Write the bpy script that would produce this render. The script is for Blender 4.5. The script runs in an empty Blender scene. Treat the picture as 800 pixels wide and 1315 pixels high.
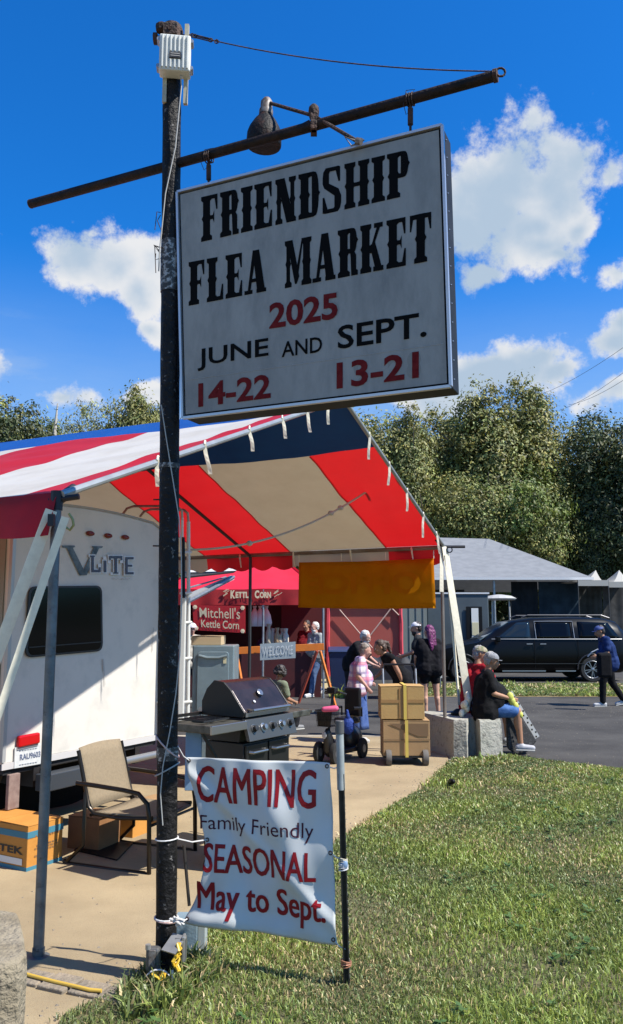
import bpy, bmesh, math, random
import numpy as np
from mathutils import Vector, Matrix, Euler
random.seed(7); rng = np.random.default_rng(7)
V = Vector; PI = math.pi
S = bpy.context.scene
COL = S.collection

# ---------------------------------------------------------------- camera
F = 1050.0; HZ = 1.6; TH = math.atan(143/1050.0)
cam = bpy.data.cameras.new('camera'); cam.sensor_fit = 'VERTICAL'; cam.sensor_height = 36
cam.lens = 36*F/1315; cam.clip_end = 2000; cam.clip_start = 0.05
co = bpy.data.objects.new('camera', cam); COL.objects.link(co)
co.location = (0, 0, HZ); co.rotation_euler = (PI/2+TH, 0, 0)
S.camera = co
S.view_settings.view_transform = 'Standard'; S.view_settings.look = 'None'
S.view_settings.exposure = 0.8; S.view_settings.gamma = 1
S.cycles.use_denoising = True
S.cycles.max_bounces = 6; S.cycles.transparent_max_bounces = 12

def ray(px, py):
    u = (px-400)/F; v = (657.5-py)/F
    return V((u, math.cos(TH)-v*math.sin(TH), math.sin(TH)+v*math.cos(TH)))
O = V((0, 0, HZ))
def P(px, py, Y):
    d = ray(px, py); return O+d*(Y/d.y)
def G(px, py, z=0.0):
    d = ray(px, py); return O+d*((z-HZ)/d.z)
def PL(px, py, p0, n):
    d = ray(px, py); return O+d*((V(p0)-O).dot(V(n))/d.dot(V(n)))

# ---------------------------------------------------------------- sun and sky
SUN_AZ = math.atan2(0.94, -0.34); SUN_EL = math.radians(52)
sd = V((math.sin(SUN_AZ)*math.cos(SUN_EL), math.cos(SUN_AZ)*math.cos(SUN_EL), math.sin(SUN_EL)))
sl = bpy.data.lights.new('sun', 'SUN'); sl.energy = 5.0; sl.angle = math.radians(0.5); sl.color = (1, .95, .87)
so = bpy.data.objects.new('sun', sl); COL.objects.link(so); so.location = (0, 0, 30)
so.rotation_euler = sd.to_track_quat('Z', 'Y').to_euler()

W = bpy.data.worlds.new('World'); S.world = W; W.use_nodes = True
def build_sky():
    nt = W.node_tree; N = nt.nodes; L = nt.links; N.clear()
    def nd(t, **k):
        n = N.new(t)
        for a, b in k.items(): setattr(n, a, b)
        return n
    def math_(op, a, b=None, c=None, clamp=False):
        n = nd('ShaderNodeMath', operation=op, use_clamp=clamp)
        for i, x in enumerate((a, b, c)):
            if x is None: continue
            if isinstance(x, (int, float)): n.inputs[i].default_value = x
            else: L.new(x, n.inputs[i])
        return n.outputs[0]
    def vec(op, a, b):
        n = nd('ShaderNodeVectorMath', operation=op)
        for i, x in enumerate((a, b)):
            if x is None: continue
            if isinstance(x, tuple): n.inputs[i].default_value = x
            else: L.new(x, n.inputs[i])
        return n
    out = nd('ShaderNodeOutputWorld'); bg = nd('ShaderNodeBackground'); bg.inputs[1].default_value = 0.07
    L.new(bg.outputs[0], out.inputs[0])
    sky = nd('ShaderNodeTexSky', sky_type='NISHITA', sun_disc=False)
    sky.sun_elevation = SUN_EL; sky.sun_rotation = SUN_AZ; sky.altitude = 200
    sky.air_density = 1.0; sky.dust_density = 0.6; sky.ozone_density = 3.5
    tc = nd('ShaderNodeTexCoord'); D = tc.outputs['Generated']
    hs = nd('ShaderNodeHueSaturation'); hs.inputs['Saturation'].default_value = 1.3; hs.inputs['Value'].default_value = 1.03
    L.new(sky.outputs[0], hs.inputs['Color'])
    tint = nd('ShaderNodeMix', data_type='RGBA', blend_type='MULTIPLY'); tint.inputs[0].default_value = 1
    L.new(hs.outputs[0], tint.inputs[6]); tint.inputs[7].default_value = SKY_TINT
    # cumulus: soft blobs in direction space broken up by fractal noise
    nz = nd('ShaderNodeTexNoise'); nz.inputs['Scale'].default_value = 14; nz.inputs['Detail'].default_value = 12; nz.inputs['Roughness'].default_value = .66
    L.new(D, nz.inputs['Vector'])
    dis = None
    blobs = []
    def blob(px, py, rx, rz, w=1.0):
        blobs.append((ray(px, py).normalized(), rx/F, rz/F, w))
    for b in [(150,345,70,44),(100,335,50,36),(180,375,50,36),(208,345,44,40),(196,418,26,18),
              (675,232,90,74),(635,275,100,84),(695,315,80,42),(720,240,60,60),(720,255,48,50),(690,290,60,44),(600,300,60,60),(715,325,55,24),(745,290,36,26),(615,365,28,20),
              (690,470,56,38),(640,490,70,30),(600,500,60,26),(555,512,60,24),(720,487,32,24),
              (790,440,50,32),(800,415,36,26),(795,515,40,22),(800,215,24,22,.55),(800,345,22,14,.5),
              (195,505,34,22),(180,512,30,16),(70,510,60,14,.5),(860,460,60,40),(900,250,60,34),(-90,300,80,50),(-60,480,80,34)]:
        blob(*b)
    wn = nd('ShaderNodeTexNoise'); wn.inputs['Scale'].default_value = 9; wn.inputs['Detail'].default_value = 5; L.new(D, wn.inputs['Vector'])
    ws = vec('SUBTRACT', wn.outputs['Color'], (.5, .5, .5)).outputs[0]
    wsc = nd('ShaderNodeVectorMath', operation='SCALE'); L.new(ws, wsc.inputs[0]); wsc.inputs[3].default_value = .07
    DW = vec('ADD', D, wsc.outputs[0]).outputs[0]
    for c, rx, rz, w in blobs:
        s = vec('SUBTRACT', DW, tuple(c)).outputs[0]
        m = vec('MULTIPLY', s, (1/rx, 1/rx, 1/rz)).outputs[0]
        ln = vec('LENGTH', m, None).outputs[1]
        v = math_('MULTIPLY', math_('SUBTRACT', 1.0, ln), w)
        dis = v if dis is None else math_('SMOOTH_MAX', dis, v, 0.25)
    dis = math_('MAXIMUM', dis, -1.2)
    sep = nd('ShaderNodeSeparateXYZ'); L.new(D, sep.inputs[0])
    # added unseen cumulus behind and beside the camera, cover tuned for ambient light
    gz = nd('ShaderNodeTexNoise'); gz.inputs['Scale'].default_value = 2.2; gz.inputs['Detail'].default_value = 3
    L.new(D, gz.inputs['Vector'])
    back = nd('ShaderNodeMapRange'); back.inputs[1].default_value = .75; back.inputs[2].default_value = .45; back.inputs[3].default_value = -2; back.inputs[4].default_value = 0
    L.new(sep.outputs[1], back.inputs[0])
    gen = math_('ADD', math_('MULTIPLY', math_('SUBTRACT', gz.outputs[0], .60), 5.0), back.outputs[0])
    dis = math_('MAXIMUM', dis, gen)
    nn = math_('MULTIPLY', math_('SUBTRACT', nz.outputs[0], .5), 2.7)
    dens0 = math_('ADD', dis, nn)
    dens = nd('ShaderNodeMapRange', interpolation_type='SMOOTHSTEP'); dens.inputs[1].default_value = .0; dens.inputs[2].default_value = .5
    L.new(dens0, dens.inputs[0])
    # thin wisps low in the sky
    wm = nd('ShaderNodeVectorMath', operation='MULTIPLY'); wm.inputs[1].default_value = (3, 3, 12); L.new(D, wm.inputs[0])
    wz = nd('ShaderNodeTexNoise'); wz.inputs['Scale'].default_value = 1.1; wz.inputs['Detail'].default_value = 8; wz.inputs['Roughness'].default_value = .62
    L.new(wm.outputs[0], wz.inputs['Vector'])
    low = nd('ShaderNodeMapRange'); low.inputs[1].default_value = .40; low.inputs[2].default_value = .22; L.new(sep.outputs[2], low.inputs[0])
    lft = nd('ShaderNodeMapRange'); lft.inputs[1].default_value = .1; lft.inputs[2].default_value = -.25; lft.inputs[3].default_value = .45; lft.inputs[4].default_value = 1; L.new(sep.outputs[0], lft.inputs[0])
    wr = nd('ShaderNodeMapRange'); wr.inputs[1].default_value = .33; wr.inputs[2].default_value = .66; wr.inputs[4].default_value = .85; L.new(wz.outputs[0], wr.inputs[0])
    wisp = math_('MULTIPLY', math_('MULTIPLY', wr.outputs[0], low.outputs[0]), lft.outputs[0])
    # self shading of the clouds: thick cores and bases greyer
    n2 = nd('ShaderNodeTexNoise'); n2.inputs['Scale'].default_value = 7.5; n2.inputs['Detail'].default_value = 6
    sh = vec('ADD', D, tuple(sd*0.035)).outputs[0]; L.new(sh, n2.inputs['Vector'])
    core = nd('ShaderNodeMapRange', interpolation_type='SMOOTHSTEP'); core.inputs[1].default_value = .25; core.inputs[2].default_value = 1.15
    L.new(math_('ADD', dis, math_('MULTIPLY', math_('SUBTRACT', n2.outputs[0], .42), 3.2)), core.inputs[0])
    cc = nd('ShaderNodeMix', data_type='RGBA'); cc.inputs[6].default_value = (6.8, 6.9, 7.1, 1); cc.inputs[7].default_value = (3.7, 4.7, 5.9, 1)
    L.new(core.outputs[0], cc.inputs[0])
    hz = nd('ShaderNodeMapRange', interpolation_type='SMOOTHSTEP'); hz.inputs[1].default_value = .43; hz.inputs[2].default_value = .20; hz.inputs[4].default_value = .42; L.new(sep.outputs[2], hz.inputs[0])
    wisp = math_('MAXIMUM', wisp, math_('MULTIPLY', hz.outputs[0], math_('ADD', .55, wz.outputs[0])))
    m1 = nd('ShaderNodeMix', data_type='RGBA'); L.new(wisp, m1.inputs[0]); L.new(tint.outputs[2], m1.inputs[6]); m1.inputs[7].default_value = (4.2, 5.2, 6.3, 1)
    m2 = nd('ShaderNodeMix', data_type='RGBA'); L.new(dens.outputs[0], m2.inputs[0]); L.new(m1.outputs[2], m2.inputs[6]); L.new(cc.outputs[2], m2.inputs[7])
    L.new(m2.outputs[2], bg.inputs[0])
SKY_TINT = (.36, 1.24, 1.75, 1)
build_sky()

# ---------------------------------------------------------------- materials
_mats = {}
def mat(name, col=(.5, .5, .5), rough=.6, metal=0, col2=None, nscale=6, ncon=(.35, .65), bump=0, bscale=60, spec=.5, trans=0, attr=None, tcol=None, coat=0, detail=5, sub=None, stretch=None, grime=None):
    if name in _mats: return _mats[name]
    col = tuple(c*.83 for c in col); col2 = tuple(c*.83 for c in col2) if col2 else None
    if grime: grime = (tuple(c*.83 for c in grime[0]), *grime[1:])
    m = bpy.data.materials.new(name); m.use_nodes = True; nt = m.node_tree; N = nt.nodes; L = nt.links
    b = N['Principled BSDF']; out = N['Material Output']
    b.inputs['Base Color'].default_value = (*col, 1); b.inputs['Roughness'].default_value = rough; b.inputs['Metallic'].default_value = metal
    b.inputs['Specular IOR Level'].default_value = spec; b.inputs['Coat Weight'].default_value = coat
    tc = N.new('ShaderNodeTexCoord'); vec = tc.outputs['Object']
    if stretch:
        mp = N.new('ShaderNodeMapping'); mp.inputs['Scale'].default_value = stretch; L.new(vec, mp.inputs[0]); vec = mp.outputs[0]
    last = None
    if attr:
        a = N.new('ShaderNodeAttribute'); a.attribute_name = attr; last = a.outputs['Color']
    if col2:
        t = N.new('ShaderNodeTexNoise'); t.inputs['Scale'].default_value = nscale; t.inputs['Detail'].default_value = detail; t.inputs['Roughness'].default_value = .6; L.new(vec, t.inputs['Vector'])
        r = N.new('ShaderNodeMapRange'); r.inputs[1].default_value = ncon[0]; r.inputs[2].default_value = ncon[1]; L.new(t.outputs[0], r.inputs[0])
        mx = N.new('ShaderNodeMix'); mx.data_type = 'RGBA'; L.new(r.outputs[0], mx.inputs[0])
        mx.inputs[6].default_value = (*col, 1); mx.inputs[7].default_value = (*col2, 1); last = mx.outputs[2]
    if grime:
        gcol, gs, g0, g1 = grime
        t = N.new('ShaderNodeTexNoise'); t.inputs['Scale'].default_value = gs; t.inputs['Detail'].default_value = 9; t.inputs['Roughness'].default_value = .7; L.new(vec, t.inputs['Vector'])
        r = N.new('ShaderNodeMapRange'); r.inputs[1].default_value = g0; r.inputs[2].default_value = g1; L.new(t.outputs[0], r.inputs[0])
        mx = N.new('ShaderNodeMix'); mx.data_type = 'RGBA'; L.new(r.outputs[0], mx.inputs[0])
        if last: L.new(last, mx.inputs[6])
        else: mx.inputs[6].default_value = (*col, 1)
        mx.inputs[7].default_value = (*gcol, 1); last = mx.outputs[2]
    if last: L.new(last, b.inputs['Base Color'])
    if bump:
        t = N.new('ShaderNodeTexNoise'); t.inputs['Scale'].default_value = bscale; t.inputs['Detail'].default_value = 5; L.new(vec, t.inputs['Vector'])
        bp = N.new('ShaderNodeBump'); bp.inputs['Strength'].default_value = bump; bp.inputs['Distance'].default_value = .02; L.new(t.outputs[0], bp.inputs['Height']); L.new(bp.outputs[0], b.inputs['Normal'])
    if trans:
        tr = N.new('ShaderNodeBsdfTranslucent')
        if last: L.new(last, tr.inputs[0])
        else: tr.inputs[0].default_value = (*col, 1)
        if tcol:
            for l_ in list(tr.inputs[0].links): L.remove(l_)
            tr.inputs[0].default_value = (*tcol, 1)
        ms = N.new('ShaderNodeMixShader'); ms.inputs[0].default_value = trans
        L.new(b.outputs[0], ms.inputs[1]); L.new(tr.outputs[0], ms.inputs[2]); L.new(ms.outputs[0], out.inputs[0])
    _mats[name] = m
    return m

# ---------------------------------------------------------------- mesh helpers
class MB:
    def __init__(s): s.v = []; s.f = []; s.m = []
    def add(s, vs, fs, mi=0):
        o = len(s.v); s.v += [tuple(x) for x in vs]
        for f in fs: s.f.append(tuple(i+o for i in f)); s.m.append(mi)
        return s
    def box(s, c, size, M=None, mi=0):
        c = V(c); h = V(size)/2
        vs = [V((x*h.x, y*h.y, z*h.z)) for x in (-1, 1) for y in (-1, 1) for z in (-1, 1)]
        if M is not None: vs = [M@v for v in vs]
        return s.add([c+v for v in vs], [(0,1,3,2),(4,6,7,5),(0,4,5,1),(2,3,7,6),(0,2,6,4),(1,5,7,3)], mi)
    def bar(s, a, b, w, h, mi=0, up=(0, 0, 1)):
        a = V(a); b = V(b); d = b-a; L_ = d.length; d.normalize(); up = V(up)
        if abs(d.dot(up)) > .98: up = V((0, 1, 0)) if abs(d.y) < .9 else V((1, 0, 0))
        x = d.cross(up).normalized(); z = x.cross(d)
        M = Matrix((x, d, z)).transposed()
        return s.box((a+b)/2, (w, L_, h), M, mi)
    def tube(s, pts, r, n=8, caps=True, mi=0):
        pts = [V(p) for p in pts]; k = len(pts)
        rs = r if isinstance(r, (list, tuple)) else [r]*k
        t0 = (pts[1]-pts[0]).normalized()
        x = t0.cross(V((0, 0, 1)))
        if x.length < .05: x = t0.cross(V((0, 1, 0)))
        x.normalize(); vs = []
        for i, p in enumerate(pts):
            t = (pts[min(i+1, k-1)]-pts[max(i-1, 0)]).normalized()
            x = (x-t*x.dot(t)).normalized(); y = t.cross(x)
            for j in range(n):
                a = 2*PI*j/n; vs.append(p+(x*math.cos(a)+y*math.sin(a))*rs[i])
        fs = [(i*n+j, i*n+(j+1) % n, (i+1)*n+(j+1) % n, (i+1)*n+j) for i in range(k-1) for j in range(n)]
        if caps: fs += [tuple(range(n-1, -1, -1)), tuple((k-1)*n+j for j in range(n))]
        return s.add(vs, fs, mi)
    def lathe(s, prof, n=20, M=None, mi=0):
        # prof [(r,z)...]
        vs = []
        for r, z in prof:
            for j in range(n):
                a = 2*PI*j/n; v = V((r*math.cos(a), r*math.sin(a), z)); vs.append(M@v if M is not None else v)
        k = len(prof)
        fs = [(i*n+j, i*n+(j+1) % n, (i+1)*n+(j+1) % n, (i+1)*n+j) for i in range(k-1) for j in range(n)]
        fs += [tuple(range(n-1, -1, -1)), tuple((k-1)*n+j for j in range(n))]
        return s.add(vs, fs, mi)
    def capsule(s, p, q, r1, r2=None, n=10, mi=0, k=3, sq=None):
        p = V(p); q = V(q); r2 = r1 if r2 is None else r2
        d = q-p
        if d.length < 1e-5: d = V((0, 0, 1e-4))
        t = d.normalized(); x = t.cross(V((0, 1, .01)))
        if x.length < .1: x = t.cross(V((1, 0, 0)))
        x.normalize(); y = t.cross(x); vs = []
        rings = [(p, r1, -PI/2*(1-i/k)) for i in range(k+1)]+[(q, r2, PI/2*i/k) for i in range(k+1)]
        for c, r, a in rings:
            for j in range(n):
                b = 2*PI*j/n; o = (x*math.cos(b)+y*math.sin(b))*(r*max(math.cos(a), .05))+t*(r*math.sin(a))
                vs.append(c+o)
        m = len(rings)
        fs = [(i*n+j, i*n+(j+1) % n, (i+1)*n+(j+1) % n, (i+1)*n+j) for i in range(m-1) for j in range(n)]
        fs += [tuple(range(n-1, -1, -1)), tuple((m-1)*n+j for j in range(n))]
        return s.add(vs, fs, mi)
    def ell(s, c, r, M=None, n=12, k=8, mi=0):
        vs = []
        for i in range(k+1):
            a = -PI/2+PI*i/k
            for j in range(n):
                b = 2*PI*j/n; v = V((r[0]*max(math.cos(a), .02)*math.cos(b), r[1]*max(math.cos(a), .02)*math.sin(b), r[2]*math.sin(a)))
                vs.append(V(c)+(M@v if M is not None else v))
        fs = [(i*n+j, i*n+(j+1) % n, (i+1)*n+(j+1) % n, (i+1)*n+j) for i in range(k) for j in range(n)]
        fs += [tuple(range(n-1, -1, -1)), tuple(k*n+j for j in range(n))]
        return s.add(vs, fs, mi)
    def prism(s, poly, off, mi=0):
        # poly: 3D points, extruded by vector off
        k = len(poly); poly = [V(p) for p in poly]; off = V(off)
        vs = poly+[p+off for p in poly]
        fs = [tuple(range(k)), tuple(range(2*k-1, k-1, -1))]+[(i, i+k, (i+1) % k+k, (i+1) % k) for i in range(k)]
        return s.add(vs, fs, mi)
    def grid(s, fn, nu, nv, mi=0):
        vs = [fn(i/nu, j/nv) for j in range(nv+1) for i in range(nu+1)]
        fs = [(j*(nu+1)+i, j*(nu+1)+i+1, (j+1)*(nu+1)+i+1, (j+1)*(nu+1)+i) for j in range(nv) for i in range(nu)]
        return s.add(vs, fs, mi)
    def build(s, name, m, parent=None, smooth=False, bevel=0, local=False, solid=0, fix=True, ang=35):
        me = bpy.data.meshes.new(name); me.from_pydata(s.v, [], s.f)
        ms = m if isinstance(m, (list, tuple)) else [m]
        for x in ms: me.materials.append(x)
        if len(ms) > 1: me.polygons.foreach_set('material_index', s.m)
        if fix and len(s.f) < 60000:
            bm = bmesh.new(); bm.from_mesh(me); bmesh.ops.recalc_face_normals(bm, faces=bm.faces); bm.to_mesh(me); bm.free()
        if smooth:
            me.polygons.foreach_set('use_smooth', [True]*len(me.polygons))
            if ang: me.set_sharp_from_angle(angle=math.radians(ang))
        o = bpy.data.objects.new(name, me); COL.objects.link(o)
        if parent is not None:
            o.parent = parent
            if not local: o.matrix_parent_inverse = wm(parent).inverted()
        if bevel:
            b = o.modifiers.new('bevel', 'BEVEL'); b.width = bevel; b.segments = 2; b.limit_method = 'ANGLE'; b.harden_normals = False
        if solid:
            b = o.modifiers.new('solid', 'SOLIDIFY'); b.thickness = solid; b.offset = 0
        return o
def wm(o):
    M = o.matrix_basis.copy()
    if o.parent is not None: M = wm(o.parent)@o.matrix_parent_inverse@M
    return M
def tag(o, label, cat, group=None, kind=None):
    if label: o['label'] = label
    if cat: o['category'] = cat
    if group: o['group'] = group
    if kind: o['kind'] = kind
    return o
def thing(name, label, cat, loc=(0, 0, 0), rz=0, group=None, scale=1):
    o = bpy.data.objects.new(name, None); COL.objects.link(o); o.empty_display_size = .2
    o.location = loc; o.rotation_euler = (0, 0, rz); o.scale = (scale,)*3
    return tag(o, label, cat, group)
def struct(name, mb, m, label=None, **k):
    o = mb.build(name, m, **k); o['kind'] = 'structure'
    if label: o['label'] = label
    return o
def copy_tree(o, parent=None):
    c = o.copy(); COL.objects.link(c)
    if parent is not None: c.parent = parent
    for ch in [x for x in bpy.data.objects if x.parent == o]: copy_tree(ch, c)
    return c
def catenary(a, b, sag, n=14):
    a = V(a); b = V(b)
    return [a.lerp(b, i/n)-V((0, 0, sag*4*(i/n)*(1-i/n))) for i in range(n+1)]
def wob(pts, amt):
    return [V(p)+V((random.uniform(-amt, amt) for _ in range(3))) for p in pts]

# lettering ------------------------------------------------------
def text_geo(s, bold=0.0, space=1.0, grid=0):
    c = bpy.data.curves.new('t', 'FONT'); c.body = s; c.offset = bold; c.space_character = space; c.resolution_u = 3
    o = bpy.data.objects.new('t', c); COL.objects.link(o)
    dg = bpy.context.evaluated_depsgraph_get(); me = bpy.data.meshes.new_from_object(o.evaluated_get(dg))
    bm = bmesh.new(); bm.from_mesh(me)
    xs = [v.co.x for v in bm.verts]; ys = [v.co.y for v in bm.verts]
    x0, x1, y0, y1 = min(xs), max(xs), min(ys), max(ys)
    for v in bm.verts: v.co = V(((v.co.x-x0)/(x1-x0), (v.co.y-y0)/(y1-y0), 0))
    for i in range(1, grid):
        for axis in ((1, 0, 0), (0, 1, 0)):
            bmesh.ops.bisect_plane(bm, geom=bm.verts[:]+bm.edges[:]+bm.faces[:], plane_co=V(axis)*(i/grid), plane_no=axis)
    bm.verts.index_update()
    vs = [tuple(v.co) for v in bm.verts]; fs = [[v.index for v in f.verts] for f in bm.faces]
    bm.free(); bpy.data.objects.remove(o); bpy.data.curves.remove(c); bpy.data.meshes.remove(me)
    return vs, fs
def quad_map(q):
    bl, br, tr, tl = [V(p) for p in q]
    return lambda u, v: bl*(1-u)*(1-v)+br*u*(1-v)+tr*u*v+tl*(1-u)*v
def letters(mb, s, q, off, bold=0.0, surf=None, space=1.0, grid=0, mi=0):
    vs, fs = text_geo(s, bold, space, grid); f = quad_map(q)
    out = []
    for x, y, z in vs:
        p = f(x, y)
        if surf: p = surf(p)
        out.append(p+V(off))
    mb.add(out, fs, mi)
    return mb

# slab-serif show-card letters with spurs on the stems (drawn as polygons)
def words(name, items, m, parent):
    for it in items:
        mb = MB(); letters(mb, *it[0], **it[1]); mb.build(name, m, parent, fix=False)
def bold_words(name, items, m, parent, dx, dy):
    for it in items:
        (s, q, off, b, *rest), kw = it; mb = MB(); bl, br, tr, tl = [V(p) for p in q]; X_ = (br-bl); Y_ = (tl-bl)
        for i, (a, c) in enumerate(((-dx, -dy), (dx, -dy), (-dx, dy), (dx, dy), (0, 0))):
            d = X_*a+Y_*c; q2 = [p*(1)+d for p in (bl, br, tr, tl)]
            letters(mb, s, q2, V(off)*(1+.10*i), b, *rest, **kw)
        mb.build(name, m, parent, fix=False)
def slab_glyph(ch):
    P_ = []
    def st(x0, x1, y0=0, y1=1, s=.045, ser=.065, top=True, bot=True):
        ym = (y0+y1)/2
        P_.append([(x0, y0), (x1, y0), (x1, ym-.07), (x1+s, ym), (x1, ym+.07), (x1, y1), (x0, y1), (x0, ym+.07), (x0-s, ym), (x0, ym-.07)])
        if bot: P_.append([(x0-ser, y0), (x1+ser, y0), (x1+ser, y0+.085), (x1, y0+.13), (x0, y0+.13), (x0-ser, y0+.085)])
        if top: P_.append([(x0-ser, y1-.085), (x0, y1-.13), (x1, y1-.13), (x1+ser, y1-.085), (x1+ser, y1), (x0-ser, y1)])
    def r(x0, y0, x1, y1): P_.append([(x0, y0), (x1, y0), (x1, y1), (x0, y1)])
    def bowl(x0, x1, y0, y1, t=.21, th=.10):
        # half round closed at left
        n = 10; o = []; i_ = []
        ry = (y1-y0)/2; cx = x1-min(.16, (x1-x0)*.6); rx = x1-cx; cy = (y0+y1)/2
        for k in range(n+1):
            a = -PI/2+PI*k/n; ca = math.cos(a)**.6 if math.cos(a) > 0 else 0
            o.append((cx+rx*ca, cy+ry*math.sin(a)))
            i_.append((cx+(rx-t)*ca if rx > t else cx-(t-rx)*1, cy+(ry-th)*math.sin(a)))
        o = [(x0, y0)]+o+[(x0, y1)]; i_ = [(x0, y0+th)]+i_+[(x0, y1-th)]
        for k in range(len(o)-1): P_.append([i_[k], o[k], o[k+1], i_[k+1]])
        P_.append([(x1-.01, cy-.07), (x1+.04, cy), (x1-.01, cy+.07)])
    w = .6
    if ch in 'FEL':
        st(.07, .31)
        if ch in 'FE':
            r(.31, .91, .56, 1); P_.append([(.56, 1), (.46, .92), (.52, .66), (.56, .66)])
            r(.31, .455, .4, .545); P_.append([(.38, .5), (.45, .36), (.45, .64)])
        if ch in 'EL':
            r(.31, 0, .57, .09); P_.append([(.57, 0), (.57, .36), (.53, .36), (.46, .08)])
        w = .6
    elif ch == 'I': st(.07, .32); w = .39
    elif ch == 'P': st(.07, .31); bowl(.30, .6, .42, 1); w = .63
    elif ch == 'R':
        st(.07, .31); bowl(.30, .59, .47, 1)
        P_.append([(.42, 0), (.62, 0), (.62, .1), (.57, .12), (.57, .42), (.5, .52), (.38, .52), (.4, .4)]); w = .64
    elif ch == 'D': st(.07, .31); bowl(.30, .62, 0, 1); w = .66
    elif ch == 'H':
        st(.06, .28, ser=.05); st(.46, .68, ser=.05); r(.28, .455, .46, .545); w = .74
    elif ch == 'N':
        st(.08, .2, ser=.05, s=.03); st(.5, .62, ser=.05, s=.03); P_.append([(.08, 1), (.32, 1), (.62, 0), (.38, 0)]); w = .7
    elif ch == 'M':
        st(.08, .2, ser=.05, s=.03); st(.62, .84, ser=.05, s=.03)
        P_.append([(.1, 1), (.28, 1), (.5, .2), (.42, .05), (.36, .05)]); P_.append([(.42, .05), (.44, .1), (.62, .95), (.66, 1), (.58, 1), (.38, .25)]); w = .88
    elif ch == 'A':
        P_.append([(.1, 0), (.19, 0), (.38, .9), (.38, 1), (.28, 1)]); P_.append([(.28, 1), (.49, 1), (.69, 0), (.43, 0)])
        r(.2, .26, .5, .34); P_.append([(0, 0), (.27, 0), (.27, .09), (0, .09)]); P_.append([(.4, 0), (.72, 0), (.72, .09), (.4, .09)]); w = .74
    elif ch == 'K':
        st(.06, .29, ser=.05); P_.append([(.28, .4), (.5, .9), (.6, .9), (.34, .38)]); P_.append([(.3, .55), (.45, .62), (.66, .05), (.46, .05)])
        P_.append([(.4, 0), (.7, 0), (.7, .1), (.4, .1)]); P_.append([(.42, .9), (.68, .9), (.68, 1), (.42, 1)]); w = .74
    elif ch == 'T':
        st(.23, .47, top=False); r(.05, .9, .64, 1); P_.append([(.04, 1), (.04, .66), (.08, .66), (.14, .92)]); P_.append([(.65, 1), (.55, .92), (.61, .66), (.65, .66)]); w = .7
    elif ch == 'S':
        r(.12, .91, .5, 1); r(.1, 0, .48, .09)
        P_.append([(.12, 1), (.05, .92), (.03, .8), (.03, .66), (.08, .56), (.22, .5), (.22, .86), (.25, .92)])
        P_.append([(.08, .56), (.2, .66), (.5, .5), (.54, .42), (.38, .36), (.2, .48)])
        P_.append([(.48, 0), (.55, .07), (.58, .18), (.58, .34), (.52, .45), (.38, .5), (.38, .12), (.35, .08)])
        P_.append([(.5, 1), (.55, .98), (.55, .66), (.5, .66), (.44, .84), (.42, .92)]); P_.append([(.1, 0), (.03, .02), (.03, .36), (.08, .36), (.16, .14), (.18, .08)]); w = .62
    elif ch == ' ': w = .32
    return P_, w
def slab_text(mb, s, q, nrm, mi=0, off=.002):
    x = 0; polys = []
    for ch in s:
        g, w = slab_glyph(ch)
        for p in g: polys.append([(a+x, b) for a, b in p])
        x += w+.045
    xs = [a for p in polys for a, b in p]; x0, x1 = min(xs), max(xs); f = quad_map(q)
    for i, p in enumerate(polys):
        n = V(nrm)*(off+.00012*(i % 12))
        mb.add([f((a-x0)/(x1-x0), b)+n for a, b in p], [tuple(range(len(p)))], mi)
# ================================================================ GROUND
def poly_sheet(name, pts, z, m, label=None):
    bm = bmesh.new(); vs = [bm.verts.new((p[0], p[1], z)) for p in pts]; bm.faces.new(vs)
    bmesh.ops.triangulate(bm, faces=bm.faces); bmesh.ops.recalc_face_normals(bm, faces=bm.faces)
    if sum(f.normal.z for f in bm.faces) < 0: bmesh.ops.reverse_faces(bm, faces=bm.faces)
    me = bpy.data.meshes.new(name); bm.to_mesh(me); bm.free(); me.materials.append(m)
    o = bpy.data.objects.new(name, me); COL.objects.link(o); o['kind'] = 'structure'
    if label: o['label'] = label
    return o
asphalt = mat('asphalt', (.046, .043, .040), .9, spec=.25, col2=(.085, .080, .073), nscale=.9, ncon=(.35, .65), bump=.5, bscale=90, grime=((.20, .19, .18), 60, .6, .76), detail=10)
concrete_pad = mat('tan_concrete', (.29, .22, .125), .9, col2=(.42, .325, .19), nscale=1.1, ncon=(.35, .62), bump=.3, bscale=260, grime=((.20, .14, .085), 150, .52, .72), detail=10)
dirt = mat('dirt', (.10, .085, .05), .95, col2=(.045, .05, .022), nscale=9, bump=.8, bscale=30)
gravel_m = mat('gravel', (.13, .125, .11), .95, col2=(.19, .17, .14), nscale=1.5, bump=.5, bscale=60)
straw_m = mat('dry_edge', (.42, .33, .16), .95, col2=(.30, .22, .10), nscale=9, bump=.6, bscale=60)

struct('ground', MB().add([(-300, -60, 0), (300, -60, 0), (300, 400, 0), (-300, 400, 0)], [(0, 1, 2, 3)]), gravel_m)
poly_sheet('asphalt_lane', [(-30, 11.4), (60, 11.4), (60, 4), (9, 4), (6, 8), (60, 8), (60, 60), (-30, 60)][0:2]+[(60, 60), (-30, 60)], .004, asphalt)
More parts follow.
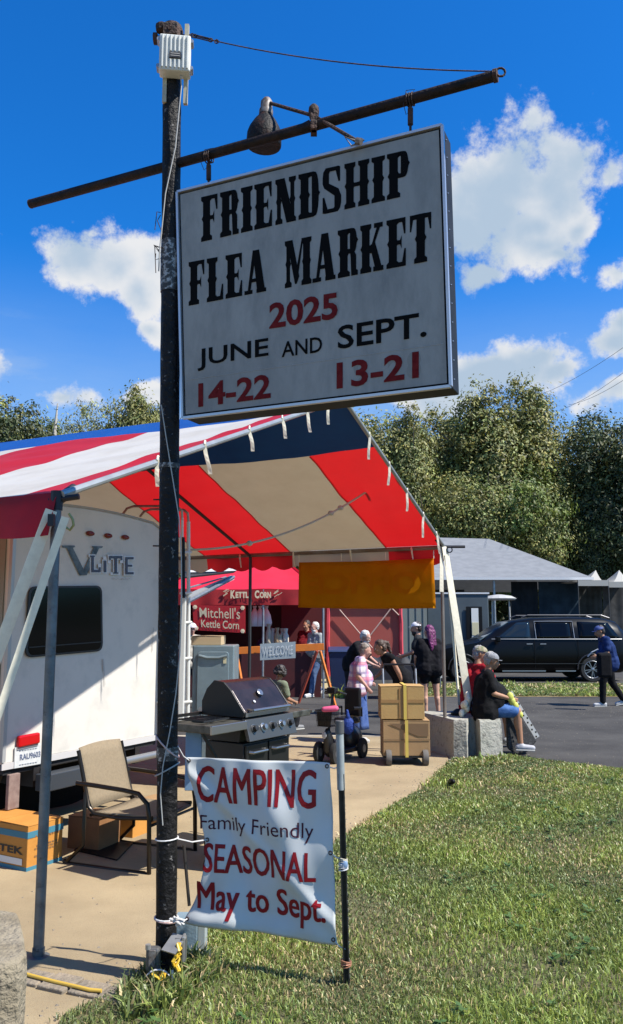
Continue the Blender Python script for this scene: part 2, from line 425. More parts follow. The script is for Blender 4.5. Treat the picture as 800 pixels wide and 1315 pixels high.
# near-right asphalt between the lane and the lawn
gb = [(-30, 1500), (80, 1315), (120, 1293), (170, 1268), (200, 1247), (230, 1226), (262, 1203), (300, 1180), (340, 1153), (380, 1122), (430, 1087), (470, 1062), (510, 1036), (540, 1018), (562, 998), (577, 984)]
gtop = [(577, 984), (600, 978), (660, 975), (700, 979), (750, 986), (800, 992), (860, 1000), (1000, 1018)]
LB = [G(*p) for p in gb]; LT = [G(*p) for p in gtop]
pad = [(-30, 11.9), (-30, -3), (LB[0].x, -3)]+[(p.x, p.y) for p in LB]+[(1.75, 11.0), (1.55, 11.9)]
poly_sheet('concrete_pad', pad, .012, concrete_pad)
poly_sheet('asphalt_apron', [(1.55, 11.41), (1.75, 10.4)]+[(p.x, p.y) for p in LT]+[(60, 7), (60, 11.41)], .008, asphalt)
lawn_poly = [(LB[0].x, -3)]+[(p.x, p.y) for p in LB]+[(p.x, p.y) for p in LT]+[(LT[-1].x+3, LT[-1].y-1.6), (14, 3), (14, -3)]
def in_poly(x, y, poly):
    c = np.zeros(len(x), bool); j = len(poly)-1
    for i in range(len(poly)):
        xi, yi = poly[i]; xj, yj = poly[j]
        t = ((yi > y) != (yj > y)) & (x < (xj-xi)*(y-yi)/((yj-yi) if yj != yi else 1e-9)+xi); c ^= t; j = i
    return c
def lawn_z(x, y): return .03+.012*np.sin(x*1.7+y*.9)+.012*np.sin(y*2.3-x)
soil = mat('lawn_soil', (.10, .095, .04), .95, col2=(.15, .13, .06), nscale=5, ncon=(.35, .7), bump=1, bscale=45)
poly_sheet('lawn', lawn_poly, .026, soil)
# kerbs and verge beyond the lane
poly_sheet('verge', [(2.6, 18.6), (60, 18.2), (60, 21.6), (2.2, 21.8)], .02, mat('verge_soil', (.11, .13, .04), .95, col2=(.25, .22, .09), nscale=3, bump=1, bscale=20))
poly_sheet('verge_edge', [(2.4, 18.3), (60, 17.9), (60, 18.2), (2.4, 18.6)], .012, straw_m)
poly_sheet('footpath', [(-14, 20.4), (1.4, 20.4), (1.8, 24), (-14, 24)], .012, mat('yellowed_path', (.48, .38, .16), .9, col2=(.35, .3, .2), nscale=1.5, bump=.4))
poly_sheet('joint_strip', [(-30, 11.86), (1.58, 11.86), (1.5, 12.02), (-30, 12.02)], .016, mat('pale_concrete', (.45, .4, .3), .9, col2=(.3, .26, .2), nscale=4))

# pavers by the pole at the bottom left
pav_m = mat('paver_stone', (.34, .27, .19), .9, col2=(.2, .17, .13), nscale=14, bump=.6, bscale=50)
root = thing('stone_edging', 'row of weathered flat stones at the bottom left beside the yellow hose', 'edging', (-1.3, 4.0, 0))
a0 = G(25, 1258); a1 = G(172, 1288)
ed = (a1-a0).normalized(); pn = V((-ed.y, ed.x, 0))
for i in range(4):
    L_ = (a1-a0).length/4
    c = a0+ed*(L_*(i+.5))+V((0, 0, .014+.003*(i % 2)))
    M = Matrix.Rotation(math.atan2(ed.y, ed.x)+random.uniform(-.03, .03), 3, 'Z')
    MB().box(c, (L_-.012, .13+.02*(i % 2), .026), M).build('stone', pav_m, root, bevel=.006)

# ================================================================ TREES
def leaf_mesh(name, n, crown, size, m, clump=70, seed=0, cone=False, flat=.6):
    r = np.random.default_rng(seed); nc = max(3, n//clump); pts = []
    rx, ry, rz, zc = crown
    # clump centres: biased towards the crown surface, on a few big lobes
    nl = 11; lobes = r.normal(size=(nl, 3)); lobes /= np.linalg.norm(lobes, axis=1)[:, None]; lobes[:, 2] = lobes[:, 2]*.9
    lc = lobes*np.array([rx*.55, ry*.55, rz*.62]); lr = r.uniform(.32, .55, nl)
    k = r.integers(0, nl, nc); d = r.normal(size=(nc, 3)); d /= np.linalg.norm(d, axis=1)[:, None]
    rad = lr[k]*(r.uniform(.15, 1, nc)**.45)
    c = lc[k]+d*rad[:, None]*np.array([rx, ry, rz*.85])
    if cone:
        t = np.clip((c[:, 2]+rz)/(2*rz), 0, 1); kk = .95 if seed == 6 else .62; c[:, 0] *= (1.12-t*kk); c[:, 1] *= (1.12-t*kk)
    idx = np.repeat(np.arange(nc), clump); N_ = len(idx)
    cs = r.uniform(.10, .42, nc)*min(rx, 3)/3*1.25
    p = c[idx]+r.normal(size=(N_, 3))*cs[idx][:, None]*np.array([1, 1, flat])
    p[:, 2] += zc
    p[:, 2] = np.maximum(p[:, 2], .2)
    rad3 = p-np.array([0, 0, zc]); rad3 /= np.linalg.norm(rad3, axis=1)[:, None]+1e-6
    cl3 = p-c[idx]-np.array([0, 0, zc]); cl3 /= np.linalg.norm(cl3, axis=1)[:, None]+1e-6
    w = rad3*.55+cl3*.75+r.normal(size=(N_, 3))*.38+np.array([0, 0, .25]); w /= np.linalg.norm(w, axis=1)[:, None]
    u = np.cross(w, r.normal(size=(N_, 3))); u /= np.linalg.norm(u, axis=1)[:, None]; v = np.cross(u, w); v /= np.linalg.norm(v, axis=1)[:, None]
    sz = size*r.uniform(.55, 1.35, N_)[:, None]
    q = np.stack([p-u*sz*.9, p-v*sz*.38, p+u*sz*.9, p+v*sz*.38], 1).reshape(-1, 3)
    me = bpy.data.meshes.new(name); me.vertices.add(len(q)); me.vertices.foreach_set('co', q.ravel())
    me.loops.add(N_*4); me.loops.foreach_set('vertex_index', np.arange(N_*4)); me.polygons.add(N_)
    me.polygons.foreach_set('loop_start', np.arange(N_)*4); me.update()
    ca = me.color_attributes.new('leaf', 'FLOAT_COLOR', 'POINT')
    b = np.repeat(r.uniform(.5, 1.5, N_)*np.repeat(r.uniform(.55, 1.45, nc), clump), 4)
    h = np.repeat(np.repeat(r.uniform(0, 1, nc), clump)*.6+r.uniform(0, 1, N_)*.4, 4)
    col = np.stack([b*(.75+.5*h), b, b*(.9-.3*h), np.ones_like(b)], 1)
    ca.data.foreach_set('color', col.ravel().astype(np.float32)); me.materials.append(m); me.validate()
    return me
def leaf_mat(name, col, tr=.25, rough=.42):
    m = bpy.data.materials.new(name); m.use_nodes = True; nt = m.node_tree; N = nt.nodes; L = nt.links
    b = N['Principled BSDF']; b.inputs['Roughness'].default_value = rough; b.inputs['Specular IOR Level'].default_value = .5
    a = N.new('ShaderNodeAttribute'); a.attribute_name = 'leaf'
    mx = N.new('ShaderNodeMix'); mx.data_type = 'RGBA'; mx.blend_type = 'MULTIPLY'; mx.inputs[0].default_value = 1
    L.new(a.outputs['Color'], mx.inputs[6]); mx.inputs[7].default_value = (*col, 1); L.new(mx.outputs[2], b.inputs['Base Color'])
    t = N.new('ShaderNodeBsdfTranslucent'); L.new(mx.outputs[2], t.inputs[0])
    ms = N.new('ShaderNodeMixShader'); ms.inputs[0].default_value = tr; L.new(b.outputs[0], ms.inputs[1]); L.new(t.outputs[0], ms.inputs[2]); L.new(ms.outputs[0], N['Material Output'].inputs[0])
    return m
lm_olive = leaf_mat('olive_leaves', (.185, .187, .062), tr=.2, rough=.6); lm_dark = leaf_mat('dark_leaves', (.058, .074, .028), tr=.18, rough=.6); lm_pale = leaf_mat('pale_leaves', (.19, .19, .07), tr=.2, rough=.6); lm_green = leaf_mat('green_leaves', (.10, .135, .024), tr=.2, rough=.6)
bark = mat('bark', (.11, .09, .065), .9, col2=(.2, .17, .13), nscale=8, bump=.8, bscale=30)
protoC = {}
def crown_mesh(kind):
    if kind in protoC: return protoC[kind]
    a = dict(olive=(38000, (4.2, 4.0, 4.8, 6.6), .12, lm_olive, 1, False), tall=(34000, (3.3, 3.3, 6.4, 7.4), .115, lm_olive, 2, True),
             dark=(34000, (4.0, 4.0, 5.6, 6.8), .12, lm_dark, 3, False), pale=(30000, (3.4, 3.4, 4.4, 6.2), .09, lm_pale, 4, False),
             green=(30000, (3.4, 3.2, 4.0, 5.6), .10, lm_green, 5, False), pine=(18000, (3.0, 3.0, 6.0, 7.4), .14, lm_dark, 6, True))[kind]
    n, crown, size, m, seed, cone = a
    protoC[kind] = leaf_mesh('crown', n, crown, size, m, clump=36, seed=seed, cone=cone); return protoC[kind]
def trunk_mb(h, r, seed):
    rr = random.Random(seed); mb = MB(); pts = [V((0, 0, -.2))]
    for i in range(1, 7): pts.append(V((rr.uniform(-.12, .12)*i*.5, rr.uniform(-.12, .12)*i*.5, h*i/6)))
    mb.tube(pts, [r*(1-.13*i) for i in range(7)], 8)
    for k in range(8):
        i = rr.randint(2, 5); a = rr.uniform(0, 2*PI); L_ = rr.uniform(1.4, 3.0)
        b = pts[i]; e = b+V((math.cos(a)*L_, math.sin(a)*L_, L_*rr.uniform(.5, 1.0)))
        mb.tube([b, b.lerp(e, .5)+V((0, 0, -.15)), e], [r*.35, r*.22, r*.08], 6)
    return mb
def tree(px, Y, top, kind, label, wid=1.0, cat='tree', grp=None):
    """tree standing at depth Y under picture column px whose crown reaches world height top"""
    me = crown_mesh(kind)
    x = P(px, 700, Y).x
    t = thing('broadleaf_tree' if kind != 'pine' else 'conifer_tree', label, cat, (x, Y, 0), random.uniform(0, 6.28), grp or ('trees on the bank right of the pole' if px > 215 else 'trees on the bank left of the pole'))
    zt = max(v.co.z for v in me.vertices) if 'zt' not in me else me['zt']; me['zt'] = zt
    s = top/zt; t.scale = (s*wid, s*wid, s)
    trunk_mb(zt*.82, .22, int(px)).build('trunk', bark, t, smooth=True, local=True)
    c = bpy.data.objects.new('crown', me); COL.objects.link(c); c.parent = t
    return t
def topz(py, Y): return P(400, py, Y).z
TR = [  # px, Y, top pixel, kind, width, label
 (480, 44, 525, 'olive', .8, 'olive leafy tree rising just right of the canopy peak behind the hanging sign corner'),
 (530, 41, 508, 'tall', .7, 'loose olive tree behind the right slope of the striped canopy'),
 (575, 46, 512, 'tall', .95, 'tree left of the tallest right bank tree, standing above the grey marquee roof'),
 (622, 42, 482, 'tall', .9, 'pale olive tree with a pointed top left of the tallest tree of the right bank'),
 (684, 43, 470, 'tall', .8, 'tallest tree of the right bank with a thin spire of leaves above its crown'),
 (655, 37, 580, 'green', .85, 'brighter green bushy tree in front of the tall ones right of centre'),
 (728, 45, 528, 'olive', .8, 'olive tree in the gap between the tallest tree and the dark right edge trees'),
 (700, 36, 610, 'olive', .8, 'low olive tree directly above the marquee ridge end'),
 (600, 36, 600, 'olive', .85, 'lower bushy tree crowding the marquee roof beside the canopy edge'),
 (545, 36, 600, 'green', .8, 'low green tree half hidden behind the striped canopy edge and the marquee'),
 (778, 42, 518, 'dark', .85, 'dark tree near the right edge with a ragged crown'),
 (822, 38, 540, 'dark', .95, 'darkest tree at the right edge of the photo'),
 (765, 36, 640, 'dark', .7, 'short dark tree above the white peaked tents'),
 (430, 45, 525, 'olive', .85, 'tree hidden mostly behind the market sign and canopy peak'),
 (8, 42, 503, 'dark', .8, 'dark spreading tree at the left edge of the photo'),
 (52, 50, 536, 'dark', .6, 'low dark tree behind the bleached snag'),
 (82, 46, 530, 'green', .55, 'small green tree between the snag and the pale tree on the left'),
 (112, 42, 506, 'pale', .62, 'pale yellow green tree above the blue ridge of the canopy'),
 (146, 43, 500, 'olive', .6, 'grey green tree left of the pointed one'),
 (176, 42, 484, 'tall', .62, 'tallest left hand tree with a narrow dark pointed crown left of the pole'),
 (206, 45, 512, 'dark', .6, 'dark tree whose crown meets the black sign pole'),
 (260, 48, 530, 'olive', .8, 'tree standing behind the big sign, right of the pole'),
 (330, 48, 530, 'olive', .8, 'tree behind the lower middle of the big sign'),
 (-40, 44, 500, 'olive', .9, 'tree beyond the left edge of the photo'),
 (870, 42, 520, 'olive', .9, 'tree beyond the right edge of the photo'),
]
for px, Y, tp, kind, wid, lab in TR:
    if px > 400: Y = max(Y, 40)+8
    tree(px, Y, topz(tp, Y), kind, lab, wid)
# bleached dead trunk
sn = thing('dead_tree', 'bleached bare dead trunk standing among the left trees', 'tree', (P(65, 700, 44).x, 44, 0))
MB().tube([(0, 0, -.2), (.1, 0, 6), (-.05, 0, topz(555, 44)), (.05, 0, topz(518, 44))], [.2, .16, .11, .03], 8).tube([(0, 0, 10.6), (.7, 0, 11.4)], [.05, .015], 6).tube([(0, 0, 10), (-.5, 0, 11)], [.05, .015], 6).build('trunk', mat('bleached_wood', (.5, .46, .4), .9, bump=.4), sn, local=True)
# the wooded slope behind, which reads as one mass
def woods():
    r = np.random.default_rng(11); n = 60000
    x = r.uniform(-48, 60, n); base = 12.5+1.2*np.sin(x*.35)+.8*np.sin(x*.9+1)
    z = base*r.uniform(0, 1, n)**.8; y = 60+r.uniform(0, 8, n)+r.normal(size=n)
    p = np.stack([x, y, z], 1); u = r.normal(size=(n, 3)); u /= np.linalg.norm(u, axis=1)[:, None]; v = np.cross(u, r.normal(size=(n, 3))); v /= np.linalg.norm(v, axis=1)[:, None]
    s = r.uniform(.25, .55, n)[:, None]
    q = np.stack([p-u*s, p-v*s*.6, p+u*s, p+v*s*.6], 1).reshape(-1, 3)
    me = bpy.data.meshes.new('woods'); me.vertices.add(len(q)); me.vertices.foreach_set('co', q.ravel()); me.loops.add(n*4); me.loops.foreach_set('vertex_index', np.arange(n*4)); me.polygons.add(n); me.polygons.foreach_set('loop_start', np.arange(n)*4); me.update()
    ca = me.color_attributes.new('leaf', 'FLOAT_COLOR', 'POINT'); b = np.repeat(r.uniform(.6, 1.5, n), 4); ca.data.foreach_set('color', np.stack([b, b, b, b*0+1], 1).ravel().astype(np.float32))
    me.materials.append(lm_dark); o = bpy.data.objects.new('woods', me); COL.objects.link(o); o['kind'] = 'stuff'; o['label'] = 'dark wooded slope filling the gaps behind the trees'; o['category'] = 'woods'
woods()
hill = MB(); hill.grid(lambda u, v: V((-300+600*u, 71+v*160, -1+(10.5+1.2*math.sin(u*37)+9*v)*(min(1, v*12)))), 60, 14)
struct('hillside', hill, mat('hill_green', (.03, .045, .018), .95, col2=(.06, .075, .03), nscale=.25, bump=1, bscale=2))

# ================================================================ BACKGROUND STRUCTURES
white_cloth = mat('marquee_fabric', (.27, .28, .295), .8, spec=.2, col2=(.22, .23, .245), nscale=3, bump=.35, bscale=6, trans=.1)
mq = thing('marquee', 'large pale grey marquee roof behind the black van', 'tent', (6, 36, 0))
Yf = 32; e0 = P(500, 742, Yf); e1 = P(762, 746, Yf); r0 = P(480, 686, 38); r1 = P(628, 692, 38); b1 = V((e1.x+.4, 44, e1.z)); b0 = V((e0.x, 44, e0.z)); e0.x -= 3; r0.x -= 3; b0.x -= 3
e1.z = e0.z
mq_roof = MB()
def tri_grid(a, b, c, d, n=10):
    return lambda u, v: (V(a).lerp(V(b), u)).lerp(V(d).lerp(V(c), u), v)+V((0, 0, -.12*math.sin(PI*v)*math.sin(PI*u)))
mq_roof.grid(tri_grid(e0, e1, r1, r0), 16, 10).grid(tri_grid(e1, b1, r1+V((0, .01, 0)), r1), 8, 8).grid(tri_grid(b0, b1, r1, r0), 10, 6)
mq_roof.build('roof', white_cloth, mq, smooth=True, ang=0)
MB().bar(e0+V((0, -.03, -.03)), e1+V((0, -.03, -.03)), .05, .1).build('eave_trim', mat('white_trim', (.7, .7, .7), .6), mq)
for px in (506, 634):
    p = P(px, 744, Yf+.15); MB().tube([(p.x, p.y, 0), (p.x, p.y, e0.z)], .05, 8).build('tent_pole', mat('galv', (.42, .44, .46), .45, .7, col2=(.3, .31, .33), nscale=12), mq)
dkwall = mat('dark_tarp', (.018, .022, .028), .6, col2=(.035, .042, .05), nscale=1.2, bump=.3, bscale=3)
xw = P(656, 745, 33.2).x
for a, b, col in ((656, 690, (.016, .02, .026)), (691, 742, (.02, .034, .05)), (743, 772, (.035, .036, .035)), (773, 830, (.045, .045, .045))):
    A = P(a, 746, 33.4); B_ = P(b, 746, 33.4)
    MB().grid(lambda u, v, A=A, B_=B_: V((A.x+(B_.x-A.x)*u, 33.4+.015*math.sin(u*26), .02+v*(e0.z-.1))), 30, 4).build('side_panel', mat('tarp_%d' % a, col, .85, spec=.08, col2=tuple(c*1.8 for c in col), nscale=2, bump=.4, bscale=4), mq, smooth=True)
MB().box((e0.x/2+xw/2, 43.4, e0.z/2), (xw-e0.x, .06, e0.z)).build('back_panel', dkwall, mq)
# small white peaked tents on the right
def peaked(px0, px1, peak_px, peak_py, eave_py, Y, label):
    a = P(px0, eave_py, Y); b = P(px1, eave_py, Y); pk = P(peak_px, peak_py, Y+1.5); w = b.x-a.x
    t = thing('peaked_tent', label, 'tent', (a.x/2+b.x/2, Y+1.5, 0))
    z = a.z; cs = [V((a.x, Y, z)), V((b.x, Y, z)), V((b.x, Y+3, z)), V((a.x, Y+3, z))]; mb = MB()
    for i in range(4):
        p, q = cs[i], cs[(i+1) % 4]
        mb.grid(lambda u, v, p=p, q=q: p.lerp(q, u).lerp(pk, v)-V((0, 0, .22*math.sin(PI*v))), 4, 6)
    mb.build('canopy', mat('white_tent', (.50, .48, .43), .7, trans=.15), t, smooth=True, ang=0)
    MB().box((a.x/2+b.x/2, Y-.01, z-.11), (w, .02, .22)).build('valance', mat('white_tent', (.50, .48, .43)), t)
    for c in cs: MB().tube([(c.x, c.y, 0), (c.x, c.y, z)], .02, 6).build('leg', mat('dark_leg', (.05, .05, .05), .6), t)
peaked(742, 781, 765, 732, 745, 31.2, 'white peaked tent nearest the marquee at the right, left of its twin')
peaked(781, 824, 795, 732, 747, 31.4, 'white peaked tent cut off by the right edge of the photo')

# grey box trailer behind the tent leg
slate = mat('slate_panel', (.10, .125, .14), .6, 0, spec=.2, col2=(.075, .095, .11), nscale=1.2, bump=.1)
gt = thing('box_trailer', 'slate grey box trailer behind the tent leg and the left end of the black van', 'trailer', (P(572, 800, 26).x, 27, 0))
a = P(548, 763, 26); b = P(627, 766, 26); zt = a.z
MB().box(((a.x+b.x)/2, 27.2, .45+(zt-.45)/2), (b.x-a.x, 2.4, zt-.45)).build('body', slate, gt, bevel=.03)
MB().box(((a.x+b.x)/2, 27.2, zt+.03), (b.x-a.x+.06, 2.46, .05)).build('roof_edge', mat('white_trim'), gt)
for x in (a.x+.6, b.x-.6):
    MB().lathe([(.1, -.1), (.33, -.1), (.34, 0), (.33, .1), (.1, .1)], 18, Matrix.Translation((x, 26.1, .34))@Matrix.Rotation(PI/2, 4, 'X')).build('wheel', mat('tyre', (.02, .02, .02), .8), gt)
a = P(603, 781, 25.95); b = P(613, 820, 25.95)
MB().box(((a.x+b.x)/2+.03, 25.96, (a.z+b.z)/2), (b.x-a.x+.28, .02, a.z-b.z+.1)).build('sign_frame', mat('black_paint', (.007, .007, .008), .5, spec=.2), gt)
MB().box(((a.x+b.x)/2+.05, 25.94, (a.z+b.z)/2), (b.x-a.x, .012, a.z-b.z)).box(((a.x+b.x)/2+.05, 25.93, b.z+.3), (.2, .01, .4), None, 1).build('notice', [mat('paper', (.78, .78, .74), .8), mat('pale_yellow', (.7, .64, .4), .8)], gt)
gw = thing('shed', 'pale greenish grey shed wall between the red netting and the tent leg', 'shed', (P(532, 800, 24.6).x, 25.5, 0))
a = P(512, 775, 24.8); b = P(548, 775, 24.8)
MB().box(((a.x+b.x)/2, 25.8, 1.2), (b.x-a.x, 2, 2.4)).build('wall', mat('greenish_wall', (.20, .22, .19), .7, col2=(.2, .22, .2), nscale=2), gw)
for k in range(4): MB().box((a.x+(b.x-a.x)*(k+.5)/4, 24.79, 1.2), (.02, .02, 2.3)).build('batten', mat('grey_batten', (.2, .22, .22), .7), gw)
# white carriage-like canopy cart
cc = P(642, 800, 28.5); wc = thing('canopy_cart', 'small white canopied cart with scroll railings behind the van windscreen', 'cart', (cc.x, 28.5, 0)); wp = mat('white_paint', (.45, .44, .42), .6)
zz = P(642, 768, 28.5).z
MB().lathe([(.55, -.07), (.6, -.02), (.42, .07), (.1, .12)], 14, Matrix.Translation((cc.x, 28.5, zz))).build('canopy', wp, wc)
for dx in (-.32, .32): MB().tube([(cc.x+dx, 28.3, .5), (cc.x+dx*.9, 28.3, zz)], .03, 8).build('post', wp, wc)
sc_ = MB()
for i in range(5):
    for j in range(3):
        c = V((cc.x-.4+i*.2, 28.2, .75+j*.22)); sc_.tube([c+V((math.cos(q)*.08, 0, math.sin(q)*.08)) for q in [k*PI/4 for k in range(9)]], .014, 5, caps=False)
sc_.bar((cc.x-.55, 28.2, 1.4), (cc.x+.55, 28.2, 1.4), .03, .03).bar((cc.x-.55, 28.2, .62), (cc.x+.55, 28.2, .62), .03, .03).build('railing', wp, wc)
MB().box((cc.x, 28.5, .45), (1.1, .6, .1)).build('deck', wp, wc)
for dx in (-.4, .4): MB().lathe([(.05, -.03), (.3, -.03), (.3, .03), (.05, .03)], 16, Matrix.Translation((cc.x+dx, 28.15, .3))@Matrix.Rotation(PI/2, 4, 'X')).build('wheel', mat('tyre'), wc)

# ================================================================ BLACK MINIVAN
def minivan():
    x0 = P(549, 850, 23).x; x1 = x0+5.75; w = .98; Yc = 23.9
    t = thing('minivan', 'black minivan parked broadside on the far verge behind the walking man', 'minivan', ((x0+x1)/2, Yc, 0))
    paint = mat('black_car_paint', (.003, .003, .004), .3, coat=0, spec=.22); glass = mat('tinted_glass', (.003, .003, .004), .08, spec=.25); chrome = mat('brushed_chrome', (.34, .35, .36), .35, .8); tyre = mat('tyre')
    gl2 = mat('front_glass', (.010, .02, .035), .08, spec=.3)
    # stations s(0..1): lower z, belt z, roof z, half width belt, half width roof
    st = [(0, .42, .62, .64, .62, .55), (.03, .27, .78, .80, .80, .66), (.1, .24, .92, .95, .93, .75), (.22, .24, 1.05, 1.08, .98, .80), (.275, .24, 1.10, 1.17, .98, .80), (.34, .24, 1.12, 1.45, .98, .76), (.42, .24, 1.13, 1.66, .98, .74), (.52, .24, 1.14, 1.75, .98, .74), (.7, .24, 1.15, 1.77, .98, .74), (.86, .24, 1.16, 1.75, .97, .73), (.93, .25, 1.16, 1.66, .95, .70), (.975, .32, 1.14, 1.38, .90, .66), (1, .42, .95, 1.0, .82, .62)]
    rings = []
    for s, zl, zb, zr, wb, wr in st:
        x = x0+(x1-x0)*s; h = [(wb*.86, zl), (wb*.97, zl+.12), (wb, zl+(zb-zl)*.55), (wb*.97, zb), ((wb+wr)/2*.985, (zb+zr)/2), (wr, zr-.05), (wr*.8, zr), (0, zr+.02)]
        rings.append([V((x, Yc-a, b)) for a, b in h]+[V((x, Yc+a, b)) for a, b in reversed(h[:-1])])
    n = len(rings[0]); vs = [v for r in rings for v in r]
    fs = [(i*n+j, i*n+(j+1) % n, (i+1)*n+(j+1) % n, (i+1)*n+j) for i in range(len(rings)-1) for j in range(n)]+[tuple(range(n)), tuple((len(rings)-1)*n+j for j in range(n))]
    MB().add(vs, fs).build('body', paint, t, smooth=True, ang=50)
    def side(x, z):  # outer surface y of the greenhouse
        s = (x-x0)/(x1-x0)
        for i in range(len(st)-1):
            if st[i][0] <= s <= st[i+1][0]:
                k = (s-st[i][0])/(st[i+1][0]-st[i][0]); q = [st[i][m]*(1-k)+st[i+1][m]*k for m in range(6)]; break
        zl, zb, zr, wb, wr = q[1:]
        lv = [(zb, wb*.97), ((zb+zr)/2, (wb+wr)/2*.985), (zr-.05, wr)]
        if z <= lv[0][0]: return Yc-wb
        for (za, wa), (zc, wc_) in zip(lv, lv[1:]):
            if za <= z <= zc: return Yc-(wa+(wc_-wa)*(z-za)/(zc-za))
        return Yc-wr
    def pane(name, pts, m, out=.012):
        mb = MB(); k = len(pts); f = lambda u, v: V(pts[0]).lerp(V(pts[1]), u).lerp(V(pts[3]).lerp(V(pts[2]), u), v)
        def g(u, v):
            p = f(u, v); return V((p.x, side(p.x, p.z)-out, p.z))
        mb.grid(g, 6, 6); return mb.build(name, m, t, smooth=True, solid=.008)
    X = lambda s: x0+(x1-x0)*s
    wz = lambda a, b, c, d: [(X(a), 0, b), (X(c), 0, d)]
    pane('side_window', [(X(.335), 0, 1.18), (X(.50), 0, 1.18), (X(.50), 0, 1.64), (X(.44), 0, 1.62)], gl2)
    pane('side_window', [(X(.53), 0, 1.18), (X(.70), 0, 1.19), (X(.70), 0, 1.65), (X(.53), 0, 1.65)], glass)
    pane('side_window', [(X(.735), 0, 1.20), (X(.93), 0, 1.21), (X(.885), 0, 1.62), (X(.735), 0, 1.65)], glass)
    # chrome: window surround, sill, sliding door frame
    for z, a, b in ((1.165, .31, .94), ):
        pts = [V((X(a+(b-a)*i/12), side(X(a+(b-a)*i/12), z)-.018, z)) for i in range(13)]; MB().tube(pts, .013, 6).build('belt_trim', chrome, t, smooth=True)
    MB().tube([V((X(q), side(X(q), zz_)-.016, zz_)) for q, zz_ in ((.525, 1.17), (.525, 1.4), (.525, 1.655), (.6, 1.66), (.71, 1.655), (.71, 1.4), (.71, 1.19))], .011, 6).build('window_trim', chrome, t)
    MB().box((X(.46), Yc-.975, .30), (1.2, .03, .035)).build('sill_trim', chrome, t); MB().box((X(.66), Yc-.975, .30), (.55, .03, .035)).build('sill_trim', chrome, t)
    MB().box((X(.55), Yc-.99, .50), (2.3, .02, .02)).build('body_crease', mat('black_gloss_trim', (.03, .03, .032), .2), t)
    for q in (.515, .725):
        MB().box((X(q), Yc-.985, .75), (.008, .01, .8)).build('door_gap', mat('black_paint'), t)
    for q in (.49, .555): MB().box((X(q), Yc-.995, 1.03), (.17, .03, .03)).build('door_handle', chrome, t, bevel=.008)
    for z in (1.78,):
        for sg in (-1, 1): MB().tube([(X(.47), Yc+sg*.66, z-.02), (X(.5), Yc+sg*.66, z+.05), (X(.86), Yc+sg*.66, z+.05), (X(.9), Yc+sg*.66, z-.03)], .018, 6).build('roof_rail', mat('rail_grey', (.10, .10, .11), .4, .6), t)
    wsx = [(X(.235), 1.085), (X(.415), 1.665)]
    MB().add([(X(.26), Yc-.72, 1.13), (X(.26), Yc+.72, 1.13), (X(.405), Yc+.62, 1.64), (X(.405), Yc-.62, 1.64)], [(0, 1, 2, 3)]).build('windscreen', mat('windscreen_glass', (.10, .13, .15), .08, spec=.9), t, solid=.02)
    MB().box((X(.335), Yc-1.08, 1.17), (.12, .2, .15)).build('wing_mirror', paint, t, bevel=.03)
    MB().box((X(.035), Yc-.62, .74), (.25, .34, .14)).build('headlight', mat('lamp_glass', (.5, .52, .55), .1), t, bevel=.03)
    MB().box((X(.985), Yc-.78, 1.0), (.1, .18, .4)).build('tail_light', mat('red_lens', (.35, .01, .01), .15), t, bevel=.02)
    for q in (.17, .79):
        for sg in (-1, 1):
            M = Matrix.Translation((X(q), Yc+sg*.86, .34))@Matrix.Rotation(-sg*PI/2, 4, 'X')
            wh = MB().lathe([(.22, -.1), (.33, -.1), (.34, -.06), (.34, .1), (.32, .13), (.245, .13), (.235, .06)], 28, M).build('wheel', tyre, t, smooth=True)
            rim = MB()
            R_ = [(M@V((math.cos(a)*.235, math.sin(a)*.235, .12))) for a in [2*PI*k/24 for k in range(25)]]
            rim.tube(R_, .012, 6, caps=False)
            for k in range(10):
                a = 2*PI*k/10+(.12 if k % 2 else -.12); rim.bar(M@V((.04*math.cos(a), .04*math.sin(a), .11)), M@V((.23*math.cos(a), .23*math.sin(a), .12)), .022, .02)
            rim.lathe([(.0, .09), (.05, .09), (.05, .125), (.01, .135)], 12, M).build('rim', chrome, wh)
            MB().lathe([(.01, -.02), (.23, -.02), (.23, .03), (.01, .03)], 20, M).build('hub_shadow_plate', mat('black_paint'), wh)
            if sg < 0:
                arc = [V((X(q)+.42*math.cos(a), Yc-.985, .34+.42*math.sin(a))) for a in [PI*k/12 for k in range(13)]]
                MB().tube(arc, .02, 6).build('wheel_arch', mat('black_gloss_trim'), t)
minivan()
# ================================================================ MAIN POLE + SIGN
A_ = V((.915, -.402, 0)).normalized(); NS = V((-A_.y, A_.x, 0))*-1   # sign direction, face normal (towards camera)
if NS.y > 0: NS = -NS
pole_m = mat('tarred_pipe', (.005, .0045, .0045), .6, 0, spec=.22, col2=(.016, .014, .013), nscale=9, bump=.7, bscale=45, grime=((.33, .31, .29), 34, .60, .70), detail=9)
rust = mat('rusty_iron', (.016, .011, .009), .8, .1, col2=(.08, .032, .018), nscale=18, bump=.6, bscale=70)
black = mat('black_paint'); white_pl = mat('white_plastic', (.72, .72, .66), .45, col2=(.6, .6, .54), nscale=8)
rope_m = mat('cream_rope', (.62, .57, .45), .9, bump=.5, bscale=200)
PB = V((-.655, 3.93, 0)); PT = V((-.735, 3.93, 4.77))
def on_pole(z): return PB.lerp(PT, z/4.77)
sp = thing('sign_pole', 'tall black tarred pipe pole carrying the market sign', 'pole', PB)
mb = MB(); N_ = 60; pts = [on_pole(-.1+4.82*i/N_) for i in range(N_+1)]
mb.tube(pts, [.048+random.uniform(-.0012, .0012) for _ in pts], 20).build('pipe', pole_m, sp, smooth=True)
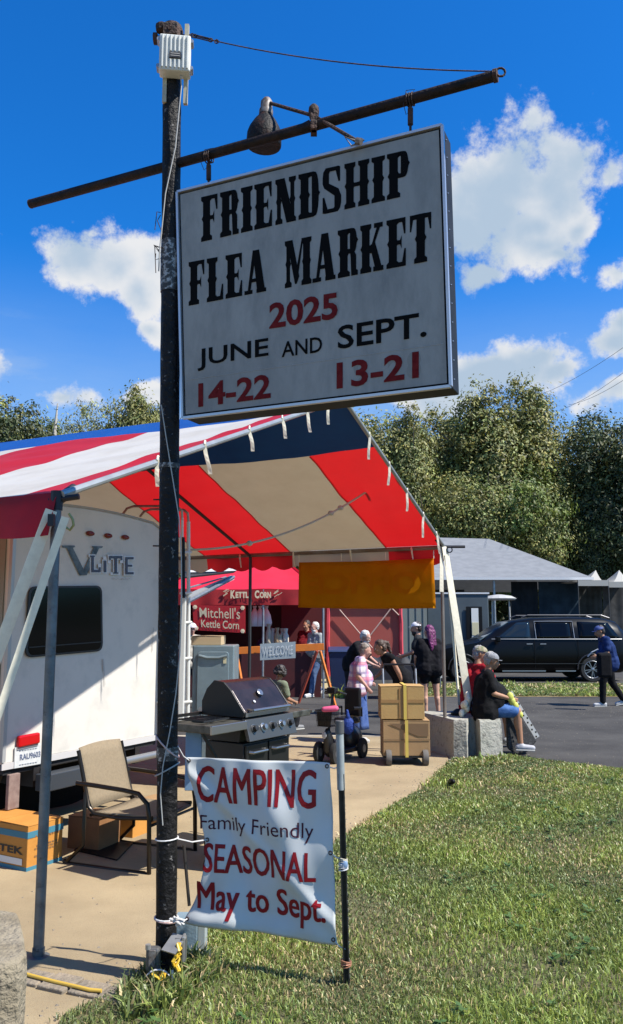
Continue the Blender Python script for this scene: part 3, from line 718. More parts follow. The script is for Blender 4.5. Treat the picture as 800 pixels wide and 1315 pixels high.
for z, h in ((3.42, .10), (3.30, .05), (2.36, .012), (1.0, .03)):
    c = on_pole(z); MB().lathe([(.047, -h), (.0505, -h), (.052, 0), (.0505, h), (.047, h)], 20, Matrix.Translation(c)).build('weld_collar', mat('flaky_steel', (.06, .055, .05), .6, .4, grime=((.45, .43, .4), 40, .5, .6)), sp, smooth=True)
# arm
pa = on_pole(3.6)
L0 = PL(39, 262, pa, NS); L1 = PL(637, 97, pa, NS)
arm = MB(); arm.tube([L0.lerp(L1, i/20) for i in range(21)], .0245, 14)
ar = arm.build('crossarm', mat('arm_paint', (.006, .005, .005), .6, 0, spec=.2, col2=(.03, .016, .012), nscale=12, bump=.4), sp, smooth=True)
MB().tube([L1+A_*.02+V((0, 0, .01))+A_.cross(NS).normalized()*0+V((.02*math.cos(a), 0, .02*math.sin(a))) for a in [k*PI/5 for k in range(11)]], .005, 6, caps=False).build('eye_ring', rust, sp)
MB().tube([L1-A_*.012, L1+A_*.006], .029, 14).build('end_collar', rust, sp)
MB().tube([L0-A_*.001, L0+A_*.006], .0255, 14).build('end_cap', rust, sp)
# pole top: rusted cap, clamp bolt and guy line
tp = on_pole(4.66)
mb = MB().lathe([(.052, -.05), (.056, -.05), (.058, .03), (.05, .055), (.02, .07)], 16, Matrix.Translation(tp)).tube([tp+V((-.095, 0, -.01)), tp+V((.09, 0, .0))], .014, 8)
mb.tube([tp+V((-.098, 0, -.01)), tp+V((-.078, 0, -.01))], .03, 8).lathe([(.03, 0), (.034, .03), (.01, .05)], 10, Matrix.Translation(tp+V((-.05, -.03, .01)))).box(tp+V((0, -.06, .0)), (.07, .02, .06)).tube([tp+V((0, -.075, .0)), tp+V((0, -.06, .0))], .012, 6)
mb.build('pole_cap', rust, sp, smooth=True)
g0 = tp+V((.085, -.02, 0)); g1 = L1+V((0, 0, .02))
guy = catenary(g0, g1, .05, 20)
MB().tube(guy, .0032, 5).build('guy_wire', rust, sp)
tb = MB(); dirg = (guy[1]-guy[0]).normalized()
for k in range(2):
    off = V((0, 0, .008*(1 if k else -1))); tb.tube([g0+dirg*.05+off, g0+dirg*.16+off], .0028, 6)
for q in (.03, .05, .16, .2): tb.tube([g0+dirg*q+V((.010*math.cos(a), 0, .010*math.sin(a))) for a in [k*PI/4 for k in range(9)]], .0035, 5, caps=False)
tb.build('turnbuckle', rust, sp)
# hangers
hang = [(268, 196, 236), (527, 122, 166)]
for px, y0, y1 in hang:
    a = PL(px, y0+6, pa, NS); b = PL(px, y1, pa, NS); b.x += .0
    mb = MB().tube([a+V((0, 0, .0)), a.lerp(b, .35)], .007, 8).tube([a.lerp(b, .3), a.lerp(b, .85)], .0125, 8).tube([a.lerp(b, .8), b-V((0, 0, .02))], .006, 8)
    for k in range(3):
        c = a+A_*((k-1)*.012)
        mb.tube([c+NS*(.029*math.cos(q))+V((0, 0, .029*math.sin(q)+.0)) for q in [j*PI/5 for j in range(11)]], .0035, 5, caps=False)
    mb.tube(wob([a+V((0, 0, .02)), a+V((.02, 0, .05)), a+V((-.02, 0, .04)), a+V((-.035, -.01, -.03)), a+V((-.02, 0, -.07)), a+V((0, 0, -.05))], .004), .0018, 5)
    mb.build('hanger', rust, sp)
# old floodlight on its rod
c0 = PL(403, 160, pa, NS)
fa = P(342, 131, c0.y+.20); fb = P(458, 181, c0.y-.16)
fl = thing('floodlight', 'rusty round shaded lamp on a thin rod clamped over the sign arm', 'lamp', fa)
MB().tube([fa, c0+V((0, -.0, .045)), fb], .009, 8).build('rod', rust, fl, smooth=True)
MB().tube([c0+V((-.12, .05, .0)), c0+V((-.02, .02, .035))], .004, 5).build('brace', rust, fl)
sh = P(338, 187, fa.y); hh = (fa.z-sh.z)
lampM = Matrix.Translation(V((fa.x-.012, fa.y, sh.z)))@Matrix.Rotation(.06, 4, 'Y')
rr = 23.5/F*fa.y*1.04
MB().lathe([(rr*.98, 0), (rr, .004), (rr*.98, hh*.25), (rr*.88, hh*.38), (rr*.62, hh*.56), (rr*.42, hh*.66), (rr*.38, hh*.72)], 24, lampM).build('lamp_shade', mat('rusted_shade', (.007, .006, .006), .6, 0, spec=.2, col2=(.05, .018, .010), nscale=26, ncon=(.52, .7), bump=.3), fl, smooth=True)
MB().lathe([(rr*.40, hh*.70), (rr*.40, hh*.80), (rr*.34, hh*.86), (rr*.34, hh*1.0), (rr*.2, hh*1.08)], 16, lampM).build('socket', mat('grey_cast', (.3, .29, .28), .6, .4, col2=(.1, .06, .04), nscale=40), fl, smooth=True)
mb = MB().lathe([(.012, -.07), (.016, -.06), (.012, -.03), (.022, .0), (.026, .03), (.024, .05), (.012, .065)], 12, Matrix.Translation(c0+V((0, -.01, .03))))
mb.box(c0, (.03, .07, .08)).build('clamp', rust, fl, smooth=True)
mb = MB().tube([fb, fb+V((.02, -.01, -.01))], .017, 8).tube(wob([fb, fb+V((-.05, 0, .02)), fb+V((-.02, 0, -.02)), fb+V((.03, 0, .01))], .005), .004, 6)
mb.build('wire_nut', mat('grey_cast'), fl)

# sign board -----------------------------------------------------
p0 = V((-.66, 3.88, 3))
cs = [PL(x, y, p0, NS) for x, y in ((235, 537), (579, 496), (568, 161), (228, 247))]   # bl br tr tl
sg = thing('market_sign', 'large board sign with the flea market name and dates hung from the pole arm', 'sign', (cs[0]+cs[1])/2)
TK = .135
face_m = mat('sign_face', (.295, .30, .285), .6, .0, spec=.12, col2=(.35, .355, .335), nscale=2.5, bump=.04, bscale=8, grime=((.20, .21, .205), 7, .42, .75), stretch=(1, 1, .35), detail=9)
frame_m = mat('sign_frame', (.010, .011, .012), .6, 0, spec=.2, col2=(.02, .022, .025), nscale=6)
back = -NS*TK
MB().prism([c+NS*-.012 for c in cs], back).build('cabinet', frame_m, sg, bevel=.004)
fq = quad_map(cs)
MB().grid(lambda u, v: fq(.012+.976*u, .014+.972*v)+NS*.001, 4, 4).build('panel', face_m, sg)
edge = MB(); up = (cs[3]-cs[0]).normalized()
for a, b in ((0, 1), (1, 2), (2, 3), (3, 0)):
    ln = (cs[b]-cs[a]).normalized(); edge.bar(cs[a]+ln*.001, cs[b]-ln*.001, .012, .02, up=NS)
edge.build('trim', mat('alu_trim', (.62, .64, .66), .3, .6), sg)
rv = MB()
for k in range(14):
    for xx in (1.0,):
        c = cs[1].lerp(cs[2], (k+.5)/14); rv.lathe([(.004, 0), (.004, .003)], 6, Matrix.Translation(c+A_*.003+NS*-.05))
rv.build('rivets', mat('alu_trim'), sg)
# panel seams
for v in (.16,):
    a = fq(.02, v); b = fq(.98, v); MB().bar(a+NS*.0016, b+NS*.0016, .002, .0012).build('seam', mat('seam_grey', (.38, .40, .42), .6), sg)
ink = mat('sign_black', (.004, .004, .004), .8, spec=.08); red = mat('sign_red', (.12, .007, .009), .7, spec=.1, col2=(.17, .015, .015), nscale=30); ghost = mat('ghost_grey', (.24, .24, .22), .7)
def sq(pts): return [PL(x, y, p0, NS) for x, y in pts]
mb = MB(); slab_text(mb, 'FRIENDSHIP', sq([(258.5, 311), (526.5, 250.5), (526.5, 192), (258.5, 253.5)]), NS); mb.build('lettering', ink, sg, fix=False)
mb = MB(); slab_text(mb, 'FLEA', sq([(242.5, 393), (342, 374), (342, 319), (242.5, 337)]), NS); mb.build('lettering', ink, sg, fix=False)
mb = MB(); slab_text(mb, 'MARKET', sq([(366, 370.5), (554, 335), (554, 272), (366, 310.5)]), NS); mb.build('lettering', ink, sg, fix=False)
ns = tuple(NS*.003)
ns2 = tuple(NS*.0016)
words('lettering', [(('JUNE', sq([(254, 477), (345, 464), (345, 434), (254, 449)]), ns, .014), {})], ink, sg)
words('lettering', [(('AND', sq([(362, 459), (414, 452), (414, 432), (362, 439.5)]), ns, .01), {})], ink, sg)
words('lettering', [(('SEPT.', sq([(434, 449), (548, 432.5), (548, 400), (434, 419)]), ns, .016), {})], ink, sg)
words('lettering', [(('2025', sq([(346, 423), (434, 409.5), (434, 375), (346, 390)]), ns, .028), {})], red, sg)
words('lettering', [(('14-22', sq([(255, 523), (348, 511), (348, 480), (255, 492.5)]), ns, .026), {})], red, sg)
words('lettering', [(('13-21', sq([(432.5, 500), (538, 485.5), (538, 451), (432.5, 466)]), ns, .028), {})], red, sg)
words('faded_numeral', [(('8', sq([(522, 487), (541, 484.5), (541, 450), (522, 453)]), ns2, .04), {})], ghost, sg)
words('faded_numeral', [(('5', sq([(416, 411), (436, 408), (436, 374), (416, 378)]), ns2, .04), {})], ghost, sg)
words('faded_numeral', [(('9', sq([(454, 497), (471, 494.5), (471, 461), (454, 464)]), ns2, .03), {})], ghost, sg)
words('faded_numeral', [(('4', sq([(268, 521), (288, 518), (288, 489), (268, 491)]), ns2, .03), {})], ghost, sg)
words('faded_numeral', [(('3', sq([(307, 516), (325, 513.5), (325, 484), (307, 486.5)]), ns2, .03), {})], ghost, sg)
words('faded_numeral', [(('2', sq([(498, 492), (516, 489), (516, 456), (498, 459)]), ns2, .04), {})], ghost, sg)

# ribbed enclosure high on the pole ------------------------------
ec = P(225, 73, 3.85); eb = thing('junction_box', 'ribbed white weatherproof box strapped near the top of the sign pole', 'box', ec)
fx = NS.copy(); rot = Matrix.Rotation(.12, 3, 'Z')
def E(c): return ec+rot@V(c)
MB().box(E((0, 0, 0)), (.158, .075, .20), rot).build('housing', white_pl, eb, bevel=.008)
for i in range(7):
    x = -.063+i*.021
    for z0, z1 in (((-.09, -.045), (.0, .09)) if 2 <= i <= 4 else ((-.09, .09),)):
        MB().box(E((x, -.041, (z0+z1)/2)), (.009, .01, z1-z0), rot).build('rib', white_pl, eb, bevel=.002)
MB().box(E((.002, -.043, -.022)), (.06, .01, .03), rot).build('nameplate', mat('dark_plate', (.05, .045, .04), .5), eb)
for z in (-.016, -.028): MB().box(E((.002, -.0485, z)), (.046, .002, .004), rot).build('plate_mark', mat('pale_mark', (.4, .38, .34), .6), eb)
for x in (-.083, .083):
    for z in (-.075, .075): MB().tube([E((x, -.03, z)), E((x, .02, z))], .0105, 10).build('bolt', mat('galv'), eb)
for x in (-.052, .055):
    MB().bar(E((x, .045, .22)), E((x, .045, -.23)), .021, .02).build('rail', mat('cream_strut', (.55, .5, .36), .6, col2=(.4, .36, .26), nscale=10), eb)
MB().tube([E((.03, 0, -.10)), E((.035, .0, -.16)), on_pole(4.0)+V((.03, -.06, 0)), on_pole(3.75)+V((-.02, -.055, 0)), on_pole(3.45)+V((-.05, -.04, 0)), on_pole(3.35)+V((-.055, -.03, 0))], .0035, 6).build('cable', mat('grey_cable', (.4, .39, .36), .6), eb)

# cords, ties and conduit on the pole
def pole_ring(z, r=.051, th=.003, m=None, tilt=0, name='cable_tie', lab=None):
    c = on_pole(z); return MB().tube([c+V((r*math.cos(a), r*math.sin(a), tilt*math.cos(a))) for a in [k*PI/8 for k in range(17)]], th, 5, caps=False).build(name, m, sp)
wht = mat('white_cord', (.7, .68, .66), .6); pink = mat('pinkish_tie', (.62, .42, .38), .6)
zpx = lambda py: P(215, py, 3.88).z
pole_ring(zpx(1080), .052, .0035, wht, .003); pole_ring(zpx(1185), .053, .0045, pink, -.006); pole_ring(zpx(960), .053, .004, pink, -.05); pole_ring(zpx(990), .056, .0035, mat('grey_cable'), .03); pole_ring(zpx(1183), .0525, .004, wht, -.002)
cordp = [(207, 520), (213, 560), (221, 610), (230, 665), (233, 720), (233, 780), (231, 840), (226, 890), (218, 940), (209, 985), (206, 1020), (209, 1060)]
MB().tube([PL(x, y, V((-.66, 3.855, 0)), V((0, -1, 0))) for x, y in cordp], .0028, 6).build('hanging_cord', mat('grey_cable'), sp, smooth=True)
cordp = [(206, 480), (208, 505), (207, 535)]
for k in range(2):
    x, y = (230, 640) if k == 0 else (202, 700) if k == 1 else (203, 742) if k == 2 else (230, 640)
    c = on_pole(P(215, y, 3.88).z); MB().tube([c+V((-.045, -.01, 0)), c+V((-.075, -.01, 0))], .004, 6).build('peg', rust, sp)
c = on_pole(zpx(730)); MB().tube([P(235.5, 690, 3.93), P(236, 768, 3.93)], .0075, 8).build('black_conduit', black, sp)
wisps = MB()
for k in range(7):
    z = 3.42+random.uniform(-.08, .25); c = on_pole(z)+V((-.05, -.02, 0)); wisps.tube([c, c+V((random.uniform(-.04, .01), -.01, random.uniform(-.05, .05))), c+V((random.uniform(-.03, .06), -.02, random.uniform(-.12, .04)))], .0022, 5)
wisps.build('wire_ends', rust, sp)

# grey post beside the pole
gp = thing('utility_post', 'short square blue-grey post behind the left side of the camping banner', 'post', (G(247, 1245).x, 4.18, 0))
gpm = mat('bluegrey_paint', (.23, .31, .36), .6, col2=(.17, .24, .28), nscale=5, bump=.15, grime=((.34, .36, .36), 9, .6, .75)); gpl = mat('bluegrey_pale', (.36, .40, .39), .6)
xa = P(238, 1200, 4.13).x; xb = P(259, 1200, 4.13).x
xl = P(223, 1200, 4.13).x; zt = P(245, 945, 4.1).z
MB().prism([(xl, 4.12, 0), (xb-.02, 4.12, 0), (xb-.02, 4.24, 0), (xl, 4.24, 0)], (0, 0, P(240, 1182, 4.12).z)).build('lower_box', gpm, gp, bevel=.004)
zt5 = P(250, 944, 5.3).z; x5a = P(238, 950, 5.3).x; x5b = P(258.5, 950, 5.3).x
bp = thing('blue_towel', 'pale blue cloth hanging below the side shelf of the barbecue above the camping banner', 'cloth', ((x5a+x5b)/2, 5.3, zt5))
MB().box(((x5a+x5b)/2, 5.32, zt5-.16), (x5b-x5a, .03, .36)).build('cloth_panel', mat('bluegrey_post', (.20, .32, .46), .6, col2=(.16, .27, .40), nscale=6), bp, bevel=.004)
MB().box((xb-.001, 4.17, P(250, 1220, 4.1).z), (.036, .09, .32)).build('pale_side_board', gpl, gp, bevel=.003)
for dz in (0,):
    MB().tube([P(236, 1085, 4.05), P(243, 1163, 4.05)], .008, 6).build('brace_rod', mat('dark_bronze', (.05, .04, .035), .5, .4), gp)

# outlet boxes at the pole base, with yellow cord
ob = thing('outlet_box', 'grey metal outlet box with lifted flap and yellow cord at the pole foot', 'electrical box', P(232, 1222, 3.86))
c = P(228, 1213, 3.84); galvp = mat('galv_sheet', (.42, .42, .41), .4, .6, col2=(.3, .3, .3), nscale=12)
MB().box(P(232, 1218, 3.86), (.05, .045, .10)).build('housing', mat('galv_dark', (.16, .16, .16), .5, .5), ob, bevel=.004)
MB().bar(P(216, 1223, 3.78), P(231, 1201, 3.86), .07, .006, up=(0, -.3, 1)).build('flap', galvp, ob)
MB().box(P(236, 1217, 3.85), (.012, .05, .105)).build('side_plate', galvp, ob, bevel=.003)
ycord = mat('yellow_plastic', (.72, .45, .03), .45)
mb = MB(); base = P(227, 1228, 3.8)
for k in range(5):
    q = [base+V((random.uniform(-.018, .018), random.uniform(-.015, .015), .05-.022*j)) for j in range(6)]; mb.tube(q, .0055, 6)
mb.build('yellow_cord', ycord, ob, smooth=True)
ob2 = thing('outlet_box', 'smaller round-cornered grey outlet box left of the pole foot', 'electrical box', P(196, 1230, 3.9))
MB().box(P(197, 1231, 3.86), (.062, .05, .10)).build('housing', mat('galv_dark'), ob2, bevel=.012)
MB().box(P(195, 1231, 3.825), (.03, .006, .07)).build('cover', mat('grey_cast'), ob2, bevel=.002)
MB().lathe([(.004, 0), (.012, 0), (.012, .02), (.004, .02)], 10, Matrix.Translation(P(190, 1219, 3.83))).build('knob', galvp, ob2)
MB().tube([P(197, 1240, 3.87), P(199, 1258, 3.9)], .01, 6).build('conduit', mat('galv_dark'), ob2)
yg = thing('cord_bundle', 'tangled yellow and white cord bundle lying in the weeds below the outlet boxes', 'cord', G(205, 1275)); mb = MB(); m2 = MB()
b0_ = G(203, 1277)+V((0, 0, .05))
for k in range(6):
    a = random.uniform(0, 6); mb.tube([b0_+V((.028*math.cos(a+j*.8)+random.uniform(-.01, .01), .02*math.sin(a+j*.8)-.02, .045*math.sin(j*.9+k))) for j in range(6)], .006, 6)
mb.build('yellow_cord', ycord, yg, smooth=True)
m2.tube([b0_+V((.06*math.cos(a), -.01, .055*math.sin(a)+.0)) for a in [k*PI/8+.6 for k in range(14)]], .004, 6); m2.tube([b0_+V((.06, 0, .05)), b0_+V((.068, -.02, -.03)), b0_+V((.055, -.03, -.055))], .006, 6)
m2.build('white_cord', wht, yg, smooth=True)
hose = thing('yellow_hose', 'yellow hose running along the ground from the concrete block towards the pole', 'hose', G(60, 1268))
MB().tube([p+V((0, 0, .036)) for p in (G(10, 1255), G(40, 1264), G(70, 1272), G(100, 1279), G(116, 1283), G(130, 1284))], .008, 10).build('tube', mat('yellow_hose', (.62, .40, .06), .5), hose, smooth=True)

# concrete block at the lower left
cbm = mat('rough_concrete', (.24, .195, .125), .95, col2=(.32, .27, .19), nscale=8, bump=.9, bscale=55, grime=((.15, .125, .09), 18, .5, .7), detail=10)
cb = thing('concrete_bollard', 'rough rounded concrete block cut off at the lower left corner', 'concrete block', (-1.25, 2.7, 0))
zt = .59; xr = P(30, 1250, 2.62).x; xk = P(30, 1250, 3.08).x
mb = MB(); n = 10
prof = [(0, zt-.06), (-.02, zt-.02), (-.07, zt)]
poly = [(xr-.5, 2.62), (xr-.06, 2.60), (xr-.015, 2.63), (xr-.015, 2.70), (xk+.01, 3.0), (xk-.02, 3.06), (xk-.08, 3.08), (xr-.5, 3.08)]
cen = V((xr-.28, 2.84, 0)); lv = [(0, 1), (.2, .998), (zt-.03, .992), (zt-.01, .98), (zt, .945)]
vs = []; 
for z, s in lv:
    for x, y in poly: vs.append(cen+(V((x, y, 0))-cen)*s+V((0, 0, z)))
k = len(poly); fs = [(i*k+j, i*k+(j+1) % k, (i+1)*k+(j+1) % k, (i+1)*k+j) for i in range(4) for j in range(k)]+[tuple(4*k+j for j in range(k))]
o = mb.add(vs, fs).build('block', cbm, cb, smooth=True, ang=60)
sb = o.modifiers.new('s', 'SUBSURF'); sb.subdivision_type = 'SIMPLE'; sb.levels = sb.render_levels = 4
tx = bpy.data.textures.new('rough', 'CLOUDS'); tx.noise_scale = .06; dm = o.modifiers.new('d', 'DISPLACE'); dm.texture = tx; dm.strength = .009; dm.mid_level = .5

# ================================================================ CAMPING BANNER
TLc, TRc, BRc, BLc = P(240, 972, 4.07), P(423, 980, 3.84), P(433, 1214, 3.84), P(237, 1183, 4.07)
bd = (TRc-TLc).normalized(); bn = V((bd.y, -bd.x, 0)).normalized()
if bn.y > 0: bn = -bn
bq = quad_map([BLc, BRc, TRc, TLc])
def bsurf(u, v):
    p = bq(u, v)
    # left edge pulled inwards between its ties
    c = math.sin(PI*min(1, max(0, (1-v))))**1.0
    lc = .105*math.sin(PI*(1-v)**1.35)
    p = p+bd*(lc*(1-u)**3)
    w = .008*math.sin(u*9+v*3)+.012*math.sin((u*1.05+v*1.1)*5.4+.6)*(4*u*(1-u)+.25)+.006*math.sin((u-v*1.6)*11)+.004*math.sin(u*23+v*9)
    e = math.exp(-((v-.03)/.055)**2)*.02*(1-u*.7)       # bottom hem curls forward
    dg = abs((1-v)-(.10+.80*u)); w += .013*math.exp(-(dg/.05)**2)   # diagonal tension fold
    return p+bn*(w+e)
bnr = thing('banner', 'white vinyl banner reading CAMPING tied between the black pole and a sign post', 'banner', TLc)
ban_m = mat('banner_vinyl', (.76, .77, .75), .5, spec=.3, col2=(.71, .73, .71), nscale=3, trans=.12)
MB().grid(bsurf, 60, 64).build('cloth', ban_m, bnr, smooth=True, ang=0, solid=.0012)
pb = TLc; Bi = {}
def inv_b(p):
    u, v = .5, .5
    for _ in range(8):
        q = bq(u, v); e = p-q
        du = (bq(u+1e-3, v)-q)/1e-3; dv = (bq(u, v+1e-3)-q)/1e-3
        a = du.dot(du); b = du.dot(dv); c = dv.dot(dv); r1 = e.dot(du); r2 = e.dot(dv); D_ = a*c-b*b
        u += (r1*c-r2*b)/D_; v += (a*r2-b*r1)/D_
    return u, v
def bs(p):
    u, v = inv_b(p); k = .105*math.sin(PI*(1-min(1, max(0, v)))**1.35)/(TRc-TLc).length; x = u
    for _ in range(12): x = u-k*(1-x)**3
    return bsurf(x, v)
def bqd(pts): return [PL(x, y, TLc, bn) for x, y in pts]
redb = mat('banner_red', (.30, .008, .014), .5, spec=.25); dkb = mat('banner_maroon', (.07, .012, .03), .6, spec=.2); bo = tuple(bn*.0025)
bold_words('lettering', [(('CAMPING', bqd([(254, 1029), (404.5, 1039), (404.5, 990), (254, 983.5)]), bo, .0, bs), dict(grid=10, space=1.0)),
  (('SEASONAL', bqd([(263, 1119.5), (405, 1133), (405, 1095.5), (263, 1083)]), bo, .0, bs), dict(grid=10, space=1.0)),
  (('May to Sept.', bqd([(256, 1176), (419, 1195), (419, 1149), (256, 1131)]), bo, .0, bs), dict(grid=10, space=1.0))], redb, bnr, .0045, .009)
words('lettering', [(('Family Friendly', bqd([(258.5, 1070), (402, 1084), (402, 1058), (258.5, 1046)]), bo, -.002, bs), dict(grid=10))], dkb, bnr)
gm = MB()
for u, v in ((.02, .98), (.98, .98), (.985, .5), (.98, .03), (.02, .03), (.03, .5)):
    c = bsurf(u, v)+bn*.003; gm.tube([c+bd*(.008*math.cos(a))+V((0, 0, .008*math.sin(a))) for a in [k*PI/5 for k in range(11)]], .0025, 5, caps=False)
gm.build('grommets', rust, bnr)
tie = MB()
pR = lambda py: P(440, py, 3.84)
for (u, v), e in (((.98, .98), P(437, 985, 3.84)), ((.985, .5), P(441, 1103, 3.84)), ((.98, .03), P(444, 1219, 3.84))):
    c = bsurf(u, v); tie.tube([c, c.lerp(e, .5)+V((0, -.01, -.006)), e], .0028, 5)
for (u, v), e in (((.02, .98), on_pole(zpx(960))+V((.05, -.01, 0))), ((.02, .03), on_pole(zpx(1184))+V((.05, -.01, 0))), ((.03, .5), on_pole(zpx(1080))+V((.05, -.01, 0)))):
    c = bsurf(u, v); tie.tube([c, c.lerp(e, .5)+V((0, -.01, -.01)), e], .003, 5)
tie.build('ties', wht, bnr)
kn = MB(); c = P(226, 1183, 3.86)
for k in range(6): kn.tube(wob([c+V((-.02, 0, 0)), c+V((0, -.01, .012)), c+V((.025, 0, -.004)), c+V((.01, 0, -.014))], .012), .0045, 6)
kn.build('knot', mat('rag_white', (.6, .58, .55), .8), bnr)

# U-channel sign post holding the banner
upz = [(445.5, 1262, 3.84), (436, 925, 3.84)]
b_ = P(*upz[0]); t_ = P(*upz[1]); b_.z = -.02
us = thing('channel_post', 'thin black perforated channel post in the grass right of the camping banner', 'post', (b_.x, b_.y, 0))
d_ = (t_-b_).normalized(); m_ = P(438, 1008, 3.84)
chm = mat('black_channel', (.018, .019, .018), .45, .4, col2=(.05, .05, .045), nscale=20)
for s, w, h, oy in ((0, .016, .006, 0), (-1, .006, .02, -.008), (1, .006, .02, -.008)):
    MB().bar(b_+V((s*.011, oy, 0)), m_+V((s*.011, oy, .05)), w, h, up=(0, 1, 0)).build('web' if s == 0 else 'flange', chm, us)
hm = MB(); n = 26
for k in range(n):
    c = b_.lerp(m_, (k+.5)/n)+V((.0145, -.013, 0)); hm.box(c, (.003, .007, .012))
hm.build('holes', mat('hole_light', (.32, .33, .28), .7), us)['kind'] = 'stuff'
MB().tube([m_+V((0, -.004, -.02)), t_+V((0, -.004, -.055))], .018, 14).build('pvc_sleeve', mat('pvc', (.34, .37, .37), .5, col2=(.24, .27, .27), nscale=12), us, smooth=True)
MB().tube([t_+V((0, -.004, -.06)), t_+V((0, -.004, .0))], .0205, 14).build('grey_cap', mat('cap_grey', (.09, .09, .09), .5), us, smooth=True, bevel=.003)
for py, m, r in ((1108, wht, .02), (1101, rope_m, .018), (1223, mat('copper_wire', (.55, .25, .15), .4, .5), .022)):
    c = b_.lerp(m_, (1262-py)/(1262-1008)); q = MB()
    for k in range(4): q.tube([c+V((r*math.cos(a), r*math.sin(a)-.005, .007*(k-1.5)+.004*math.cos(a+k))) for a in [j*PI/6 for j in range(13)]], .003, 5, caps=False)
    q.build('wrap', m, us)
bw = MB()
c = b_.lerp(m_, .62); bw.ell(c+V((.004, -.018, 0)), (.016, .01, .022)).build('blue_tape', mat('blue_tape', (.2, .3, .45), .4), us, smooth=True)
# ================================================================ STRIPED FRAME TENT
E0 = V((-1.32, 4.19, 2.27)); F0 = V((1.64, 10.3, 2.58)); R0 = V((.278, 7.49, 3.70)); BD = V((-.9, .437, 0)).normalized()
TL_ = 7.4
c_red = mat('tent_red', (.62, .012, .018), .5, col2=(.52, .01, .015), nscale=3, trans=.33, tcol=(.75, .012, .015)); c_white = mat('tent_white', (.66, .63, .57), .5, col2=(.56, .52, .45), nscale=2.2, ncon=(.4, .7), bump=.15, bscale=9, trans=.16, tcol=(.50, .37, .22))
c_blue = mat('tent_blue', (.007, .075, .30), .6, spec=.15, col2=(.007, .062, .26), nscale=3, trans=.01, tcol=(.002, .01, .05))
galv = mat('galv'); galvd = mat('galv_aged', (.20, .22, .23), .5, .6, col2=(.12, .135, .145), nscale=9, bump=.2, grime=((.07, .07, .07), 16, .55, .7))
tent = thing('striped_canopy', 'large frame tent with red, white and blue striped roof over the camper', 'tent', E0)
wclr = mat('cream_webbing', (.92, .86, .68), .75, col2=(.82, .76, .60), nscale=30)
strap_pts = []
edges = [0, .74, 2.15, 3.55, 4.97, 6.38, TL_]
cols = [c_red, c_white, c_red, c_white, c_red, c_white]
ncx = .955/3.67
def slope(E, s, t):
    """t=0 at eave, 1 at ridge; slight sag between supports"""
    e = E+BD*s; r = R0+BD*s; p = e.lerp(r, t)
    wr_ = .010*math.sin(t*21+s*5.3)*math.sin(s*3.1+t*4)+.006*math.sin(s*17+t*9)*(1-t)+.005*math.sin(t*47+s*2)
    return p+V((0, 0, -.035*math.sin(PI*t)*abs(math.sin(PI*s/2.4))+wr_*math.sin(PI*t)))
for E, side in ((E0, 'near'), (F0, 'far')):
    n_ = (BD.cross(R0-E)).normalized()
    fb = .22 if side == 'near' else .27
    eg = [0, .26, 1.62, 3.0, 4.4, 5.8, TL_] if side == 'near' else edges
    for i in range(6):
        s0, s1 = eg[i]-(.035 if i == 0 else 0), eg[i+1]
        MB().grid(lambda u, v: slope(E, s0+(s1-s0)*u, (1-fb)*v), 10, 40).build('roof_stripe', cols[i], tent, smooth=True, ang=0)
    for i in range(1, 6):
        MB().grid(lambda u, v: slope(E, eg[i]+.022*(u-.5), (1-fb)*v)-V((0, 0, .006)), 1, 40).build('seam', cols[i-1] if i % 2 else cols[i], tent, smooth=True, ang=0)
    MB().grid(lambda u, v: slope(E, TL_*u, 1-fb+fb*v), 40, 5).build('ridge_band', c_blue, tent, smooth=True, ang=0)
    # valance with scalloped hem
    for i in range(6):
        s0, s1 = edges[i], edges[i+1]
        def vf(u, v):
            s = s0+(s1-s0)*u; sc = .75+.25*abs(math.sin(PI*s/.35)) if side == 'far' else .97+.03*math.sin(s*9)
            out = BD.cross(V((0, 0, 1)))*(1 if side == 'near' else -1); out = out.normalized()
            if (side == 'near' and out.y > 0) or (side == 'far' and out.y < 0): out = -out
            w = .025*math.sin(s*7+1)*v+.03*v
            H = .235 if side == 'near' else .25
            return E+BD*(s-.02)+out*(.02+w)+V((0, 0, -.0-H*v*sc))
        MB().grid(vf, 22, 4).build('valance', (cols[i] if side == 'far' else mat('valance_red', (.55, .006, .016), .5, col2=(.42, .005, .014), nscale=5, trans=.5)), tent, smooth=True, ang=0)
# thin red edge strip beside the gable pipe on the near slope and frame pipes
def pipe(name, a, b, r, m, n=10): return MB().tube([a, b], r, n).build(name, m, tent, smooth=True)
pw = mat('pale_pipe', (.42, .44, .44), .4, .5, col2=(.34, .36, .36), nscale=10)
front = BD*-.03
pipe('rafter', E0+front+V((0, 0, -.01)), R0+front+V((0, 0, -.01)), .021, pw); pipe('rafter', F0+front+V((0, 0, -.01)), R0+front+V((0, 0, -.01)), .021, pw)
for s in (2.78, 5.4):
    for E in (E0, F0): pipe('rafter', E+BD*s-V((0, 0, .04)), R0+BD*s-V((0, 0, .07)), .022, mat('dark_pipe', (.05, .055, .06), .5, .5))
    pipe('tent_leg', (F0+BD*s)*1.0-V((0, 0, .03)), V(((F0+BD*s).x, (F0+BD*s).y, 0)), .022, mat('dark_pipe'))
    if s > 3: pipe('tent_leg', E0+BD*s, V(((E0+BD*s).x, (E0+BD*s).y, 0)), .024, galvd)
pipe('ridge_pipe', R0-V((0, 0, .04)), R0+BD*TL_-V((0, 0, .04)), .02, mat('dark_pipe'))
pipe('eave_pipe', F0-V((0, 0, .03))-BD*.02, F0+BD*TL_-V((0, 0, .03)), .026, mat('rusty_tube', (.22, .16, .11), .6, .4, col2=(.3, .27, .24), nscale=5))
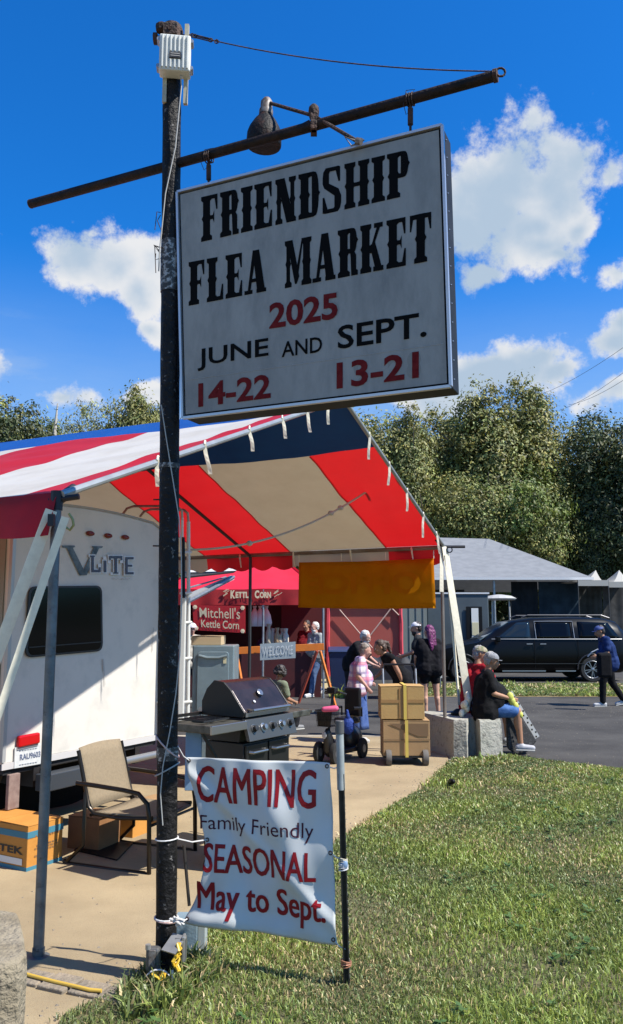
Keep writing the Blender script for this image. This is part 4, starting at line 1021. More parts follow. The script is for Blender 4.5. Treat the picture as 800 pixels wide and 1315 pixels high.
pipe('eave_pipe', E0-V((0, 0, .03)), E0+BD*TL_-V((0, 0, .03)), .022, galvd)
# near left leg: leans slightly, ends in a base plate
f0 = G(49, 1231); tpn = E0+V((.0, 0, -.04))
pipe('tent_leg', f0, tpn, .0255, galvd, 14); MB().lathe([(.055, 0), (.055, .012), (.03, .016), (.03, .05)], 12, Matrix.Translation(f0)).build('foot_plate', galvd, tent)
pf = V((F0.x, F0.y, 0)); pipe('tent_leg', pf, F0-V((0, 0, .03)), .022, mat('brown_galv', (.30, .25, .21), .5, .5, col2=(.2, .17, .15), nscale=6))
# corner fitting
mb = MB().tube([tpn+V((-.04, 0, .0)), tpn+V((.115, .0, .022))], .016, 8).tube([tpn-V((0, 0, .05)), tpn+V((0, 0, .05))], .032, 10).tube([tpn, tpn.lerp(R0, .035)+V((0, 0, .03))], .03, 10)
mb.build('corner_fitting', mat('dark_casting', (.03, .03, .035), .5, .5), tent, smooth=True)
mb = MB().tube([F0-V((0, 0, .12)), F0+V((0, 0, .02))], .035, 10).tube([F0, F0.lerp(R0, .05)], .032, 10).tube([F0+V((.02, 0, -.02)), F0+V((.30, 0, -.02))], .018, 8)
mb.tube([F0+V((.1, -.02, -.06))+V((.035*math.cos(a), 0, .035*math.sin(a))) for a in [k*PI/5 for k in range(11)]], .008, 5, caps=False)
mb.build('corner_fitting', mat('dark_casting'), tent, smooth=True)
# hanging webbing ties along both gable rafters
for E, ts, ln in ((E0, (.22, .36, .52, .66, .78, .90), .2), (F0, (.10, .26, .44, .62, .80), .28), ):
    for t in ts:
        a = E.lerp(R0, t)+front*1.2; q = MB(); w = .016; sw = random.uniform(-.3, .5)
        L_ = ln*random.uniform(.8, 1.15)
        pts = [a+V((.004*math.sin(k*.9+t*9)+sw*.014*k, -.02, -L_*k/6)) for k in range(7)]
        vs = []; 
        for k, p in enumerate(pts): vs += [p-V((w*.8, .0, 0)), p+V((w*.8, .004*math.sin(k), 0))]
        q.add(vs, [(2*k, 2*k+1, 2*k+3, 2*k+2) for k in range(6)])
        q.tube([a+V((0, .026*math.cos(b), .026*math.sin(b))) for b in [k*PI/4 for k in range(9)]], .006, 5, caps=False)
        q.build('tie_strap', wclr, tent, solid=.003)
for k in range(7):
    s = .4+k*.85; a = F0+BD*s+V((0, -.04, .0)); q = MB(); q.tube([a+V((0, .02, -.02)), a+V((0, -.02, -.06)), a+V((.02, 0, -.2))], [.014, .012, .008], 6).build('tie_strap', wclr, tent)
# drooping rope with knots
ra = P(497, 612, 9.3); rb = P(236, 706, 8.4)
cp = catenary(ra, rb, .22, 20); rp = MB().tube(cp, .0125, 6)
for i in (5, 6, 14): rp.ell(cp[i], (.035, .03, .03))
rp.build('rope', rope_m, tent, smooth=True)
# ratchet straps at the near left corner, running down to a stake out to the left
gs = G(-130, 1229); c1 = P(66, 655, 4.14)
def strap(name, a, b, w, m, par, tw=0):
    d = (b-a).normalized(); x = V((1, 0, 0)) if abs(d.x) < .9 else V((0, 1, 0)); x = (x-d*x.dot(d)).normalized(); k = 12; vs = []
    for i in range(k+1):
        p = a.lerp(b, i/k); an = -.62+tw*i/k; y = d.cross(x); z = x*math.cos(an)+y*math.sin(an); vs += [p-z*w/2, p+z*w/2]
    return MB().add(vs, [(2*i, 2*i+1, 2*i+3, 2*i+2) for i in range(k)]).build(name, m, par, solid=.003)
strap('strap', c1, G(-150, 1229), .062, wclr, tent, .15); strap('strap', P(84, 664, 4.08), G(-112, 1240), .040, wclr, tent, -.1)
MB().tube([G(-130, 1229)-V((0, 0, .1)), G(-130, 1229)+V((0, 0, .25))], .02, 8).build('stake', rust, tent)
hk = MB(); c = P(88, 672, 4.1); hk.tube([c+V((.0, 0, .05)), c+V((.02, 0, .02)), c+V((.026, 0, -.01)), c+V((.008, 0, -.035)), c+V((-.012, 0, -.02))], .007, 6).build('strap_hook', mat('brass_hook', (.35, .32, .12), .4, .6), tent, smooth=True)
MB().box(P(66, 668, 4.1), (.03, .03, .06)).build('ratchet', mat('dark_casting'), tent)
# cream straps from the far corner to the concrete block
sa = F0+V((.04, -.03, -.02)); sbp = P(603, 908, 10.45)
strap('strap', sa, sbp, .10, wclr, tent, .5); strap('strap', sa+V((.02, 0, -.1)), sbp+V((-.12, .05, .02)), .06, wclr, tent, -.3); strap('strap', sa+V((-.04, 0, 0)), P(567, 760, 10.25), .05, wclr, tent, .5)
bn_ = MB(); c = P(597, 893, 10.3)
for k in range(9): bn_.ell(c+V((random.uniform(-.05, .05), random.uniform(-.04, .04), random.uniform(-.22, .12))), (.035, .03, .05))
bn_.build('strap_bunch', wclr, tent, smooth=True)
# orange banner hung under the far eave, printed side outwards
ob_ = thing('orange_banner', 'plain back of an orange banner hung below the far eave of the striped canopy', 'banner', P(470, 750, 10.4))
q = [P(383, 780, 11.05), P(560, 781, 10.25), P(557, 717, 10.25), P(384, 722, 11.05)]; oq = quad_map(q); orn = mat('orange_vinyl', (.95, .46, .010), .6, spec=.2, col2=(.88, .41, .008), nscale=4, trans=.75)
MB().grid(lambda u, v: oq(u, v)+V((0, .02*math.sin(u*13+v*2)+.012*math.sin(u*31)*(v), -.012*math.sin(PI*u))), 40, 8).build('cloth', orn, ob_, smooth=True, ang=0, solid=.002)
m2 = mat('ghost_orange', (.92, .435, .009), .6, spec=.2, trans=.74); mb = MB()
letters(mb, 'OFFICE', [oq(.90, .28), oq(.08, .28), oq(.08, .74), oq(.90, .74)], (0, -.04, 0), .03)
mb.build('show_through', m2, ob_)
for u in (.0, .33, .66, 1.0):
    a = oq(u, 1); MB().tube([a, a+V((0, .0, .10))], .006, 5).build('tie', wclr, ob_)

# ================================================================ CAMPER TRAILER
T0 = V((-2.2, 6.0, 0)); TA = V((.466, .885, 0)).normalized(); TN = V((.885, -.466, 0)).normalized(); Wd = 1.755; ZB = .60; ZT = 2.5
def TP(w, z, out=0): return T0+TA*w+TN*out+V((0, 0, z))
def TX(px, py, out=0):
    p = PL(px, py, T0+TN*out, TN); return p
cam_w = mat('camper_white', (.72, .67, .60), .4, spec=.3, col2=(.67, .63, .57), nscale=2.5, bump=.02, bscale=4, grime=((.5, .49, .45), 3, .5, .8), detail=8)
cmp_ = thing('camper', 'white travel camper with dark rear window parked under the striped canopy', 'camper', TP(Wd/2, 0, -2))
LN = 6.2
n = 12; top = [TP(Wd*i/n, ZT+.045*math.sin(PI*i/n)-(.05 if i in (0, n) else 0)) for i in range(n+1)]
poly = [TP(0, ZB), TP(Wd, ZB)]+[top[i] for i in range(n, -1, -1)]
MB().prism(poly, TN*-LN).build('shell', cam_w, cmp_, bevel=.015)
for w in (.0, Wd):
    MB().box(TP(w, (ZB+ZT)/2-.03, .003), (.03, .03, ZT-ZB-.1), Matrix.Rotation(math.atan2(TA.y, TA.x), 3, 'Z')).build('corner_trim', mat('trim_grey', (.45, .46, .46), .4, .3), cmp_)
MB().tube([p+TN*.006 for p in top], .009, 6).build('roof_seam', mat('trim_grey'), cmp_)
MB().prism([TP(-.01, ZB-.035), TP(Wd+.01, ZB-.035), TP(Wd+.01, ZB+.01), TP(-.01, ZB+.01)], TN*.012).build('lower_trim', mat('trim_white', (.55, .53, .52), .5), cmp_)
MB().prism([TP(.02, ZB-.075, -.01), TP(Wd-.02, ZB-.075, -.01), TP(Wd-.02, ZB-.036, -.01), TP(.02, ZB-.036, -.01)], TN*-LN).build('underbody', mat('underbody_black', (.012, .011, .011), .8), cmp_)
# side wall details (near side): compartment door
# window with rubber frame
def rrect(c4, r, n=5):
    bl, br, tr, tl = c4; out = []
    for c, a, b in ((bl, tl, br), (br, bl, tr), (tr, br, tl), (tl, tr, bl)):
        d1 = (a-c).normalized()*r; d2 = (b-c).normalized()*r
        for k in range(n+1):
            t = k/n; out.append(c+d1*(1-t)**2+d2*t**2)
    return out
wq = [TX(31, 845, .012), TX(131, 836, .012), TX(130, 752, .012), TX(36, 753, .012)]
MB().prism(rrect(wq, .07), TN*.012).build('window_frame', mat('window_rubber', (.012, .012, .013), .5), cmp_, bevel=.003)
wc = sum(wq, V())/4; wq2 = [wc+(p-wc)*.94+TN*.011 for p in wq]
MB().prism(rrect(wq2, .06), TN*.003).build('window_pane', mat('camper_glass', (.002, .002, .003), .1, spec=.15), cmp_)
MB().bar(wq2[0].lerp(wq2[3], .12)+TN*.004, wq2[1].lerp(wq2[2], .12)+TN*.004, .008, .004, up=TN).build('window_rail', mat('window_rubber'), cmp_)
# clearance lights
rl = mat('dark_red_lens', (.16, .006, .006), .2)
for px, py in ((22, 677), (116, 685), (139, 688), (161, 690)):
    c = TX(px, py, .012); MB().ell(c, (.048, .022, .022), Matrix.Rotation(math.atan2(TA.y, TA.x), 3, 'Z'), 14, 6).build('marker_light', rl, cmp_, smooth=True)
# tail light, licence plate
def tbox(name, q, th, m, out=.006, bev=.006):
    q = [p+TN*out for p in q]; return MB().prism(q, TN*th).build(name, m, cmp_, bevel=bev)
lens = tbox('tail_light', [TX(19, 960), TX(47, 954), TX(47, 940), TX(20, 945)], .035, mat('red_lens_bright', (.62, .008, .012), .2, trans=.2), bev=.012)
tbox('lamp_base', [TX(19, 963), TX(46, 957), TX(46, 953), TX(19, 959)], .02, mat('lamp_grey', (.35, .32, .32), .5), bev=.002)
pl = tbox('licence_plate', [TX(16, 987), TX(50, 981), TX(50, 955), TX(17, 960)], .012, mat('plate_white', (.66, .67, .66), .5, col2=(.55, .57, .56), nscale=30), bev=.003)
mb = MB(); pm = mat('plate_print', (.10, .13, .22), .6); o_ = tuple(TN*.0205)
letters(mb, 'RAU9603', [TX(23, 976.5), TX(49.5, 971.5), TX(49.5, 964), TX(23, 968.5)], o_, .02)
mb.build('plate_text', pm, pl, fix=False); mb = MB()
for k in range(7):
    for yy in (964, 982): mb.bar(TX(25+k*3.4, yy-k*.55, .0205), TX(27+k*3.4, yy-k*.55-.3, .0205), .001, .008, up=TN)
mb.build('plate_print', pm, pl)['kind'] = 'stuff'
# V LITE emblem
dk = mat('emblem_dark', (.035, .04, .045), .35, .3, col2=(.20, .21, .21), nscale=9); out_m = mat('emblem_outline', (.72, .73, .74), .4); nav = mat('emblem_navy', (.05, .055, .09), .4)
def tp(name, polys, m, out):
    mb = MB()
    for i, p in enumerate(polys): mb.add([TX(x, y)+TN*(out+.0003*i) for x, y in p], [tuple(range(len(p)))])
    return mb.build(name, m, cmp_, fix=False)
zx = lambda x, y: (x*.3, 480+y*.3)
tp('emblem', [[zx(262, 735), zx(315, 735), zx(318, 742), zx(308, 745), zx(355, 838), zx(398, 745), zx(388, 742), zx(392, 738), zx(437, 738), zx(434, 745), zx(420, 748), zx(368, 862), zx(338, 864), zx(282, 746), zx(262, 744)]], dk, .010)
# LITE with a raised pale outline behind dark letters
def L2(ch, x, y, w, h, g=0):
    a, b = x-g, x+w+g; t, u = y-g, y+h+g; s = 11+g*2
    R = lambda x0, y0, x1, y1: [zx(x0, y0), zx(x1, y0), zx(x1, y1), zx(x0, y1)]
    if ch == 'L': return [R(a, t, a+s, u), R(a-5, t, a+s+4, t+s*.6), R(a, u-s, b, u), R(b-s*.7, u-s*2, b, u)]
    if ch == 'I': return [R(a, t, a+s, u)]
    if ch == 'T': return [R((a+b)/2-s/2, t, (a+b)/2+s/2, u), R(a, t, b, t+s), R(a, t, a+s*.6, t+s*1.7), R(b-s*.6, t, b, t+s*1.7), R((a+b)/2-s, u-s*.5, (a+b)/2+s, u)]
    if ch == 'E': return [R(a, t, a+s, u), R(a, t, b, t+s*.9), R(a, (t+u)/2-s*.4, b-6, (t+u)/2+s*.4), R(a, u-s*.9, b, u)]
pb_, pd_ = [], []
for ch, x, y, w, h in (('L', 384, 778, 40, 72), ('I', 437, 800, 11, 50), ('T', 460, 780, 56, 76), ('E', 528, 785, 36, 74)):
    pb_ += L2(ch, x, y, w, h, 5); pd_ += L2(ch, x, y, w, h, 0)
pb_.append([zx(435, 783), zx(450, 783), zx(450, 796), zx(435, 796)])
tp('emblem_outline', pb_, out_m, .0125); tp('emblem_letters', pd_, nav, .0185)
mb = MB(); 
for k in range(11): mb.bar(TX(143+k*2.5, 743+(k%3)*.8, .0105), TX(144.6+k*2.5, 744-(k%2)*1.5, .0105), .001, .005, up=TN)
mb.build('emblem_script', mat('script_grey', (.32, .33, .34), .5), cmp_)
dr = MB()
for x0, y0, x1, y1 in ((133, 846, 135, 880), (197, 806, 196, 836), (132, 846, 133, 862), (36, 800, 37, 812)):
    dr.bar(TX(x0, y0, .0105), TX(x1, y1, .0105), .006, .001, up=TN)
dr.build('drip_stains', mat('drip', (.44, .44, .42), .6), cmp_)
MB().prism([T0-TN*.06+V((0, 0, ZB+.01)), T0-TN*LN+V((0, 0, ZB+.01)), T0-TN*LN+V((0, 0, ZT-.08)), T0-TN*.06+V((0, 0, ZT-.08))], TA*-.012).build('side_panel', mat('camper_side_shaded', (.24, .24, .19), .5), cmp_)  # added panel, colour darkened to counter bounce from the sunlit pad
# side seam
MB().tube([T0-TN*.4+V((0, 0, ZB))-TA*.003, T0-TN*.4+V((0, 0, ZT-.06))-TA*.003], .005, 5).build('side_seam', mat('trim_grey'), cmp_)
# bumper, brackets, axle and wheels, stabilisers
ub = mat('chassis_black', (.018, .018, .020), .5, .3, col2=(.04, .03, .025), nscale=8)
MB().prism([TP(.28, .38, .16), TP(1.02, .38, .16), TP(1.02, .50, .16), TP(.28, .50, .16)], TN*-.12).build('bumper', mat('bumper_slate', (.05, .06, .075), .45, .3), cmp_, bevel=.006)
MB().tube([TP(1.05, .47, .12), TP(1.75, .47, .12)], .03, 12).build('bumper_tube', mat('grey_tube', (.3, .31, .32), .4, .6), cmp_, smooth=True)
MB().prism([TP(.0, .30, .05), TP(.10, .30, .05), TP(.10, .54, .05), TP(.0, .54, .05)], TN*.03).build('corner_bracket', mat('rust_plate', (.20, .13, .11), .8, col2=(.28, .2, .17), nscale=20), cmp_, bevel=.004)
for w in (.3, 1.45): MB().prism([TP(w, .40), TP(w+.06, .40), TP(w+.06, .54), TP(w, .54)], TN*-LN).build('chassis_rail', ub, cmp_)
for k in range(5): MB().prism([TP(.1, .43, -.4-k), TP(Wd-.1, .43, -.4-k), TP(Wd-.1, .52, -.4-k), TP(.1, .52, -.4-k)], TN*-.06).build('cross_member', ub, cmp_)
M_ = Matrix.Rotation(math.atan2(TA.y, TA.x), 4, 'Z')@Matrix.Rotation(PI/2, 4, 'Y')
for d_ in (2.2, 3.0):
    for w in (.12, Wd-.12):
        c = TP(w, .31, -d_); wl = MB().lathe([(.17, -.1), (.29, -.1), (.31, -.06), (.31, .06), (.29, .1), (.17, .1)], 24, Matrix.Translation(c)@M_).build('wheel', mat('tyre'), cmp_, smooth=True)
        MB().lathe([(.01, -.05), (.17, -.07), (.17, .07), (.01, .05)], 16, Matrix.Translation(c)@M_).build('rim', mat('wheel_white', (.5, .5, .5), .5), wl)
    MB().tube([TP(.1, .31, -d_), TP(Wd-.1, .31, -d_)], .04, 10).build('axle', ub, cmp_)
for w in (.15, 1.5): MB().bar(TP(w, .5, -.2), TP(w+.1, .03, -.5), .05, .05).box(TP(w+.1, .02, -.5), (.16, .12, .03)).build('stabiliser', ub, cmp_)
MB().grid(lambda u, v: TP(.02+(Wd-.04)*u, .03+.54*v, -.62+.03*math.sin(u*19)*(1-v)), 30, 4).build('skirt', mat('underside_shade_black', (.008, .008, .008), .9, spec=.1), cmp_, smooth=True)  # added black sheet that makes the space under the camper read as shade
MB().grid(lambda u, v: T0+TA*.02+TN*(-.62-4*u)+V((0, 0, .03+.54*v)), 10, 2).build('side_shade_sheet', mat('underside_shade_black'), cmp_)  # same added black sheet along the side, darkening the underside
MB().tube([TP(1.2, .45, -.05), TP(1.5, .12, -.1), TP(1.6, .05, .1), TP(1.1, .03, .25)], .02, 8).build('drain_hose', ub, cmp_, smooth=True)
# rear ladder with hoops over the roof
wr = mat('ladder_white', (.66, .66, .62), .4)
y1_, y2_ = 7.45, 7.62
la = [P(158, 660, 8.6), P(163, 653, 8.55), P(172, 650, 8.45), P(205, 650, 7.9), P(228, 651, 7.52), P(233.5, 656, 7.45), P(234, 668, 7.45), P(234, 765, 7.45)]
lb = [P(180, 663, 8.8), P(185, 657, 8.7), P(194, 654, 8.6), P(215, 654, 8.1), P(236, 655, 7.7), P(241, 659, 7.62), P(242, 670, 7.62), P(242, 800, 7.62), P(241, 927, 7.62)]
lad = thing('ladder', 'white tubular camper ladder with hooped handrails standing behind the sign pole', 'ladder', P(238, 926, 7.5))
MB().tube(la[:7], .013, 8).build('handrail', mat('handrail_brown', (.33, .16, .11), .5, col2=(.5, .42, .36), nscale=4), lad, smooth=True)
MB().tube(lb[:7], .013, 8).build('handrail', mat('handrail_brown'), lad, smooth=True)
MB().tube([P(234, 665, 7.45), P(234, 765, 7.45)], .013, 8).build('rail', wr, lad); MB().box((P(234, 766, 7.45)+P(234, 928, 7.45))/2, (.05, .05, (P(234, 766, 7.45)-P(234, 928, 7.45)).z)).build('rail', wr, lad, bevel=.008)
MB().tube(lb[6:], .018, 10).build('rail', wr, lad, smooth=True)
for py in (710, 762, 800, 846, 902):
    a = P(232, py, 7.45); b = P(245.5, py-1, 7.64); MB().tube([a, b], .012, 8).build('rung', wr, lad)
for py in (710, 902): MB().tube([P(236, py, 7.5), TP(Wd-.03, P(236, py, 7.5).z)], .01, 6).build('bracket', wr, lad)

# ================================================================ PATIO CHAIR
def patio_chair():
    f = V((.93, -.37, 0)).normalized(); r = V((-f.y, f.x, 0))   # r: towards far side
    o = G(112, 1100)                                             # near rear corner
    o = V((-1.50, 5.72, 0))
    t = thing('patio_chair', 'tan sling patio chair with dark metal arms in front of the camper', 'chair', o+f*.22+r*.25)
    C = lambda a, b, z: o+f*a+r*b+V((0, 0, z))
    fr = mat('bronze_frame', (.035, .028, .022), .3, .7); sl_ = mat('tan_sling', (.30, .235, .15), .85, col2=(.25, .195, .125), nscale=60, bump=.4, bscale=250)
    bwd = .50
    for b in (0, bwd):
        MB().tube([C(-.10, b, .74), C(-.06, b, .60), C(.0, b, .38), C(.05, b, .335), C(.25, b, .325), C(.50, b, .345)], .014, 10).build('side_rail', fr, t, smooth=True)
        bb = b-.045 if b == 0 else b+.045
        MB().tube([C(-.07, bb, .535), C(.05, bb, .53), C(.30, bb, .515), C(.42, bb, .50), C(.49, bb, .44), C(.505, bb, .36), C(.51, bb, .18), C(.515, bb, .014), C(.48, bb, .012), C(.2, bb, .012), C(-.12, bb, .012), C(-.15, bb, .03)], .015, 10).build('arm_and_leg', fr, t, smooth=True)
        MB().tube([C(-.03, b, .47), C(-.0, bb, .25), C(.0, bb, .14), C(-.13, bb, .02)], .013, 8).build('rear_leg', fr, t, smooth=True)
        MB().tube([C(-.04, b, .53), C(-.04, bb, .53)], .012, 6).build('arm_joint', fr, t)
    for a, z in ((.02, .335), (.48, .335)): MB().tube([C(a, 0, z-.01), C(a, bwd, z-.01)], .011, 8).build('cross_bar', fr, t)
    MB().tube([C(.5, -.04, .30), C(.5, bwd+.04, .30)], .01, 8).build('cross_bar', fr, t)
    prof = [(-.105, .755), (-.085, .69), (-.055, .60), (-.028, .50), (-.005, .42), (.02, .365)]
    MB().grid(lambda u, v: (lambda k: C(prof[k][0]-.012*math.sin(PI*u), .012+(bwd-.024)*u, prof[k][1]+.012*math.sin(PI*u)*(1 if k == 0 else 0)))(min(5, int(round(v*5)))), 8, 5).build('back_sling', sl_, t, smooth=True, ang=0, solid=.008)
    MB().grid(lambda u, v: C(.04+.47*v, .012+(bwd-.024)*u, .342-.03*math.sin(PI*u)*math.sin(PI*(v*.8+.1))-(.012 if v == 1 else 0)), 8, 8).build('seat_sling', sl_, t, smooth=True, ang=0, solid=.01)
patio_chair()

# ================================================================ CARTONS UNDER THE CAMPER
cardo = mat('orange_carton', (.52, .22, .035), .8, col2=(.58, .26, .045), nscale=6, bump=.1); card = mat('brown_carton', (.40, .24, .11), .85, col2=(.34, .20, .09), nscale=6, bump=.15); tealb = mat('teal_band', (.05, .20, .28), .7); prnt = mat('print_black', (.03, .025, .02), .7)
def carton(lab, nearc, xdir, w, d, h, m, extra=None, grp=None):
    x = V(xdir).normalized(); y = V((-x.y, x.x, 0)); o = V(nearc)
    t = thing('carton', lab, 'box', o+x*w/2+y*d/2, 0, 'cartons under the camper' if o.y < 6.6 else None)
    C = lambda a, b, c: o+x*a+y*b+V((0, 0, c))
    MB().prism([C(0, 0, 0), C(w, 0, 0), C(w, d, 0), C(0, d, 0)], (0, 0, h)).build('box', m, t, bevel=.004)
    MB().prism([C(-.002, -.002, h+.001), C(w/2-.003, -.002, h+.006), C(w/2-.003, d+.002, h+.006), C(-.002, d+.002, h+.001)], (0, 0, .004)).build('flap', m, t)
    MB().prism([C(w/2+.003, -.002, h+.006), C(w+.002, -.002, h+.001), C(w+.002, d+.002, h+.001), C(w/2+.003, d+.002, h+.006)], (0, 0, .004)).build('flap', m, t)
    if extra: extra(t, C, w, d, h)
    return t
def ttek(t, C, w, d, h):
    # band round the top and bottom, lettering on the left (shaded) face and print on the right face
    for z0, z1 in ((h-.075, h-.035), (.0, .035)):
        MB().prism([C(-.003, -.003, z0), C(w+.003, -.003, z0), C(w+.003, d+.003, z0), C(-.003, d+.003, z0)], (0, 0, z1-z0)).build('colour_band', tealb, t)
    xx = (C(1, 0, 0)-C(0, 0, 0)); n_ = tuple((C(0, -1, 0)-C(0, 0, 0))*.004)
    mb = MB(); letters(mb, 'T-TEK', [C(w*.30, 0, h*.38), C(w*.94, 0, h*.38), C(w*.94, 0, h*.54), C(w*.30, 0, h*.54)], n_, .03); mb.build('lettering', prnt, t)
    n2_ = tuple((C(1, 0, 0)-C(0, 0, 0))*.004); mb = MB()
    rq = random.Random(3)
    for z0, a, b in ((.74, .2, .5), (.70, .6, .85), (.52, .25, .8), (.46, .2, .85), (.40, .3, .8), (.30, .2, .4)):
        y = a
        while y < b:
            L_ = rq.uniform(.03, .09); mb.prism([C(w+.002, d*y, h*z0), C(w+.002, d*(y+L_), h*z0), C(w+.002, d*(y+L_), h*(z0+.035)), C(w+.002, d*y, h*(z0+.035))], V(n2_)*.3); y += L_+.025
    mb.build('print', mat('faint_print', (.25, .13, .05), .7), t)
    MB().prism([C(w*.5, -.004, .045), C(w*.93, -.004, .045), C(w*.93, -.004, .085), C(w*.5, -.004, .085)], tuple(V(n_)*.2)).build('label', mat('paper'), t)
gA = G(33.5, 1122); gB = G(79, 1107)
xd = V((.885, -.2, 0)).normalized()
# front face runs left from the near corner; depth runs away to the right
dy = (gB-gA); dd = dy.length; y_ = dy.normalized(); x_ = V((y_.y, -y_.x, 0))
carton('orange and teal carton with bold black lettering behind the left tent leg', gA-x_*.55, x_, .55, dd, P(35, 1062, gA.y).z, cardo, ttek)
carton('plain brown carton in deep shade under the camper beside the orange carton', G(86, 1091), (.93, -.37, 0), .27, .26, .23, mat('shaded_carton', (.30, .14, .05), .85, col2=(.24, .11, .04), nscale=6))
carton('brown carton behind the seat of the patio chair, under the camper', G(137, 1074), (.90, -.42, 0), .24, .2, .17, cardo)
carton('small brown carton showing between the patio chair and the sign pole', G(178, 1058), (.9, -.42, 0), .2, .2, .19, card)
bg_ = thing('chair_shadow_sheet', 'black sheet laid on the pad as the painted shadow beneath the patio chair', 'mat', G(115, 1100))
MB().prism([G(95, 1095)+V((0, 0, .014)), G(150, 1108)+V((0, 0, .014)), G(172, 1085)+V((0, 0, .014)), G(120, 1075)+V((0, 0, .014))], (0, 0, .008)).build('sheet', black, bg_)  # flat black sheet painted in as the chair seat's cast shadow

# ================================================================ METAL CABINET WITH BOX ON TOP
cbx = P(246, 870, 8.2).x; cbw = P(300, 870, 8.2).x-cbx; zt = P(280, 829, 8.2).z
mc = thing('metal_cabinet', 'blue-grey metal cabinet with embossed front standing behind the barbecue', 'cabinet', (cbx+cbw/2, 8.5, 0)); mcm = mat('bluegrey_metal', (.24, .31, .34), .4, .3, col2=(.19, .25, .28), nscale=6, bump=.08, bscale=10)
MB().box((cbx+cbw/2, 8.5, zt/2), (cbw, .55, zt)).build('body', mcm, mc, bevel=.012)
MB().prism(rrect([V((cbx+.05, 8.222, .5)), V((cbx+cbw-.05, 8.222, .5)), V((cbx+cbw-.05, 8.222, zt-.06)), V((cbx+.05, 8.222, zt-.06))], .04), (0, -.012, 0)).build('embossed_panel', mcm, mc, bevel=.008)
MB().tube([(cbx+.07, 8.205, zt-.10), (cbx+.15, 8.2, zt-.12), (cbx+cbw-.15, 8.2, zt-.12), (cbx+cbw-.07, 8.205, zt-.10)], .014, 8).build('pressed_rib', mcm, mc, smooth=True)
MB().tube([(cbx+.1, 8.205, zt-.62), (cbx+.1, 8.195, zt-.62)], .03, 14).build('knob', galv, mc)
MB().box((cbx+cbw-.09, 8.205, zt-.14), (.03, .006, .07)).build('sticker', mat('yellow_sticker', (.6, .55, .35), .6), mc)
carton('flat pale carton lying on top of the blue-grey metal cabinet', (cbx-.02, 8.26, zt+.002), (1, 0, 0), .30, .42, .085, mat('pale_carton', (.52, .38, .22), .85))

